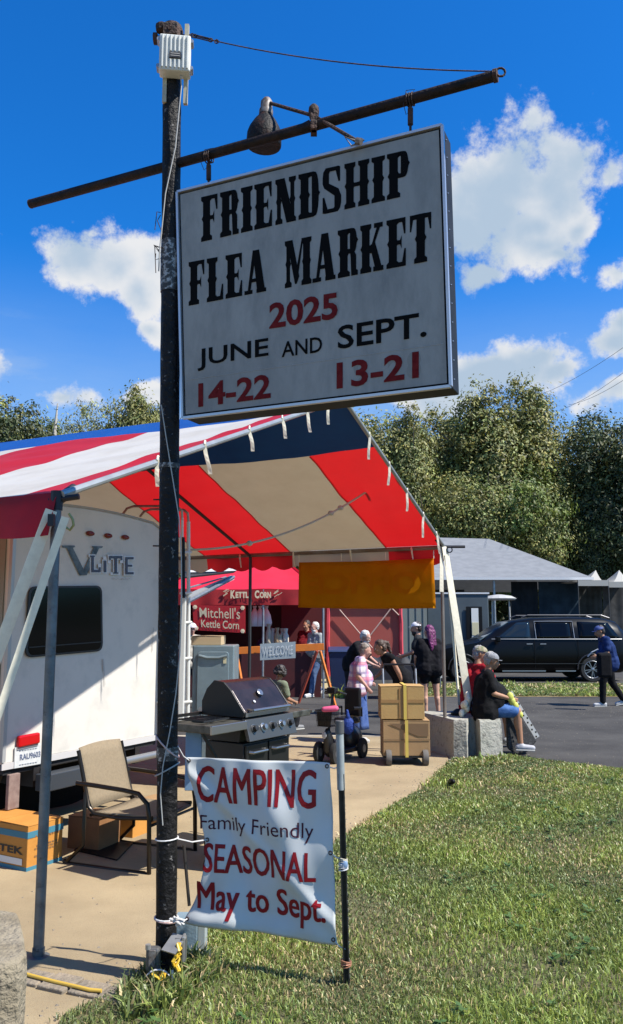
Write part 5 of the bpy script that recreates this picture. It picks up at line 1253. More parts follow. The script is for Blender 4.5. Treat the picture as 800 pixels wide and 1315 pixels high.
# ================================================================ GAS BARBECUE
def grill():
    al = math.radians(33); l = V((math.sin(al), math.cos(al), 0)); f = V((math.cos(al), -math.sin(al), 0))
    # origin: near front lower corner of the lid
    o = P(313, 921, 5.45); z0 = o.z; o.z = 0
    t = thing('gas_barbecue', 'black hooded gas barbecue with side burner shelf standing on the pad behind the camping banner', 'barbecue', o-f*.18+l*.25)
    C = lambda a, b, z: o+l*a-f*b+V((0, 0, z))     # a along length, b back, z up
    hood = mat('hood_black', (.022, .018, .018), .3, .4, col2=(.05, .035, .035), nscale=7, bump=.05); ends = mat('cast_end', (.035, .034, .033), .5, .5); ss = mat('stainless', (.40, .40, .40), .3, .9); dkb_ = mat('grill_black', (.014, .014, .015), .5)
    LW, D = .50, .34
    prof = [(0, z0), (-.012, z0+.03), (.035, z0+.085), (.10, z0+.165), (.16, z0+.215), (.24, z0+.225), (.30, z0+.17), (.34, z0+.09), (.34, z0)]
    MB().prism([C(0, b, z) for b, z in prof], l*LW).build('hood', hood, t, bevel=.006)
    for a in (-.016, LW): MB().prism([C(a, .17+(b-.17)*1.03, z0+(z-z0)*1.03-.003) for b, z in prof], l*.016).build('hood_end', ends, t, bevel=.004)
    MB().tube([C(.04, -.045, z0+.04), C(LW-.04, -.045, z0+.04)], .011, 10).build('hood_handle', ss, t, smooth=True)
    for a in (.04, LW-.04): MB().tube([C(a, -.045, z0+.04), C(a, .0, z0+.045)], .008, 6).build('handle_bracket', ss, t)
    MB().bar(C(0, -.014, z0+.012), C(LW, -.014, z0+.012), .006, .026).build('hood_edge', ss, t)
    c = C(LW*.5, .062, z0+.135); nn = (f*.75+V((0, 0, .65))).normalized(); y2 = l; x2 = y2.cross(nn)
    M3 = Matrix((x2, y2, nn)).transposed().to_4x4()
    MB().lathe([(.01, 0), (.026, 0), (.026, .012), (.022, .014), (.01, .014)], 20, Matrix.Translation(c)@M3).build('thermometer', ss, t)
    c = C(LW*.3, .03, z0+.085); MB().lathe([(.004, 0), (.01, 0), (.01, .006), (.004, .006)], 12, Matrix.Translation(c)@M3).build('badge', mat('white_badge', (.7, .7, .7), .4), t)
    # fire box and control panel
    MB().prism([C(-.01, .0, z0-.01), C(-.01, .33, z0-.01), C(-.01, .33, z0-.16), C(-.01, .03, z0-.16)], l*(LW+.02)).build('firebox', dkb_, t)
    pn_ = [C(-.02, -.03, z0-.015), C(-.02, -.07, z0-.15), C(LW+.02, -.07, z0-.15), C(LW+.02, -.03, z0-.015)]
    MB().prism(pn_, -f*.03).build('control_panel', mat('panel_steel', (.12, .12, .115), .4, .7), t, bevel=.004)
    pnorm = (pn_[1]-pn_[0]).cross(pn_[3]-pn_[0]).normalized()
    if pnorm.dot(f) < 0: pnorm = -pnorm
    x2 = l; y2 = pnorm.cross(x2); M3 = Matrix((x2, y2, pnorm)).transposed().to_4x4()
    for k in range(5):
        c = pn_[0].lerp(pn_[3], .12+.19*k)*.55+pn_[1].lerp(pn_[2], .12+.19*k)*.45
        MB().lathe([(.004, .0), (.027, 0), (.027, .006), (.019, .008), (.017, .03), (.004, .032)], 16, Matrix.Translation(c)@M3).build('knob', ss if k % 2 else dkb_, t, smooth=True)
        MB().lathe([(.002, .001), (.03, .001), (.03, .003), (.002, .003)], 16, Matrix.Translation(c)@M3).build('knob_bezel', ss, t)
    # cabinet
    MB().prism([C(0, .0, .09), C(LW, .0, .09), C(LW, .32, .09), C(0, .32, .09)], (0, 0, z0-.26)).build('cabinet', dkb_, t, bevel=.004)
    for k in range(2):
        a0, a1 = .008+k*LW/2, LW/2-.008+k*LW/2
        d_ = MB().prism([C(a0, -.002, .11), C(a1, -.002, .11), C(a1, -.002, z0-.18), C(a0, -.002, z0-.18)], f*.018).build('door', mat('door_black', (.03, .03, .03), .3, .5), t, bevel=.004)
        MB().tube([C(a0+.03, -.02, z0-.225), C(a0+.04, -.045, z0-.228), C(a1-.04, -.045, z0-.228), C(a1-.03, -.02, z0-.225)], .009, 8).build('door_handle', ss, d_, smooth=True)
    # near side shelf with burner
    MB().prism([C(-.36, -.02, z0-.07), C(-.02, -.02, z0-.07), C(-.02, .34, z0-.07), C(-.36, .34, z0-.07)], (0, 0, .05)).build('side_shelf', mat('shelf_steel', (.16, .155, .13), .5, .5, col2=(.05, .05, .04), nscale=16), t, bevel=.006)
    MB().bar(C(-.37, -.035, z0-.045), C(-.02, -.035, z0-.045), .02, .055).build('shelf_front', ss, t, bevel=.004)
    MB().lathe([(.02, 0), (.07, 0), (.07, .014), (.03, .02)], 18, Matrix.Translation(C(-.2, .17, z0-.018))).build('side_burner', dkb_, t)
    gr = MB()
    for k in range(5): gr.bar(C(-.31+.05*k, .06, z0-.0), C(-.31+.05*k, .28, z0-.0), .008, .01)
    for b in (.06, .28): gr.bar(C(-.33, b, z0-.002), C(-.08, b, z0-.002), .008, .01)
    gr.build('burner_grate', dkb_, t)
    MB().prism([C(-.36, .34, z0-.0), C(-.02, .34, z0-.0), C(-.02, .335, z0+.02), C(-.36, .335, z0+.02)], -f*.02).build('burner_lid', dkb_, t)
    # far side shelf
    MB().prism([C(LW+.03, 0, z0-.06), C(LW+.30, 0, z0-.06), C(LW+.30, .33, z0-.06), C(LW+.03, .33, z0-.06)], (0, 0, .045)).build('side_shelf', mat('shelf_steel'), t, bevel=.006)
    MB().tube([C(LW+.3, -.02, z0-.03), C(LW+.34, .1, z0-.03), C(LW+.34, .3, z0-.03)], .009, 8).build('towel_rail', ss, t)
    for a in (.03, LW-.03):
        for b in (.03, .29): MB().lathe([(.01, -.015), (.04, -.015), (.04, .015), (.01, .015)], 14, Matrix.Translation(C(a, b, .042))@Matrix.Rotation(PI/2, 4, 'X')).build('caster', mat('tyre'), t)
    for a in (-.3, LW+.25): MB().bar(C(a, .1, z0-.07), C(a+(.28 if a < 0 else -.25), .1, z0-.4), .015, .015).build('shelf_strut', dkb_, t)
grill()

# ================================================================ KETTLE CORN STAND
kY = 18.0
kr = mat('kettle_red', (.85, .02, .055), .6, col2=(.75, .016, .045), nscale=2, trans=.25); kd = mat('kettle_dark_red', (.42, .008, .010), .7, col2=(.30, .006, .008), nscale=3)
ks = thing('kettle_corn_stand', 'red canopied food stand with cream kettle corn lettering beyond the barriers', 'stall', (P(310, 800, kY).x, kY+1.5, 0))
ka = P(200, 757, kY); kb = P(415, 757, kY); zE = P(310, 757, kY).z; zR = P(340, 722, kY+1.6).z+.15
kap = [V((ka.x, kY, zE)), V((kb.x, kY, zE)), V((kb.x, kY+3.2, zE)), V((ka.x, kY+3.2, zE))]; pk0 = V((ka.x+1.3, kY+1.6, zR)); pk1 = V((kb.x-1.0, kY+1.6, zR))
mb = MB(); mb.grid(lambda u, v: kap[0].lerp(kap[1], u).lerp(pk0.lerp(pk1, u), v)+V((0, 0, -.05*math.sin(PI*v)+.02*math.sin(u*12))), 16, 6).grid(lambda u, v: kap[2].lerp(kap[3], u).lerp(pk1.lerp(pk0, u), v), 6, 4)
mb.grid(lambda u, v: kap[1].lerp(kap[2], u).lerp(pk1, v), 4, 4).grid(lambda u, v: kap[3].lerp(kap[0], u).lerp(pk0, v), 4, 4)
mb.build('canopy', kr, ks, smooth=True, ang=0)
zV = P(310, 777, kY).z
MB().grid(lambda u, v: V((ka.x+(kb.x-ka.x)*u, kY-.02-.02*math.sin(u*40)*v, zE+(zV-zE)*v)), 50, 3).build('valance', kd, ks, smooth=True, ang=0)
cream = mat('cream_letter', (.75, .62, .40), .7)
Yl = kY-.06
def kq(x0, x1, y0, y1, Y=Yl): return [P(x0, y0, Y), P(x1, y0, Y), P(x1, y1, Y), P(x0, y1, Y)]
words('lettering', [((a, kq(*q), (0, 0, 0), .05), {}) for a, q in (('K', (296, 302, 768.5, 758)), ('ETTLE', (302.5, 323, 768, 760)), ('C', (327, 333, 768.5, 758)), ('ORN', (333.5, 348, 768, 760)))], cream, ks)
for cx in (290, 354):
    mb = MB()
    for k in range(5):
        c = P(cx+random.uniform(-4, 4), 763+random.uniform(-4, 4), Yl); mb.bar(c, c+V((.09, 0, .06)), .01, .02, up=(0, 1, 0))
    mb.build('printed_motif', cream, ks)
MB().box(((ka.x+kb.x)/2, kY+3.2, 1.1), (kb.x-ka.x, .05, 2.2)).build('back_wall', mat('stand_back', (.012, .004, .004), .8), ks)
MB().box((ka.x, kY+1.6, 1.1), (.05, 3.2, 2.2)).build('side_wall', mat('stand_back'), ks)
for x in (ka.x, P(338, 800, kY).x, kb.x): MB().tube([(x, kY, 0), (x, kY, zE)], .025, 8).build('leg', galv, ks)
cz0 = P(380, 838, kY+.3).z
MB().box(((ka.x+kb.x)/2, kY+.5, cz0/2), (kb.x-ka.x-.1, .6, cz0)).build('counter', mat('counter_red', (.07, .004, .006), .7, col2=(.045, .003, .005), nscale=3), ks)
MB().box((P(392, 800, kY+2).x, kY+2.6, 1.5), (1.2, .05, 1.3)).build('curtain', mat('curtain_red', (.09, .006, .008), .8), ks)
# bags of corn on the counter and hanging white things
for i, (px, py) in enumerate(((345, 806), (350, 812), (356, 811), (362, 812), (367, 812), (348, 822), (360, 820), (354, 819))):
    b = thing('popcorn_bag', ['tall white', 'slim cream', 'plump tan', 'short pale', 'last cream', 'low front white', 'low tan', 'low middle cream'][i]+' bag of kettle corn on the stand counter behind the WELCOME board', 'bag', (P(px, py, kY+.35).x, kY+.35+.08*(i % 2), cz0), group='bags of kettle corn on the counter')
    h = P(px, py-5, kY+.35).z-cz0; w = .07
    MB().lathe([(w*.8, 0), (w, .05), (w*.95, h*.7), (w*.5, h*.82), (w*.7, h)], 10).build('bag', mat('bag_%d' % (i % 3), [(.5, .42, .3), (.62, .56, .45), (.45, .3, .16)][i % 3], .6, bump=.5, bscale=30), b, local=True, smooth=True)
for i, px in enumerate((327, 334, 342)):
    b = thing('hanging_bag', ['leftmost', 'middle', 'rightmost'][i]+' of the three white plastic bags hung under the kettle corn canopy', 'bag', (P(px, 780, kY+.6).x, kY+.6, 0))
    zt_ = P(px, 778, kY+.6).z; MB().lathe([(.10, 0), (.13, .08), (.10, .25), (.03, .40), (.05, .46)], 10, Matrix.Translation((b.location.x, kY+.6, zt_-.46))).build('bag', mat('bag_white', (.75, .76, .78), .5), b, smooth=True)
# sign board under the canopy
ms_ = thing('stand_sign', 'red board with two lines of cream lettering left of the kettle corn stand', 'sign', P(281, 795, kY-.3))
q = [P(249, 809, kY-.25), P(315, 813, kY-.35), P(315, 778, kY-.35), P(247, 777, kY-.25)]; mq_ = quad_map(q)
MB().prism(q, (0, .03, 0)).build('board', mat('board_red', (.50, .014, .018), .5), ms_)
n_ = (0, -.012, 0); words('lettering', [(("Mitchell's", [mq_(.13, .52), mq_(.90, .50), mq_(.90, .92), mq_(.13, .92)], n_, .004), {}), (('Kettle Corn', [mq_(.15, .13), mq_(.88, .12), mq_(.88, .43), mq_(.15, .43)], n_, .012), {})], cream, ms_); mb = MB()
for u, v in ((.05, .92), (.95, .92), (.95, .07), (.05, .08)): mb.lathe([(.01, 0), (.05, 0), (.01, .003)], 6, Matrix.Translation(mq_(u, v)+V((0, -.012, 0)))@Matrix.Rotation(PI/2, 4, 'X'))
mb.build('corner_stars', mat('cream_letter'), ms_)
# sloping vendor awning left of it
aw = thing('awning', 'grey framed vendor awning with a thin white front edge left of the kettle corn stand', 'awning', (P(262, 760, 14).x, 14, 0))
q = [P(243, 775, 12.5), P(298, 738, 15.2), P(306, 731, 15.2), P(243, 739, 12.5)]
MB().add([P(236, 742, 12.6), P(300, 735, 14.4), P(305, 731.5, 15.0), P(236, 730, 13.2)], [(0, 1, 2, 3)]).build('awning_top', mat('awning_dark', (.02, .02, .022), .6), aw, solid=.03)
MB().bar(P(240, 733, 12.9), P(305, 731, 14.6), .04, .05).build('front_edge', mat('white_trim'), aw)
MB().add([P(236, 778, 12.9), P(238, 764, 12.9), P(297, 739, 15), P(300, 744, 15)], [(0, 1, 2, 3)]).build('valance', mat('awning_grey', (.38, .39, .40), .6), aw, solid=.03)
MB().tube([P(242, 772, 12.8), P(300, 741, 15)], .03, 8).tube([P(242, 755, 12.8), P(290, 741, 15)], .015, 8).build('arm', galv, aw)
for px, Y in ((240, 12.9),):
    p = P(px, 760, Y); MB().tube([(p.x, p.y, 0), p], .025, 8).build('post', galv, aw)

# ================================================================ BARRIER WITH WELCOME BOARD
bY = 16.6; org = mat('orange_barrier', (.72, .20, .02), .5, col2=(.62, .17, .02), nscale=10)
br_ = thing('barrier', 'orange sawhorse barrier with A-frame legs holding the WELCOME board', 'barrier', (P(360, 835, bY).x, bY, 0))
q0 = P(297, 836, bY); q1 = P(416, 830.5, bY+.1); MB().bar(q0, q1, .03, .14).build('beam', org, br_, bevel=.005)
for px, px2, dy_, m in ((411, 428, -.2, org), (407, 384, .25, mat('red_leg', (.4, .06, .03), .5)), (303, 322, -.2, org), (303, 292, .3, mat('red_leg'))):
    a = P(px, 836, bY+.03*(1 if dy_ > 0 else -1)); b = G(px2, 898); b.y = bY+dy_; MB().bar(a, b, .05, .045).build('leg', m, br_)
wb = thing('welcome_board', 'pale grey hanging board reading WELCOME on the orange barrier beam', 'sign', P(356, 835, bY-.08))
q = [P(334, 848, bY-.06), P(379.5, 845, bY-.06), P(379.5, 824, bY-.06), P(334, 827, bY-.06)]; wq_ = quad_map(q)
MB().prism(q, (0, .025, 0)).build('board', mat('board_grey', (.38, .44, .45), .6, col2=(.33, .38, .40), nscale=8), wb)
mb = MB(); letters(mb, 'WELCOME', [wq_(.07, .25), wq_(.93, .25), wq_(.93, .82), wq_(.07, .82)], (0, -.012, 0), .0, space=1.1); mb.build('lettering', mat('chalk', (.66, .70, .70), .7), wb)
# ================================================================ NETTED ENCLOSURE, BIN
nY = 20.0; net = bpy.data.materials.new('red_netting'); net.use_nodes = True; nt = net.node_tree
b = nt.nodes['Principled BSDF']; b.inputs['Base Color'].default_value = (.40, .075, .055, 1); b.inputs['Roughness'].default_value = .8
tr_ = nt.nodes.new('ShaderNodeBsdfTransparent'); ms2 = nt.nodes.new('ShaderNodeMixShader'); ms2.inputs[0].default_value = .72
nt.links.new(tr_.outputs[0], ms2.inputs[1]); nt.links.new(b.outputs[0], ms2.inputs[2]); nt.links.new(ms2.outputs[0], nt.nodes['Material Output'].inputs[0])
ne = thing('netted_enclosure', 'enclosure of faded red netting with pink edges right of the kettle corn stand', 'enclosure', (P(468, 800, nY).x, nY+.8, 0))
q = [P(421, 840, nY), P(515, 836, nY), P(514, 778, nY), P(421, 778, nY)]; q[0].z = .35; q[1].z = .35
MB().prism([p+V((0, .0, 0)) for p in q], (0, .01, 0)).build('netting', net, ne)
MB().box(((q[0].x+q[1].x)/2, nY+2.4, 1.1), (q[1].x-q[0].x, .05, 2.2)).build('back_sheet', mat('mottled_sheet', (.14, .12, .10), .8, col2=(.26, .24, .2), nscale=3), ne)
pkb = mat('pink_border', (.60, .06, .08), .6)
for i, j in ((0, 3), (1, 2)): MB().tube(wob([q[i].lerp(q[j], k/8)+V((0, -.03, 0)) for k in range(9)], .012), .05, 6).build('border', pkb, ne)
MB().tube([q[2]+V((0, -.03, 0)), q[3]+V((0, -.03, 0))], .04, 6).build('border', pkb, ne)
for a, b in (((503, 780), (466, 828)), ((436, 783), (478, 832)), ((503, 781), (512, 790))):
    MB().tube([P(*a, nY-.08), P(*b, nY-.08)], .016, 6).build('rope', mat('pale_rope', (.62, .42, .34), .8), ne)
bn2 = thing('wheelie_bin', 'navy blue lidded bin standing against the red netting', 'bin', (P(437, 860, 19.2).x, 19.2, 0)); bnm = mat('navy_plastic', (.02, .035, .10), .45)
MB().prism([(-.2, -.2, .06), (.2, -.2, .06), (.2, .2, .06), (-.2, .2, .06)], (0, 0, .02)).add([(-.2, -.2, .08), (.2, -.2, .08), (.2, .22, .08), (-.2, .22, .08), (-.27, -.27, .95), (.27, -.27, .95), (.27, .27, .95), (-.27, .27, .95)], [(0, 1, 2, 3), (4, 5, 6, 7), (0, 1, 5, 4), (1, 2, 6, 5), (2, 3, 7, 6), (3, 0, 4, 7)]).build('body', bnm, bn2, local=True, bevel=.01)
MB().add([(-.29, -.3, .95), (.29, -.3, .95), (.29, .28, .98), (-.29, .28, .98), (-.28, -.28, 1.0), (.28, -.28, 1.0), (.27, .26, 1.06), (-.27, .26, 1.06)], [(0, 1, 2, 3), (4, 5, 6, 7), (0, 1, 5, 4), (1, 2, 6, 5), (2, 3, 7, 6), (3, 0, 4, 7)]).build('lid', mat('navy_lid', (.03, .05, .13), .4), bn2, local=True, bevel=.01)
for x in (-.2, .2): MB().lathe([(.02, -.02), (.09, -.02), (.09, .02), (.02, .02)], 12, Matrix.Translation((x, .24, .09))@Matrix.Rotation(PI/2, 4, 'Y')).build('wheel', mat('tyre'), bn2, local=True)
# trestle tables of dark goods beyond
for i, (a, b, Y) in enumerate(((466, 532, 18.0), (540, 566, 20.4))):
    pa_, pb2 = P(a, 853, Y), P(b, 853, Y); t = thing('market_table', ['long trestle table heaped with dark goods behind the leaning woman', 'short table with a white cloth between the standing couple and the shed'][i], 'table', ((pa_.x+pb2.x)/2, Y, 0))
    MB().box(((pa_.x+pb2.x)/2, Y, pa_.z), (pb2.x-pa_.x, .7, .03)).build('table_top', mat('table_grey', (.3, .3, .3), .6), t)
    for x in (pa_.x+.06, pb2.x-.06):
        for y in (-.28, .28): MB().tube([(x, Y+y, 0), (x, Y+y, pa_.z)], .015, 6).build('leg', galv, t)
    MB().box(((pa_.x+pb2.x)/2, Y-.355, pa_.z-.16), (pb2.x-pa_.x, .02, .3)).build('cloth', mat('cloth_dark' if i == 0 else 'cloth_white', (.02, .02, .03) if i == 0 else (.6, .6, .56), .8), t)
gd = thing('goods_heap', 'black draped heap of goods on the long trestle table', 'goods', (P(497, 850, 18).x, 18, 0)); mb = MB()
zg = P(497, 853, 18).z+.015
mb.grid(lambda u, v: V((P(468, 850, 18).x+(P(530, 850, 18).x-P(468, 850, 18).x)*u, 17.7+.6*v, zg+.2*math.sin(PI*u)**.5*math.sin(PI*v)**.5*(1+.3*math.sin(u*17)))) , 24, 8)
mb.build('drape', mat('cloth_black', (.015, .016, .02), .7), gd, smooth=True)

# ================================================================ CONCRETE BLOCK
bl = thing('concrete_block', 'large notched concrete block used as a seat and tent anchor', 'concrete block', (2.0, 10.5, 0))
z_ = .455; p = [G(583, 975), G(600, 975.5), G(604, 971), G(611, 971), G(618, 975), G(646, 973)]
p = [V((a.x, a.y, 0)) for a in p]; b_l = V((p[0].x-.33, p[0].y+1.0, 0)); b_r = V((p[-1].x-.1, p[-1].y+1.0, 0))
cm = mat('block_concrete', (.36, .35, .29), .95, col2=(.44, .42, .36), nscale=4, bump=.5, bscale=45, grime=((.15, .14, .12), 16, .52, .7), detail=10)
top_ = MB(); poly = p+[b_r, b_l]; k = len(poly); lv = [(0, 1.0, 0), (.32, .99, 0), (z_-.03, .97, 0), (z_, .94, 0)]; cen = sum(poly, V())/k; vs = []
for z, s, _ in lv:
    for q_ in poly: vs.append(cen+(q_-cen)*s+V((0, 0, z)))
fs = [(i*k+j, i*k+(j+1) % k, (i+1)*k+(j+1) % k, (i+1)*k+j) for i in range(3) for j in range(k)]+[tuple(3*k+j for j in range(k))]
o = top_.add(vs, fs).build('body', cm, bl); 
sb = o.modifiers.new('s', 'SUBSURF'); sb.subdivision_type = 'SIMPLE'; sb.levels = sb.render_levels = 4
dm = o.modifiers.new('d', 'DISPLACE'); dm.texture = tx; dm.strength = .01; dm.mid_level = .5
wd = thing('weight', 'small black cast weight lying on the concrete block top', 'weight', P(585, 917, 10.6)); c = P(588, 916, 10.55); c.z = z_+.03
MB().lathe([(.05, -.03), (.09, -.03), (.09, .0), (.05, .03), (.02, .05)], 12, Matrix.Translation(c)).build('weight_body', black, wd)

# ================================================================ HAND TRUCK WITH CARTONS
cY = 9.55
def hand_truck():
    a = P(492, 975, cY); b = P(551, 975, cY); xm = (a.x+b.x)/2; w = b.x-a.x
    t = thing('hand_truck', 'loaded hand truck with two small wheels on the concrete pad', 'hand truck', (xm, cY+.2, 0)); m = mat('truck_black', (.02, .02, .022), .4, .4)
    zl = .10
    MB().box((xm, cY+.2, zl), (w, .42, .02)).build('platform', m, t)
    for x in (xm-.2, xm+.2): MB().tube([(x, cY+.42, .06), (x, cY+.5, .6), (x, cY+.62, 1.05)], .013, 8).build('side_rail', mat('galv'), t, smooth=True)
    MB().tube([(xm-.2, cY+.62, 1.05), (xm-.18, cY+.66, 1.1), (xm+.18, cY+.66, 1.1), (xm+.2, cY+.62, 1.05)], .013, 8).build('handle', m, t, smooth=True)
    for z in (.35, .6, .8): MB().tube([(xm-.2, cY+.42+.17*z, z), (xm+.2, cY+.42+.17*z, z)], .01, 6).build('cross_bar', mat('galv'), t)
    for x in (xm-w*.38, xm+w*.42):
        wh = MB().lathe([(.04, -.03), (.085, -.03), (.09, 0), (.085, .03), (.04, .03)], 18, Matrix.Translation((x, cY-.0, .092))@Matrix.Rotation(PI/2, 4, 'Y')).build('wheel', mat('tyre_grey', (.12, .11, .10), .8), t, smooth=True)
        MB().lathe([(.01, -.032), (.04, -.032), (.04, .032), (.01, .032)], 12, Matrix.Translation((x, cY, .092))@Matrix.Rotation(PI/2, 4, 'Y')).build('hub', mat('galv'), wh)
    for x in (xm-w*.3, xm+w*.3): MB().lathe([(.04, -.03), (.085, -.03), (.09, 0), (.085, .03), (.04, .03)], 14, Matrix.Translation((x, cY+.45, .092))@Matrix.Rotation(PI/2, 4, 'Y')).build('wheel', mat('tyre'), t)
    z1 = P(520, 925, cY).z; z2 = P(520, 881, cY).z; gold = mat('golden_carton', (.52, .33, .12), .8, col2=(.46, .28, .10), nscale=5, bump=.1); gold2 = mat('tan_carton', (.42, .26, .12), .8, col2=(.36, .22, .10), nscale=5, bump=.1)
    x0 = P(489, 900, cY).x; x1 = P(545, 900, cY).x; y0 = P(492, 940, cY).x; y1 = P(552, 940, cY).x
    def lower(t, C, w, d, h):
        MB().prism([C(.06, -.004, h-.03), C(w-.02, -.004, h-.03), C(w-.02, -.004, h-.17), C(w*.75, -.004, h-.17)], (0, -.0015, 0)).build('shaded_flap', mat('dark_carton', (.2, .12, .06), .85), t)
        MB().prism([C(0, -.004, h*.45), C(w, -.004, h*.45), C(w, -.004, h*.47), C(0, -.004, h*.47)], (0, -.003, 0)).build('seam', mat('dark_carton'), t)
    def upper(t, C, w, d, h):
        MB().prism([C(0, -.004, h*.50), C(w, -.004, h*.50), C(w, -.004, h*.60), C(0, -.004, h*.60)], (0, -.002, 0)).build('tape', mat('tape_brown', (.36, .2, .07), .5), t)
        MB().prism([C(w*.42, -.004, .01), C(w*.62, -.004, .01), C(w*.62, -.004, h-.01), C(w*.42, -.004, h-.01)], (0, -.0035, 0)).build('tape', mat('tape_brown'), t)
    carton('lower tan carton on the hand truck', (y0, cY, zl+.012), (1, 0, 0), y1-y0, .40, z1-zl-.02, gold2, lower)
    carton('upper golden carton strapped on top of the hand truck load', (x0, cY+.005, z1+.012), (1, 0, 0), x1-x0, .38, z2-z1-.02, gold, upper)
    st = thing('load_strap', 'yellow strap running down the front of the hand truck cartons', 'strap', (P(522, 930, cY).x, cY, zl))
    xs = P(520, 900, cY).x; MB().box((xs, cY-.012, (z1+z2)/2+.01), (.035, .006, z2-z1)).box((xs+.012, cY-.02, (z1+zl)/2), (.035, .006, z1-zl-.0)).box((xs, cY+.19, z2+.012), (.035, .40, .006)).build('webbing', mat('yellow_web', (.68, .50, .10), .6), st)
hand_truck()

# ================================================================ MOBILITY SCOOTER
def scooter():
    Y = 9.9; x = P(434, 940, Y).x
    t = thing('mobility_scooter', 'black mobility scooter with front basket parked at the edge of the pad', 'scooter', (x, Y, 0), -.6, scale=.86); m = mat('scooter_black', (.016, .016, .018), .35); st_ = mat('galv'); k = .86; t.scale = (.66, .72, .95)
    L = lambda *a: tuple(k*c for c in a)
    MB().add([L(-.22, -.25, .12), L(.22, -.25, .12), L(.24, .35, .12), L(-.24, .35, .12), L(-.22, -.25, .17), L(.22, -.25, .17), L(.24, .35, .19), L(-.24, .35, .19)], [(0, 1, 2, 3), (4, 5, 6, 7), (0, 1, 5, 4), (1, 2, 6, 5), (2, 3, 7, 6), (3, 0, 4, 7)]).build('deck', m, t, local=True, bevel=.01)
    MB().capsule(L(0, .42, .28), L(0, .62, .28), .2*k, .16*k).build('rear_cowl', m, t, local=True, smooth=True)
    MB().capsule(L(0, -.3, .22), L(0, -.36, .42), .14*k, .07*k).build('front_cowl', m, t, local=True, smooth=True)
    for xx, yy in ((-.2, -.38), (.2, -.38), (-.26, .5), (.26, .5)):
        w_ = MB().lathe([(.05, -.04), (.12, -.04), (.13, 0), (.12, .04), (.05, .04)], 20, Matrix.Translation(L(xx, yy, .15))@Matrix.Rotation(PI/2, 4, 'Y')).build('wheel', mat('tyre'), t, local=True, smooth=True)
        MB().lathe([(.01, -.042), (.05, -.042), (.05, .042), (.01, .042)], 12, Matrix.Translation(L(xx, yy, .15))@Matrix.Rotation(PI/2, 4, 'Y')).build('hub', st_, w_, local=True)
    MB().tube([L(0, -.36, .3), L(0, -.24, .72), L(0, -.16, .98)], .022, 10).build('tiller', m, t, local=True, smooth=True)
    MB().tube([L(-.27, -.08, .95), L(-.18, -.18, .98), L(0, -.2, .99), L(.18, -.18, .98), L(.27, -.08, .95)], .013, 8).build('handlebar', m, t, local=True, smooth=True)
    MB().box(L(0, -.19, 1.0), L(.2, .12, .09)).build('console', m, t, local=True, bevel=.01)
    bk = MB(); z0_, z1_ = .52, .74; n = 9
    for z, s in ((z0_, .85), (.60, .9), (.67, .95), (z1_, 1)):
        c = [L(-.19*s, -.36-.15*s, z), L(.19*s, -.36-.15*s, z), L(.19*s, -.36+.12*s, z), L(-.19*s, -.36+.12*s, z)]
        for i in range(4): bk.bar(c[i], c[(i+1) % 4], .007 if z < z1_ else .014, .007 if z < z1_ else .014)
    for i in range(n):
        u = -1+2*i/(n-1); bk.bar(L(.162*u, -.4875, z0_), L(.19*u, -.51, z1_), .005, .005).bar(L(.162*u, -.258, z0_), L(.19*u, -.24, z1_), .005, .005)
        bk.bar(L(-.162, -.36-.1275+.2295*i/(n-1), z0_), L(-.19, -.36-.15+.27*i/(n-1), z1_), .005, .005).bar(L(.162, -.36-.1275+.2295*i/(n-1), z0_), L(.19, -.36-.15+.27*i/(n-1), z1_), .005, .005)
    bk.add([L(-.16, -.485, z0_), L(.16, -.485, z0_), L(.16, -.26, z0_), L(-.16, -.26, z0_)], [(0, 1, 2, 3)])
    bk.add([L(-.16, -.47, z0_), L(.16, -.47, z0_), L(.17, -.49, .72), L(-.17, -.49, .72)], [(0, 1, 2, 3)])
    bk.build('basket', m, t, local=True)
    MB().box(L(0, .33, .55), L(.42, .4, .09)).build('seat', m, t, local=True, bevel=.03); MB().box(L(0, .55, .80), L(.40, .08, .42)).build('backrest', m, t, local=True, bevel=.03)
    MB().tube([L(0, .38, .3), L(0, .36, .52)], .03*k, 10).build('seat_post', st_, t, local=True)
    for xx in (-.25, .25): MB().tube([L(xx, .5, .6), L(xx, .5, .72), L(xx, .2, .74)], .02*k, 8).build('armrest', m, t, local=True, smooth=True)
    MB().lathe([(.01, 0), (.04, 0), (.045, .02), (.01, .03)], 12, Matrix.Translation(L(0, -.46, .40))@Matrix.Rotation(PI/2, 4, 'X')).build('headlight', mat('lamp_glass'), t, local=True)
    pb_ = thing('pink_bag', 'pink folded bag lying on top of the scooter basket', 'bag', P(423, 911, 9.5)); c = P(423, 911, 9.45)
    MB().capsule(c+V((-.06, 0, 0)), c+V((.07, 0, .01)), .03, .035).build('bag', mat('pink_cloth', (.62, .09, .22), .7), pb_, smooth=True)
    bb = thing('blue_bag', 'blue plastic bag hanging beside the scooter tiller', 'bag', P(447, 932, 9.7)); c = P(447, 932, 9.7)
    MB().ell(c, (.075, .05, .10)).capsule(c+V((0, 0, .08)), c+V((-.01, 0, .17)), .03, .015).build('bag', mat('blue_bag', (.02, .05, .24), .6, spec=.2, bump=.8, bscale=30), bb, smooth=True)
scooter()
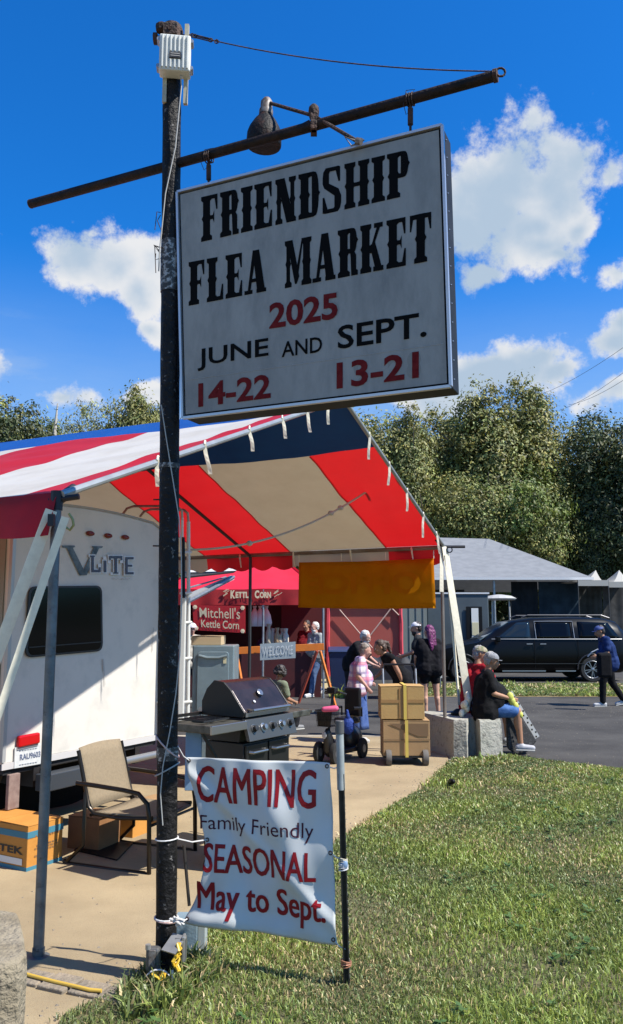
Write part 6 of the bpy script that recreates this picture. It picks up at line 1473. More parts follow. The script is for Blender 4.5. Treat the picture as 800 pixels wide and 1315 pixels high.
# patterned tote bag by the seated man
tb_ = thing('tote_bag', 'black tote with a patterned white trim at the knees of the seated man', 'bag', P(672, 960, 10.35))
q = [P(655, 966, 10.3), P(690, 951, 10.45), P(656, 893, 10.45), P(646, 902, 10.3)]; yl = mat('lime_cloth', (.66, .66, .10), .7, col2=(.5, .52, .12), nscale=20)
mb = MB().prism([P(652, 962, 10.25), P(663, 969, 10.25), P(678, 966, 10.3), P(690, 951, 10.35), P(660, 897, 10.35), P(650, 896, 10.3)], (.02, .16, 0)).build('body', mat('tote_black', (.02, .02, .022), .7, col2=(.08, .08, .08), nscale=60, ncon=(.55, .62)), tb_, bevel=.02)
a, b = P(655, 889, 10.24), P(690, 947, 10.24); MB().bar(a, b, .012, .06, up=(.8, 0, .5)).build('trim', mat('white_trim_cloth', (.68, .68, .64), .7), tb_)
mk = MB(); d = (b-a); sd2 = d.normalized().cross(V((0, 1, 0)))
for k in range(13):
    c = a+d*((k+.5)/13)+sd2*(.012*(1 if k % 2 else -1))+V((0, -.034, 0)); mk.box(c, (.018, .006, .02))
mk.build('trim_pattern', ink, tb_)
yb = MB(); 
for x, y, r in ((655, 895, .045), (658, 901, .04), (662, 907, .04), (668, 918, .035)): yb.ell(P(x, y, 10.18), (r, .03, r*1.3))
yb.build('lime_lining', yl, tb_, smooth=True)
# overhead wires on the right
for i, (a, b) in enumerate((((690, 508), (830, 425)), ((730, 520), (830, 468)), ((718, 527), (830, 455)))):
    w_ = thing('overhead_wire', ['uppermost', 'lowest', 'middle'][i]+' thin power line crossing the clouds at the right edge', 'wire', P(*a, 60))
    MB().tube(catenary(P(*a, 60), P(*b, 34), .3, 10), .012, 4).build('wire', mat('wire_grey', (.08, .08, .09), .6), w_)
sp_ = thing('water_bottle_cap', 'small black object dropped on the lawn near the pad corner', 'litter', G(580, 1013)); MB().capsule(G(579, 1012)+V((0, 0, .06)), G(582, 1016)+V((0, 0, .09)), .03, .022).build('shell', black, sp_, smooth=True)
# ================================================================ PEOPLE
skin_m = {'light': mat('skin_light', (.56, .32, .22), .55, spec=.35), 'tan': mat('skin_tan', (.42, .22, .13), .55, spec=.35), 'pink': mat('skin_pink', (.60, .33, .25), .55, spec=.35)}
def remesh(o, vx, sm=4):
    r = o.modifiers.new('remesh', 'REMESH'); r.mode = 'VOXEL'; r.voxel_size = vx; r.use_smooth_shade = True
    s = o.modifiers.new('smooth', 'SMOOTH'); s.factor = .5; s.iterations = sm
    dg = bpy.context.evaluated_depsgraph_get(); me = bpy.data.meshes.new_from_object(o.evaluated_get(dg))
    o.modifiers.clear(); old = o.data; me.name = o.name; o.data = me; bpy.data.meshes.remove(old)
    me.polygons.foreach_set('use_smooth', [True]*len(me.polygons)); return o
def hand(mb, w, d, up, sc, curl=.5):
    """palm, four fingers of different lengths and a thumb; w wrist, d hand direction, up back of the hand"""
    d = d.normalized(); s = d.cross(up).normalized(); up = s.cross(d).normalized()
    for k in (-.6, 0, .6): mb.capsule(w+s*.018*k*sc, w+d*.075*sc+s*.030*k*sc, .017*sc, .015*sc, n=8)
    for k, L_ in zip((-1.5, -.5, .5, 1.5), (.062, .074, .070, .054)):
        a = w+d*.08*sc+s*.0195*k*sc; dd = (d-up*curl*.5).normalized(); b = a+dd*L_*.5*sc; d2 = (d-up*curl*1.4).normalized(); c = b+d2*L_*.5*sc
        mb.capsule(a, b, .0095*sc, .009*sc, n=7, k=2).capsule(b, c, .009*sc, .0075*sc, n=7, k=2)
    a = w+d*.025*sc+s*.022*sc; b = a+(d*.5+s*.9-up*.3).normalized()*.038*sc; c = b+(d*.9+s*.3-up*.4).normalized()*.03*sc
    mb.capsule(a, b, .0125*sc, .011*sc, n=7, k=2).capsule(b, c, .011*sc, .0085*sc, n=7, k=2)
def person(label, loc, face, height=1.6, pose=None, skin='light', shirt=None, sleeves='short', bottom=None, legs='long', shoes=(.6, .6, .6), hair=None, hairst='short', hat=None, beard=None, fat=1.0, skirt=None, look=None, group=None, vest=False, vx=.011, back_mark=False):
    f = V((face[0], face[1], 0)).normalized(); r = V((f.y, -f.x, 0)); k = height/1.7
    t = thing('person', label, 'person', loc)
    J = dict(pelvis=(0, 0, .94), chest=(0, 0, 1.26), neck=(0, .0, 1.45), head=(0, .025, 1.585), hL=(-.09, 0, .90), hR=(.09, 0, .90), kL=(-.10, .01, .49), kR=(.10, .01, .49), aL=(-.10, 0, .085), aR=(.10, 0, .085),
             sL=(-.175, 0, 1.395), sR=(.175, 0, 1.395), eL=(-.225, -.02, 1.13), eR=(.225, -.02, 1.13), wL=(-.235, .05, .89), wR=(.235, .05, .89), tL=None, tR=None)
    if pose: J.update(pose)
    W_ = {n: (V(loc)+(r*p[0]+f*p[1]+V((0, 0, p[2])))*k if p is not None else None) for n, p in J.items()}
    lf = f
    if look: lf = V((look[0], look[1], 0)).normalized()
    lr = V((lf.y, -lf.x, 0))
    nk = (W_['head']-W_['neck']).normalized(); up = (nk*.5+V((0, 0, .5))).normalized(); hf = (lf-up*lf.dot(up)).normalized(); hr = hf.cross(up)
    H = lambda a, b, c: W_['head']+(hr*a+hf*b+up*c)*k
    HM = Matrix((hr, hf, up)).transposed()
    mb = MB()
    # head with face
    mb.ell(H(0, -.01, .025), (.074*k, .092*k, .088*k), HM, 16, 12).ell(H(0, .018, -.03), (.058*k, .07*k, .072*k), HM, 14, 10).capsule(H(0, .055, -.085), H(0, .05, -.075), .028*k)
    mb.capsule(H(0, .088, .012), H(0, .108, -.028), .009*k, .015*k, n=8)                      # nose
    mb.capsule(H(-.028, .083, .030), H(.028, .083, .030), .011*k, n=8)                         # brow
    mb.capsule(H(-.018, .083, -.062), H(.018, .083, -.062), .009*k, n=8)                       # lips
    for s in (-1, 1):
        mb.capsule(H(.074*s, -.005, .015), H(.076*s, -.012, -.02), .013*k, .009*k, n=8); mb.capsule(H(.035*s, .065, -.02), H(.03*s, .065, -.03), .022*k)
    mb.capsule(W_['neck']-V((0, 0, .03*k)), H(0, -.02, -.05), .056*k, .052*k)
    # torso
    bw = fat
    def torso(mb, g=0.0):
        P_, C_, N_ = W_['pelvis'], W_['chest'], W_['neck']; sp_ = (C_-P_).normalized(); fr_ = r.cross(sp_)*-1; 
        if fr_.dot(f) < 0: fr_ = -fr_
        for s in (-1, 1):
            mb.capsule(P_+r*.07*s*k*bw, C_+r*.085*s*k*bw, (.115*bw+g)*k, (.112*bw**.7+g)*k)
            mb.capsule(C_+r*.085*s*k, W_['sL' if s < 0 else 'sR'].lerp(N_, .25)-V((0, 0, .02*k)), (.105*bw**.6+g)*k, (.062+g)*k)
            mb.capsule(N_-V((0, 0, .035*k)), W_['sL' if s < 0 else 'sR'], (.05+g)*k, (.058+g)*k)
        if fat > 1.1: mb.ell(P_.lerp(C_, .38)+fr_*.10*k*(bw-.6), ((.17*bw+g)*k,)*3)
    torso(mb)
    hd = {}
    for s, c in (('L', -1), ('R', 1)):
        mb.capsule(W_['s'+s], W_['e'+s], .047*k*bw**.5, .038*k).capsule(W_['e'+s], W_['w'+s], .039*k, .026*k)
        d = (W_['w'+s]-W_['e'+s]).normalized(); u = r*c if abs(d.dot(r)) < .8 else V((0, 0, 1)); u = (u-d*d.dot(u)).normalized()
        hand(mb, W_['w'+s], d, u, k)
        mb.capsule(W_['h'+s], W_['k'+s], .088*k*bw**.6, .058*k).capsule(W_['k'+s], W_['a'+s], .058*k, .038*k)
        calf = W_['k'+s].lerp(W_['a'+s], .3); mb.capsule(calf-f*.018*k, calf.lerp(W_['a'+s], .3)-f*.012*k, .05*k, .045*k)
        toe = W_['t'+s] if W_['t'+s] is not None else V((W_['a'+s].x, W_['a'+s].y, W_['a'+s].z-.045*k))+f*.15*k
        hd[s] = toe; mb.capsule(W_['a'+s]-V((0, 0, .03*k)), toe, .04*k, .032*k)
    remesh(mb.build('body', skin_m[skin], t, smooth=True, fix=False), vx)
    # eyes
    for s in (-1, 1):
        e = MB().ell(H(.031*s, .083, .012), (.0125*k, .008*k, .008*k), HM, 8, 6).build('eye', mat('eye_white', (.6, .58, .55), .3), t, smooth=True)
        MB().ell(H(.031*s, .0895, .012), (.006*k, .004*k, .006*k), HM, 8, 6).build('iris', mat('iris', (.03, .02, .015), .2), e, smooth=True)
    MB().capsule(H(-.02, .0925, -.063), H(.02, .0925, -.063), .004*k, n=6).build('mouth', mat('mouth', (.30, .09, .08), .5), t, smooth=True)
    if shirt:
        q = MB(); torso(q, .014)
        P_ = W_['pelvis']
        for s in (-1, 1): q.capsule(P_+r*.075*s*k*bw+V((0, 0, .03)), P_+r*.08*s*k*bw-V((0, 0, .05*k)), (.125*bw+.012)*k, (.128*bw+.014)*k)
        for s in ('L', 'R'):
            if sleeves == 'short': q.capsule(W_['s'+s], W_['s'+s].lerp(W_['e'+s], .72), .066*k*bw**.4, .062*k*bw**.4)
            elif sleeves == 'long': q.capsule(W_['s'+s], W_['e'+s], .066*k, .054*k).capsule(W_['e'+s], W_['w'+s].lerp(W_['e'+s], .05), .053*k, .042*k)
        o = remesh(q.build('shirt', shirt, t, smooth=True, fix=False), .014, 3)
        dm = o.modifiers.new('folds', 'DISPLACE'); dm.texture = FOLD; dm.strength = .034*k; dm.mid_level = .5; dm.texture_coords = 'GLOBAL'
    if bottom:
        q = MB(); P_ = W_['pelvis']; sh = legs == 'short'
        q.capsule(P_-r*.06*k*bw, P_+r*.06*k*bw, .128*k*bw, .128*k*bw)
        for s in ('L', 'R'):
            q.capsule(W_['h'+s]+V((0, 0, .02)), W_['h'+s].lerp(W_['k'+s], (.5 if 'shorts seen' in label else .86) if sh else 1), .106*k*bw**.6, (.088 if sh else .074)*k*bw**.3)
            if not sh: q.capsule(W_['k'+s], W_['a'+s].lerp(W_['k'+s], .03), .074*k, .062*k)
        o = remesh(q.build('shorts' if sh else 'trousers', bottom, t, smooth=True, fix=False), .014, 3)
        dm = o.modifiers.new('folds', 'DISPLACE'); dm.texture = FOLD; dm.strength = .018*k; dm.mid_level = .5; dm.texture_coords = 'GLOBAL'
    if skirt:
        P_ = W_['pelvis']; q = MB(); n = 28
        def sf(u, v):
            a = 2*PI*u; w = (.155+.06*v)*k*(1+.05*v*math.sin(a*7)); return V((P_.x, P_.y, 0))+r*math.cos(a)*w*1.1+f*math.sin(a)*w*.9+V((0, 0, (P_.z+.05*k)*(1-v)+.24*k*v))
        q.grid(sf, n, 10).build('skirt', skirt, t, smooth=True, ang=0, solid=.006)
    sm_ = mat('shoe_%d_%d_%d' % tuple(int(c*100) for c in shoes), shoes, .6); sole = mat('sole', (.55, .54, .5), .7)
    for s in ('L', 'R'):
        a = W_['a'+s]-V((0, 0, .035*k)); toe = hd[s]; d = (toe-a); d.z *= .2; d.normalize(); q = MB()
        q.capsule(a-d*.035*k, toe+d*.01*k, .047*k, .040*k).capsule(a+V((0, 0, .03*k)), a, .045*k, .045*k)
        sh_ = remesh(q.build('shoe', sm_, t, smooth=True, fix=False), .012, 2)
        fl = min(a.z, toe.z)-.045*k
        MB().bar(V((a.x, a.y, a.z-.036*k))-d*.07*k, V((toe.x, toe.y, toe.z-.030*k))+d*.035*k, .085*k, .018*k).build('sole', sole, sh_, bevel=.005)
    if hair:
        q = MB(); q.ell(H(0, -.028, .048), (.083*k, .090*k, .082*k), HM, 14, 10)
        if hairst == 'short': q.ell(H(0, -.055, .0), (.078*k, .06*k, .075*k), HM)
        if hairst in ('long', 'pony', 'bob'):
            q.ell(H(0, -.055, -.01), (.085*k, .062*k, .09*k), HM)
        if hairst == 'long':
            for x in (-.045, 0, .045): q.capsule(H(x, -.075, .0), H(x*1.1, -.10, -.23), .05*k, .032*k).capsule(H(x*1.1, -.10, -.23), H(x*.7, -.09, -.34), .036*k, .02*k)
        if hairst == 'bob':
            for x in (-.07, 0, .07): q.capsule(H(x, -.05, .0), H(x*1.2, -.06, -.10), .05*k, .045*k)
        if hairst == 'curly':
            rr_ = random.Random(5)
            for i in range(46):
                a = rr_.uniform(0, 2*PI); b = rr_.uniform(-.5, 1.5); v = V((math.cos(a)*math.cos(b), math.sin(a)*math.cos(b)*1.0-.35, math.sin(b)))
                q.ell(H(v.x*.095, v.y*.095, v.z*.1+.02), (.034*k,)*3, None, 7, 5)
        if hairst == 'pony':
            q.capsule(H(0, -.12, .05), H(0, -.15, .02), .03*k, .035*k).capsule(H(0, -.15, .02), H(.01, -.15, -.20), .036*k, .018*k)
        ho = remesh(q.build('hair', hair, t, smooth=True, fix=False), .010, 1)
        dm = ho.modifiers.new('strands', 'DISPLACE'); dm.texture = HAIRT; dm.strength = .028*k; dm.mid_level = .45; dm.texture_coords = 'GLOBAL'
    if beard:
        q = MB(); q.ell(H(0, .035, -.075), (.056*k, .058*k, .05*k), HM).capsule(H(-.025, .09, -.047), H(.025, .09, -.047), .011*k, n=8).capsule(H(0, .06, -.10), H(0, .05, -.13), .035*k, .02*k)
        remesh(q.build('beard', beard, t, smooth=True, fix=False), .01, 2)
    if hat:
        hm_, brim = hat; q = MB(); n = 16; rows = 6; vs = []
        q.add([H(.092*math.cos(2*PI*j/n)*math.cos(i*PI/2/rows*.97), -.012+.104*math.sin(2*PI*j/n)*math.cos(i*PI/2/rows*.97), .045+.082*math.sin(i*PI/2/rows*.97)) for i in range(rows+1) for j in range(n)], [(i*n+j, i*n+(j+1) % n, (i+1)*n+(j+1) % n, (i+1)*n+j) for i in range(rows) for j in range(n)]+[tuple(range(n))]+[tuple(rows*n+j for j in range(n))])
        c_ = q.build('cap', hm_, t, smooth=True)
        b = MB(); fl_ = []
        for i in range(9):
            a = PI*(i/8); x = math.cos(a)*.078; y = .07+math.sin(a)*.085*brim; fl_.append((x, y, .047-.012*abs(x)/.078))
        b.add([H(*p) for p in fl_]+[H(p[0], p[1], p[2]-.007) for p in fl_], [tuple(range(9)), tuple(range(17, 8, -1))]+[(i, i+1, i+10, i+9) for i in range(8)]+[(8, 0, 9, 17)]).build('brim', hm_, c_)
    return t, H, W_, f, r
HAIRT = bpy.data.textures.new('hair', 'CLOUDS'); HAIRT.noise_scale = .022; FOLD = bpy.data.textures.new('folds', 'CLOUDS'); FOLD.noise_scale = .11
def cloth(n, c, c2=None, sc=14, **k): k.setdefault('spec', .12); return mat(n, c, .85, col2=c2 or tuple(x*.7 for x in c), nscale=sc, bump=.25, bscale=120, **k)
gnd = lambda px, py: G(px, py)
grey_h = mat('grey_hair', (.42, .41, .39), .8, col2=(.25, .24, .23), nscale=60); dark_h = mat('dark_hair', (.025, .018, .015), .6); white_h = mat('white_hair', (.6, .58, .55), .8)
# 1 bearded man in grey shirt, walking left past the barrier
person('grey bearded man in a grey tee and blue jeans walking beside the orange barrier', gnd(405, 895), (-.75, -.65), 1.62, dict(kL=(-.10, .13, .52), aL=(-.1, .22, .10), kR=(.1, -.02, .5), aR=(.1, -.22, .14), eL=(-.24, .04, 1.14), wL=(-.22, .18, .95), eR=(.24, -.08, 1.14), wR=(.24, -.08, .9)),
       'pink', cloth('grey_tee', (.36, .38, .38)), 'short', cloth('jeans', (.05, .09, .19), (.12, .18, .3)), 'long', (.62, .62, .62), white_h, 'short', None, white_h, fat=1.15)
# 2 balding man in black leaning over the table
person('balding man in a black shirt bent over behind the woman in the plaid blouse', gnd(452, 917), (.75, -.45), 1.62, dict(chest=(0, .12, 1.17), neck=(0, .22, 1.33), head=(0, .30, 1.42), sL=(-.17, .18, 1.28), sR=(.17, .18, 1.28), eL=(-.22, .28, 1.03), eR=(.2, .32, 1.03), wL=(-.12, .48, .93), wR=(.12, .50, .93)),
       'pink', cloth('black_tee_a', (.016, .016, .018)), 'short', cloth('dark_trousers', (.03, .03, .035)), 'long', (.05, .05, .05), white_h, 'short', None, white_h, fat=1.05)
# 3 woman in plaid blouse and denim skirt
plaid = bpy.data.materials.new('plaid'); plaid.use_nodes = True
def mk_plaid():
    nt = plaid.node_tree; N = nt.nodes; L = nt.links; b = N['Principled BSDF']; b.inputs['Roughness'].default_value = .85
    tc = N.new('ShaderNodeTexCoord'); sp3 = N.new('ShaderNodeSeparateXYZ'); L.new(tc.outputs['Object'], sp3.inputs[0]); prev = None
    for ax, sc, col, w in ((0, 70, (.22, .16, .34), .55), (2, 62, (.24, .16, .36), .55), (2, 31, (.55, .10, .18), .75), (0, 35, (.5, .12, .2), .8)):
        m = N.new('ShaderNodeMath'); m.operation = 'MULTIPLY'; m.inputs[1].default_value = sc; L.new(sp3.outputs[ax], m.inputs[0])
        s = N.new('ShaderNodeMath'); s.operation = 'SINE'; L.new(m.outputs[0], s.inputs[0])
        g = N.new('ShaderNodeMath'); g.operation = 'GREATER_THAN'; g.inputs[1].default_value = w; L.new(s.outputs[0], g.inputs[0])
        k = N.new('ShaderNodeMath'); k.operation = 'MULTIPLY'; k.inputs[1].default_value = .6; L.new(g.outputs[0], k.inputs[0])
        mx = N.new('ShaderNodeMix'); mx.data_type = 'RGBA'; L.new(k.outputs[0], mx.inputs[0]); mx.inputs[7].default_value = (*col, 1)
        if prev: L.new(prev, mx.inputs[6])
        else: mx.inputs[6].default_value = (.66, .58, .60, 1)
        prev = mx.outputs[2]
    L.new(prev, b.inputs['Base Color'])
mk_plaid()
person('short woman in a plaid blouse and long denim skirt standing by the scooter', gnd(459, 954), (.9, .1), 1.36, dict(chest=(0, .03, 1.24), neck=(0, .09, 1.42), head=(0, .15, 1.54), eL=(-.2, .0, 1.10), eR=(.24, -.03, 1.13), wL=(-.16, .22, 1.0), wR=(.2, .14, .93), sL=(-.18, .05, 1.37), sR=(.18, .05, 1.37)),
       'pink', plaid, 'short', None, 'long', (.5, .48, .46), mat('brown_grey_hair', (.16, .12, .10), .7, col2=(.3, .26, .23), nscale=50), 'short', None, None, fat=1.2, skirt=cloth('denim_skirt', (.045, .09, .26), (.09, .15, .36)))
# 4 woman in tank top with ponytail pushing the hand truck
person('woman in a black tank top with a dark ponytail bending behind the hand truck', gnd(512, 946), (-.85, -.2), 1.5, dict(pelvis=(0, -.08, .92), chest=(0, .10, 1.17), neck=(0, .22, 1.32), head=(0, .31, 1.42), sL=(-.16, .17, 1.27), sR=(.16, .17, 1.27), eL=(-.2, .06, 1.03), eR=(.2, .2, 1.03), wL=(-.16, -.02, .86), wR=(.16, .36, .92), hL=(-.09, -.08, .88), hR=(.09, -.08, .88)),
       'tan', cloth('black_tank', (.014, .014, .016)), 'none', cloth('dark_leggings', (.02, .02, .025)), 'long', (.1, .1, .1), mat('brown_hair', (.07, .04, .025), .6), 'pony')
# 5 woman with purple hair, back to us
person('woman with long purple hair in black tee and shorts seen from behind', gnd(553, 923), (-.25, .95), 1.56, dict(kL=(-.10, .02, .49), kR=(.12, -.01, .49), aL=(-.09, 0, .085), aR=(.15, -.03, .085), eL=(-.25, .06, 1.13), wL=(-.2, .2, 1.0), eR=(.25, -.02, 1.13), wR=(.23, .1, .93)),
       'light', cloth('black_tee_b', (.014, .013, .016)), 'short', cloth('black_shorts', (.012, .012, .014)), 'short', (.04, .04, .05), mat('purple_hair', (.07, .01, .045), .6, col2=(.20, .02, .13), nscale=22), 'long', None, None, fat=1.28, look=(-.5, .8))
# 6 man with white cap and dark beard beside her
person('dark bearded man in white cap standing left of the purple haired woman', gnd(538, 918), (-.95, .1), 1.62, dict(eL=(-.22, .1, 1.15), wL=(-.1, .3, 1.08), eR=(.22, .08, 1.14), wR=(.12, .3, 1.05)),
       'light', cloth('charcoal_tee', (.04, .042, .045)), 'short', cloth('black_trousers', (.015, .015, .018)), 'long', (.04, .04, .04), dark_h, 'short', (mat('white_cap', (.7, .68, .72), .8), .9), dark_h)
# seated figures on the block
def seat_pose(lean=.0):
    return dict(pelvis=(0, 0, .13), chest=(0, .03+lean, .46), neck=(0, .06+lean, .64), head=(0, .12+lean, .77), hL=(-.1, .02, .10), hR=(.1, .02, .10), kL=(-.13, .42, .11), kR=(.13, .43, .10), aL=(-.14, .40, -.36), aR=(.13, .46, -.35),
                sL=(-.19, .05+lean, .585), sR=(.19, .05+lean, .585), eL=(-.24, .08+lean, .33), eR=(.25, .10+lean, .34), wL=(-.12, .32+lean, .26), wR=(.16, .33+lean, .27))
hipz = .455
l8 = V((P(622, 900, 10.35).x, 10.35, hipz-.0))
camo = mat('camo_cap', (.36, .30, .20), .9, col2=(.16, .18, .09), nscale=28, ncon=(.45, .55))
person('heavy man in black tee and blue shorts sitting at the right end of the block', l8, (.98, -.1), 1.5, seat_pose(), 'tan', cloth('black_tee_c', (.013, .013, .014)), 'short', cloth('blue_shorts', (.05, .13, .34), (.10, .2, .45)), 'short', (.42, .42, .45), grey_h, 'short', (mat('grey_cap', (.30, .31, .33), .8, col2=(.12, .12, .13), nscale=25), .8), None, fat=1.45)
l7 = V((P(612, 905, 10.75).x, 10.8, hipz+.0))
person('person in red tee and camouflage cap sitting behind the man in black', l7, (.8, .55), 1.62, seat_pose(), 'tan', cloth('red_tee', (.42, .02, .03)), 'short', cloth('khaki_shorts', (.2, .17, .12)), 'short', (.3, .3, .3), grey_h, 'short', (camo, 1.1), None, fat=1.25, look=(.9, -.2))
# 9 man walking at the right edge
person('man in a blue shirt, black trousers and navy cap striding left past the minivan', gnd(786, 907), (-.97, .0), 1.62, dict(pelvis=(0, 0, .90), chest=(0, .06, 1.22), neck=(0, .12, 1.40), head=(0, .19, 1.51), sL=(-.18, .10, 1.35), sR=(.18, .10, 1.35), kL=(-.1, .20, .50), aL=(-.1, .22, .085), kR=(.1, -.05, .48), aR=(.1, -.28, .12), tR=(.1, -.14, .04), eL=(-.22, .12, 1.08), wL=(-.2, .32, 1.02), eR=(.22, -.05, 1.1), wR=(.22, .12, .9)),
       'tan', cloth('blue_shirt', (.012, .03, .11), (.025, .05, .16)), 'short', cloth('black_slacks', (.012, .012, .014)), 'long', (.5, .5, .5), dark_h, 'short', (mat('navy_cap', (.05, .08, .25), .7), 1.0), None, fat=1.15)
bk_ = thing('backpack', 'black bag carried against the chest of the walking man in blue', 'bag', P(766, 850, 15.55)); c = P(769, 850, 15.5)
MB().box(c+V((.10, 0, -.06)), (.26, .16, .46)).build('bag_body', cloth('bag_black', (.012, .012, .014)), bk_, bevel=.05)
MB().tube([c+V((-.22, -.05, .1)), c+V((-.16, -.1, .18)), c+V((-.05, -.14, .24))], .012, 6).build('strap', mat('white_trim'), bk_)
# 10-12 at the kettle corn stand
person('vendor in a dark purple top reaching right inside the kettle corn stand', V((P(334, 830, 19.0).x, 19.0, 0)), (.9, -.2), 1.62, dict(chest=(0, .1, 1.2), neck=(0, .18, 1.36), head=(0, .24, 1.48), sL=(-.17, .14, 1.31), sR=(.17, .14, 1.31), eR=(.22, .34, 1.15), wR=(.14, .58, 1.08), eL=(-.2, .3, 1.12), wL=(-.1, .5, 1.05)), 'tan', cloth('purple_top', (.06, .02, .06)), 'short', cloth('dark_trousers', (.03, .03, .035)), 'long', (.05, .05, .05), dark_h, 'short', fat=1.2)
person('vendor in a deep red shirt inside the kettle corn stand right of the bags', V((P(394, 830, 19.2).x, 19.2, 0)), (-.5, -.8), 1.66, None, 'tan', cloth('maroon_shirt', (.16, .01, .015)), 'short', cloth('dark_trousers', (.03, .03, .035)), 'long', (.05, .05, .05), dark_h, 'short', fat=1.3)
person('person in pale clothes and hat between the ladder and the red board', V((P(246, 830, 16.0).x, 16.0, 0)), (.3, -.9), 1.6, None, 'pink', cloth('cream_shirt', (.55, .5, .42)), 'short', cloth('dark_trousers', (.03, .03, .035)), 'long', (.3, .3, .3), None, 'short', (mat('white_cap'), .8))
# 13 crouching dark haired person behind the grill
l13 = V((P(352, 900, 12.6).x, 12.6, .0))
sp13 = {k: (v[0], v[1], v[2]+.22) for k, v in seat_pose(.02).items()}; sp13['aL'] = (-.14, .34, .085); sp13['aR'] = (.13, .38, .085)
person('dark curly haired person in a sage green shirt sitting low behind the barbecue', l13, (.7, .6), 1.45, sp13, 'tan', cloth('sage_shirt', (.22, .25, .17)), 'short', cloth('dark_trousers', (.03, .03, .035)), 'long', (.2, .2, .2), dark_h, 'curly', look=(.3, .9))
st_ = thing('folding_stool', 'low folding stool under the curly haired person', 'stool', l13); z_s = .16
MB().box(l13+V((0, 0, z_s)), (.34, .34, .03)).build('seat', black, st_)
for x in (-.14, .14):
    for y in (-.14, .14): MB().tube([l13+V((x, y, 0)), l13+V((-x, y, z_s))], .012, 6).build('leg', galv, st_)

# ================================================================ GRASS
def grass(name, poly, dens, hmin, hmax, z0, wmul=1.0, seed=1, label='', box=None, near=True, straw=.17):
    r = np.random.default_rng(seed); xs = [p[0] for p in poly]; ys = [p[1] for p in poly]
    x0, x1, y0, y1 = box or (min(xs), max(xs), min(ys), max(ys))
    n = int((x1-x0)*(y1-y0)*dens); x = r.uniform(x0, x1, n); y = r.uniform(y0, y1, n)
    m = in_poly(x, y, poly)
    if near: m &= (np.abs(x/np.maximum(y, .1)) < .47) & (y > 2.9) & (r.uniform(0, 1, n) < np.clip((4.2/np.maximum(y, 1))**1.3, 0, 1))
    if near: pb_ = .5+.5*np.sin(x*1.9+1.5*np.sin(y*1.3+1))*np.sin(y*1.6+1.3*np.sin(x*1.4)); m &= (pb_ < .80) | (r.uniform(0, 1, n) < .45)
    x = x[m]; y = y[m]; n = len(x); g = .5+.5*np.sin(x*3.1+np.sin(y*2.3)*2)*np.sin(y*2.7+np.sin(x*1.9)*2)
    h = r.uniform(hmin, hmax, n)*(.55+.9*g)*np.where(r.uniform(0, 1, n) < .03, 1.9, 1); a = r.uniform(0, 2*PI, n); w = r.uniform(.0018, .0038, n)*wmul*np.clip(y/4.2, 1, 2.2)
    lean = r.uniform(.1, 1.15, n)*h; la = r.uniform(0, 2*PI, n); dx, dy = np.cos(a)*w, np.sin(a)*w; lx, ly = np.cos(la)*lean, np.sin(la)*lean
    z = np.full(n, z0)
    q = np.stack([np.stack([x-dx, y-dy, z], 1), np.stack([x+dx, y+dy, z], 1), np.stack([x+dx*.8+lx*.35, y+dy*.8+ly*.35, z+h*.62], 1), np.stack([x-dx*.8+lx*.35, y-dy*.8+ly*.35, z+h*.62], 1), np.stack([x+lx, y+ly, z+h*np.sqrt(np.clip(1-(lean/h)**2*.45, .2, 1))], 1)], 1).reshape(-1, 3)
    me = bpy.data.meshes.new(name); me.vertices.add(n*5); me.vertices.foreach_set('co', q.ravel())
    b = np.arange(n)[:, None]*5; li = np.concatenate([b+np.array([[0, 1, 2, 3]]), b+np.array([[3, 2, 4]])], 1).ravel(); me.loops.add(n*7); me.loops.foreach_set('vertex_index', li)
    ls = np.stack([np.arange(n)*7, np.arange(n)*7+4], 1).ravel(); me.polygons.add(n*2); me.polygons.foreach_set('loop_start', ls); me.update()
    # own colour of each blade: greens, with dry straw ones in patches
    p2 = .5+.5*np.sin(x*1.3+2*np.sin(y*.9+.5))*np.sin(y*1.1+1.7*np.sin(x*.8))
    dry = r.uniform(0, 1, n) < (straw*.22+straw*1.5*p2**4); br = r.uniform(.55, 1.5, n); wm_ = r.uniform(0, 1, n)
    col = np.stack([np.where(dry, .33, (.105+.075*wm_)*(.7+.5*g))*br, np.where(dry, .28, (.165+.06*wm_)*(.7+.5*g))*br, np.where(dry, .13, .045)*br, np.ones(n)], 1)*np.array([1.5, 1.36, 1.5, 1])
    ca = me.color_attributes.new('leaf', 'FLOAT_COLOR', 'POINT'); ca.data.foreach_set('color', np.repeat(col, 5, 0).ravel().astype(np.float32))
    me.materials.append(grass_m); o = bpy.data.objects.new(name, me); COL.objects.link(o); o['kind'] = 'stuff'; o['label'] = label; o['category'] = 'grass'
    return n
grass_m = leaf_mat('grass_blade', (1, 1, 1), .3, .45)
n1 = grass('grass', lawn_poly, 15000, .015, .032, .028, label='short mown lawn grass with dry patches in the foreground', box=(-1.5, 5.2, 2.9, 10.6))
grass('verge_grass', [(2.6, 18.4), (12, 18.2), (12, 21.6), (2.2, 21.8)], 1500, .03, .065, .02, 3.5, 2, 'strip of sunlit verge grass in front of the black minivan', near=False, straw=.4)
e_ = [(p.x, p.y) for p in LB[1:]]
edge_poly = e_+[(a-.07, b-.05) for a, b in reversed(e_)]
grass('edge_grass', edge_poly, 4500, .02, .045, .014, 1, 3, 'ragged grass creeping over the edge of the concrete pad', straw=.7)
wpx = [(150, 1290), (175, 1262), (190, 1250), (212, 1245), (245, 1240), (275, 1245), (285, 1262), (250, 1290), (200, 1315), (160, 1320)]
grass('weeds', [(G(*p).x, G(*p).y) for p in wpx], 8000, .05, .12, .02, 2.2, 4, 'taller tangled weeds around the foot of the sign pole', near=False, straw=.3)
wpx = [(425, 1262), (450, 1250), (472, 1262), (460, 1275), (432, 1275)]
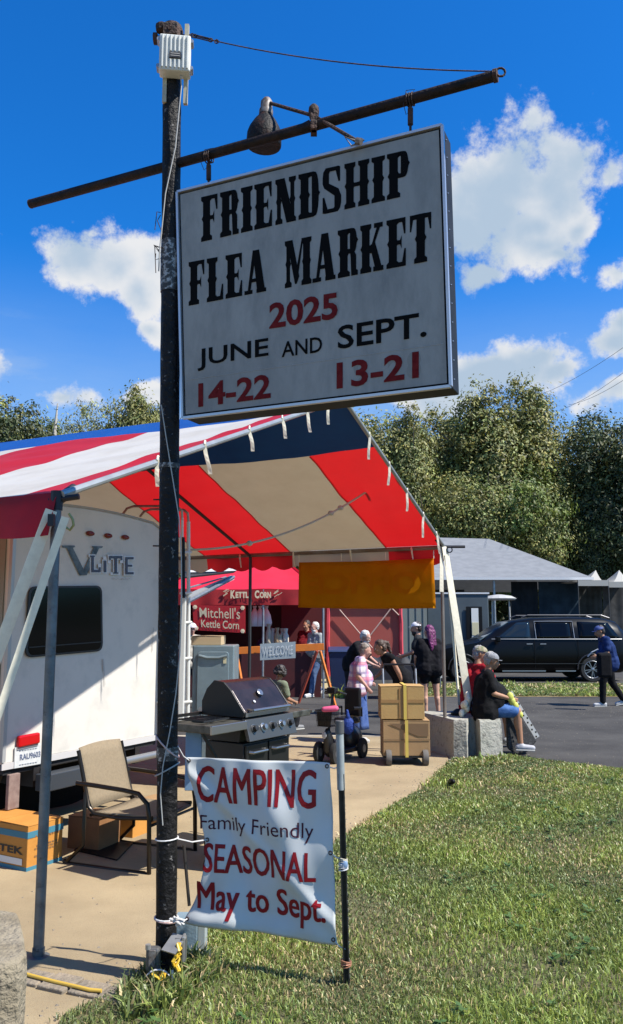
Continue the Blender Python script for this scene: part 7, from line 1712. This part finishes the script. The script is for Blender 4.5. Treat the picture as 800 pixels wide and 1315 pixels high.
grass('post_tuft', [(G(*p).x, G(*p).y) for p in wpx], 9000, .04, .09, .02, 1.4, 5, 'grass tuft at the foot of the channel post', near=False)
bl_p = [(572, 985), (583, 977), (620, 978), (665, 976), (665, 984), (600, 990)]
grass('block_tuft', [(G(*p).x, G(*p).y) for p in bl_p], 5000, .03, .07, .02, 2.2, 6, 'yellowed grass along the foot of the concrete block', near=False, straw=.6)
grass('path_tuft', [(P(424, 880, 18).x, 18.0), (P(452, 880, 18).x, 18.0), (P(452, 880, 18.4).x, 18.4), (P(424, 880, 18.4).x, 18.4)], 900, .05, .2, .0, 6, 7, 'green weeds in front of the navy bin', near=False, straw=.1)
print('blades', n1)
def scatter(name, regions, size, m, label, seed, flat=.5):
    r = np.random.default_rng(seed); mb = MB()
    for (x0, x1, y0, y1, n, poly) in regions:
        x = r.uniform(x0, x1, n); y = r.uniform(y0, y1, n); k = in_poly(x, y, poly) if poly else np.ones(n, bool)
        for a, b in zip(x[k], y[k]):
            s_ = size*r.uniform(.4, 1.4); t_ = r.uniform(0, 6.28); z = .012
            q = [(a+s_*math.cos(t_+2.1*i)*r.uniform(.7, 1.2), b+s_*math.sin(t_+2.1*i)*r.uniform(.7, 1.2), z) for i in range(3)]
            mb.add(q+[(a+r.uniform(-.3, .3)*s_, b+r.uniform(-.3, .3)*s_, z+s_*flat)], [(0, 1, 3), (1, 2, 3), (2, 0, 3)])
    o = mb.build(name, m, fix=False); o['kind'] = 'stuff'; o['label'] = label; o['category'] = 'litter'
edge_band = [(p.x-.22, p.y-.05) for p in LB[1:]]+[(p.x+.02, p.y) for p in reversed(LB[1:])]
scatter('gravel', [(-1.5, 1.8, 3, 10.6, 5200, edge_band), (-2.2, 1.6, 3.3, 11.6, 700, None), (1.6, 6, 10.0, 17, 900, None)], .009, mat('stone_bits', (.30, .26, .20), .9, col2=(.12, .1, .08), nscale=40), 'loose stones along the edge of the pad', 31)
def clover():
    r = np.random.default_rng(41); mb = MB(); N0 = 900; x = r.uniform(-.8, 4.2, N0); y = r.uniform(3.3, 9.5, N0); c_ = .5+.5*np.sin(x*2.3+y)*np.sin(y*1.9-x); k = in_poly(x, y, lawn_poly) & (c_ > .55)
    for a, b in zip(x[k], y[k]):
        for i in range(r.integers(4, 9)):
            t_ = r.uniform(0, 6.28); L_ = r.uniform(.015, .045); w = L_*.35; z = r.uniform(.045, .07); d = V((math.cos(t_), math.sin(t_), r.uniform(-.1, .5))); s_ = V((-math.sin(t_), math.cos(t_), 0))*w; o = V((a, b, z))
            mb.add([o, o+d*L_*.5+s_, o+d*L_, o+d*L_*.5-s_], [(0, 1, 2, 3)])
    o = mb.build('broadleaf_weeds', mat('weed_leaf', (.06, .13, .03), .6, col2=(.11, .19, .05), nscale=20, trans=.2), fix=False); o['kind'] = 'stuff'; o['label'] = 'patches of broad leaved weeds in the lawn'; o['category'] = 'weeds'
clover()
scatter('dead_leaves', [(-1.0, 3.6, 3.4, 9.5, 110, lawn_poly)], .014, mat('dead_leaf', (.24, .13, .06), .9, col2=(.34, .24, .12), nscale=20), 'dead leaves scattered on the lawn', 32, 1.9)
for o in bpy.data.objects:
    if 'label' in o and len(o['label'].split()) > 16: print('LONG', o.name, len(o['label'].split()), o['label'])
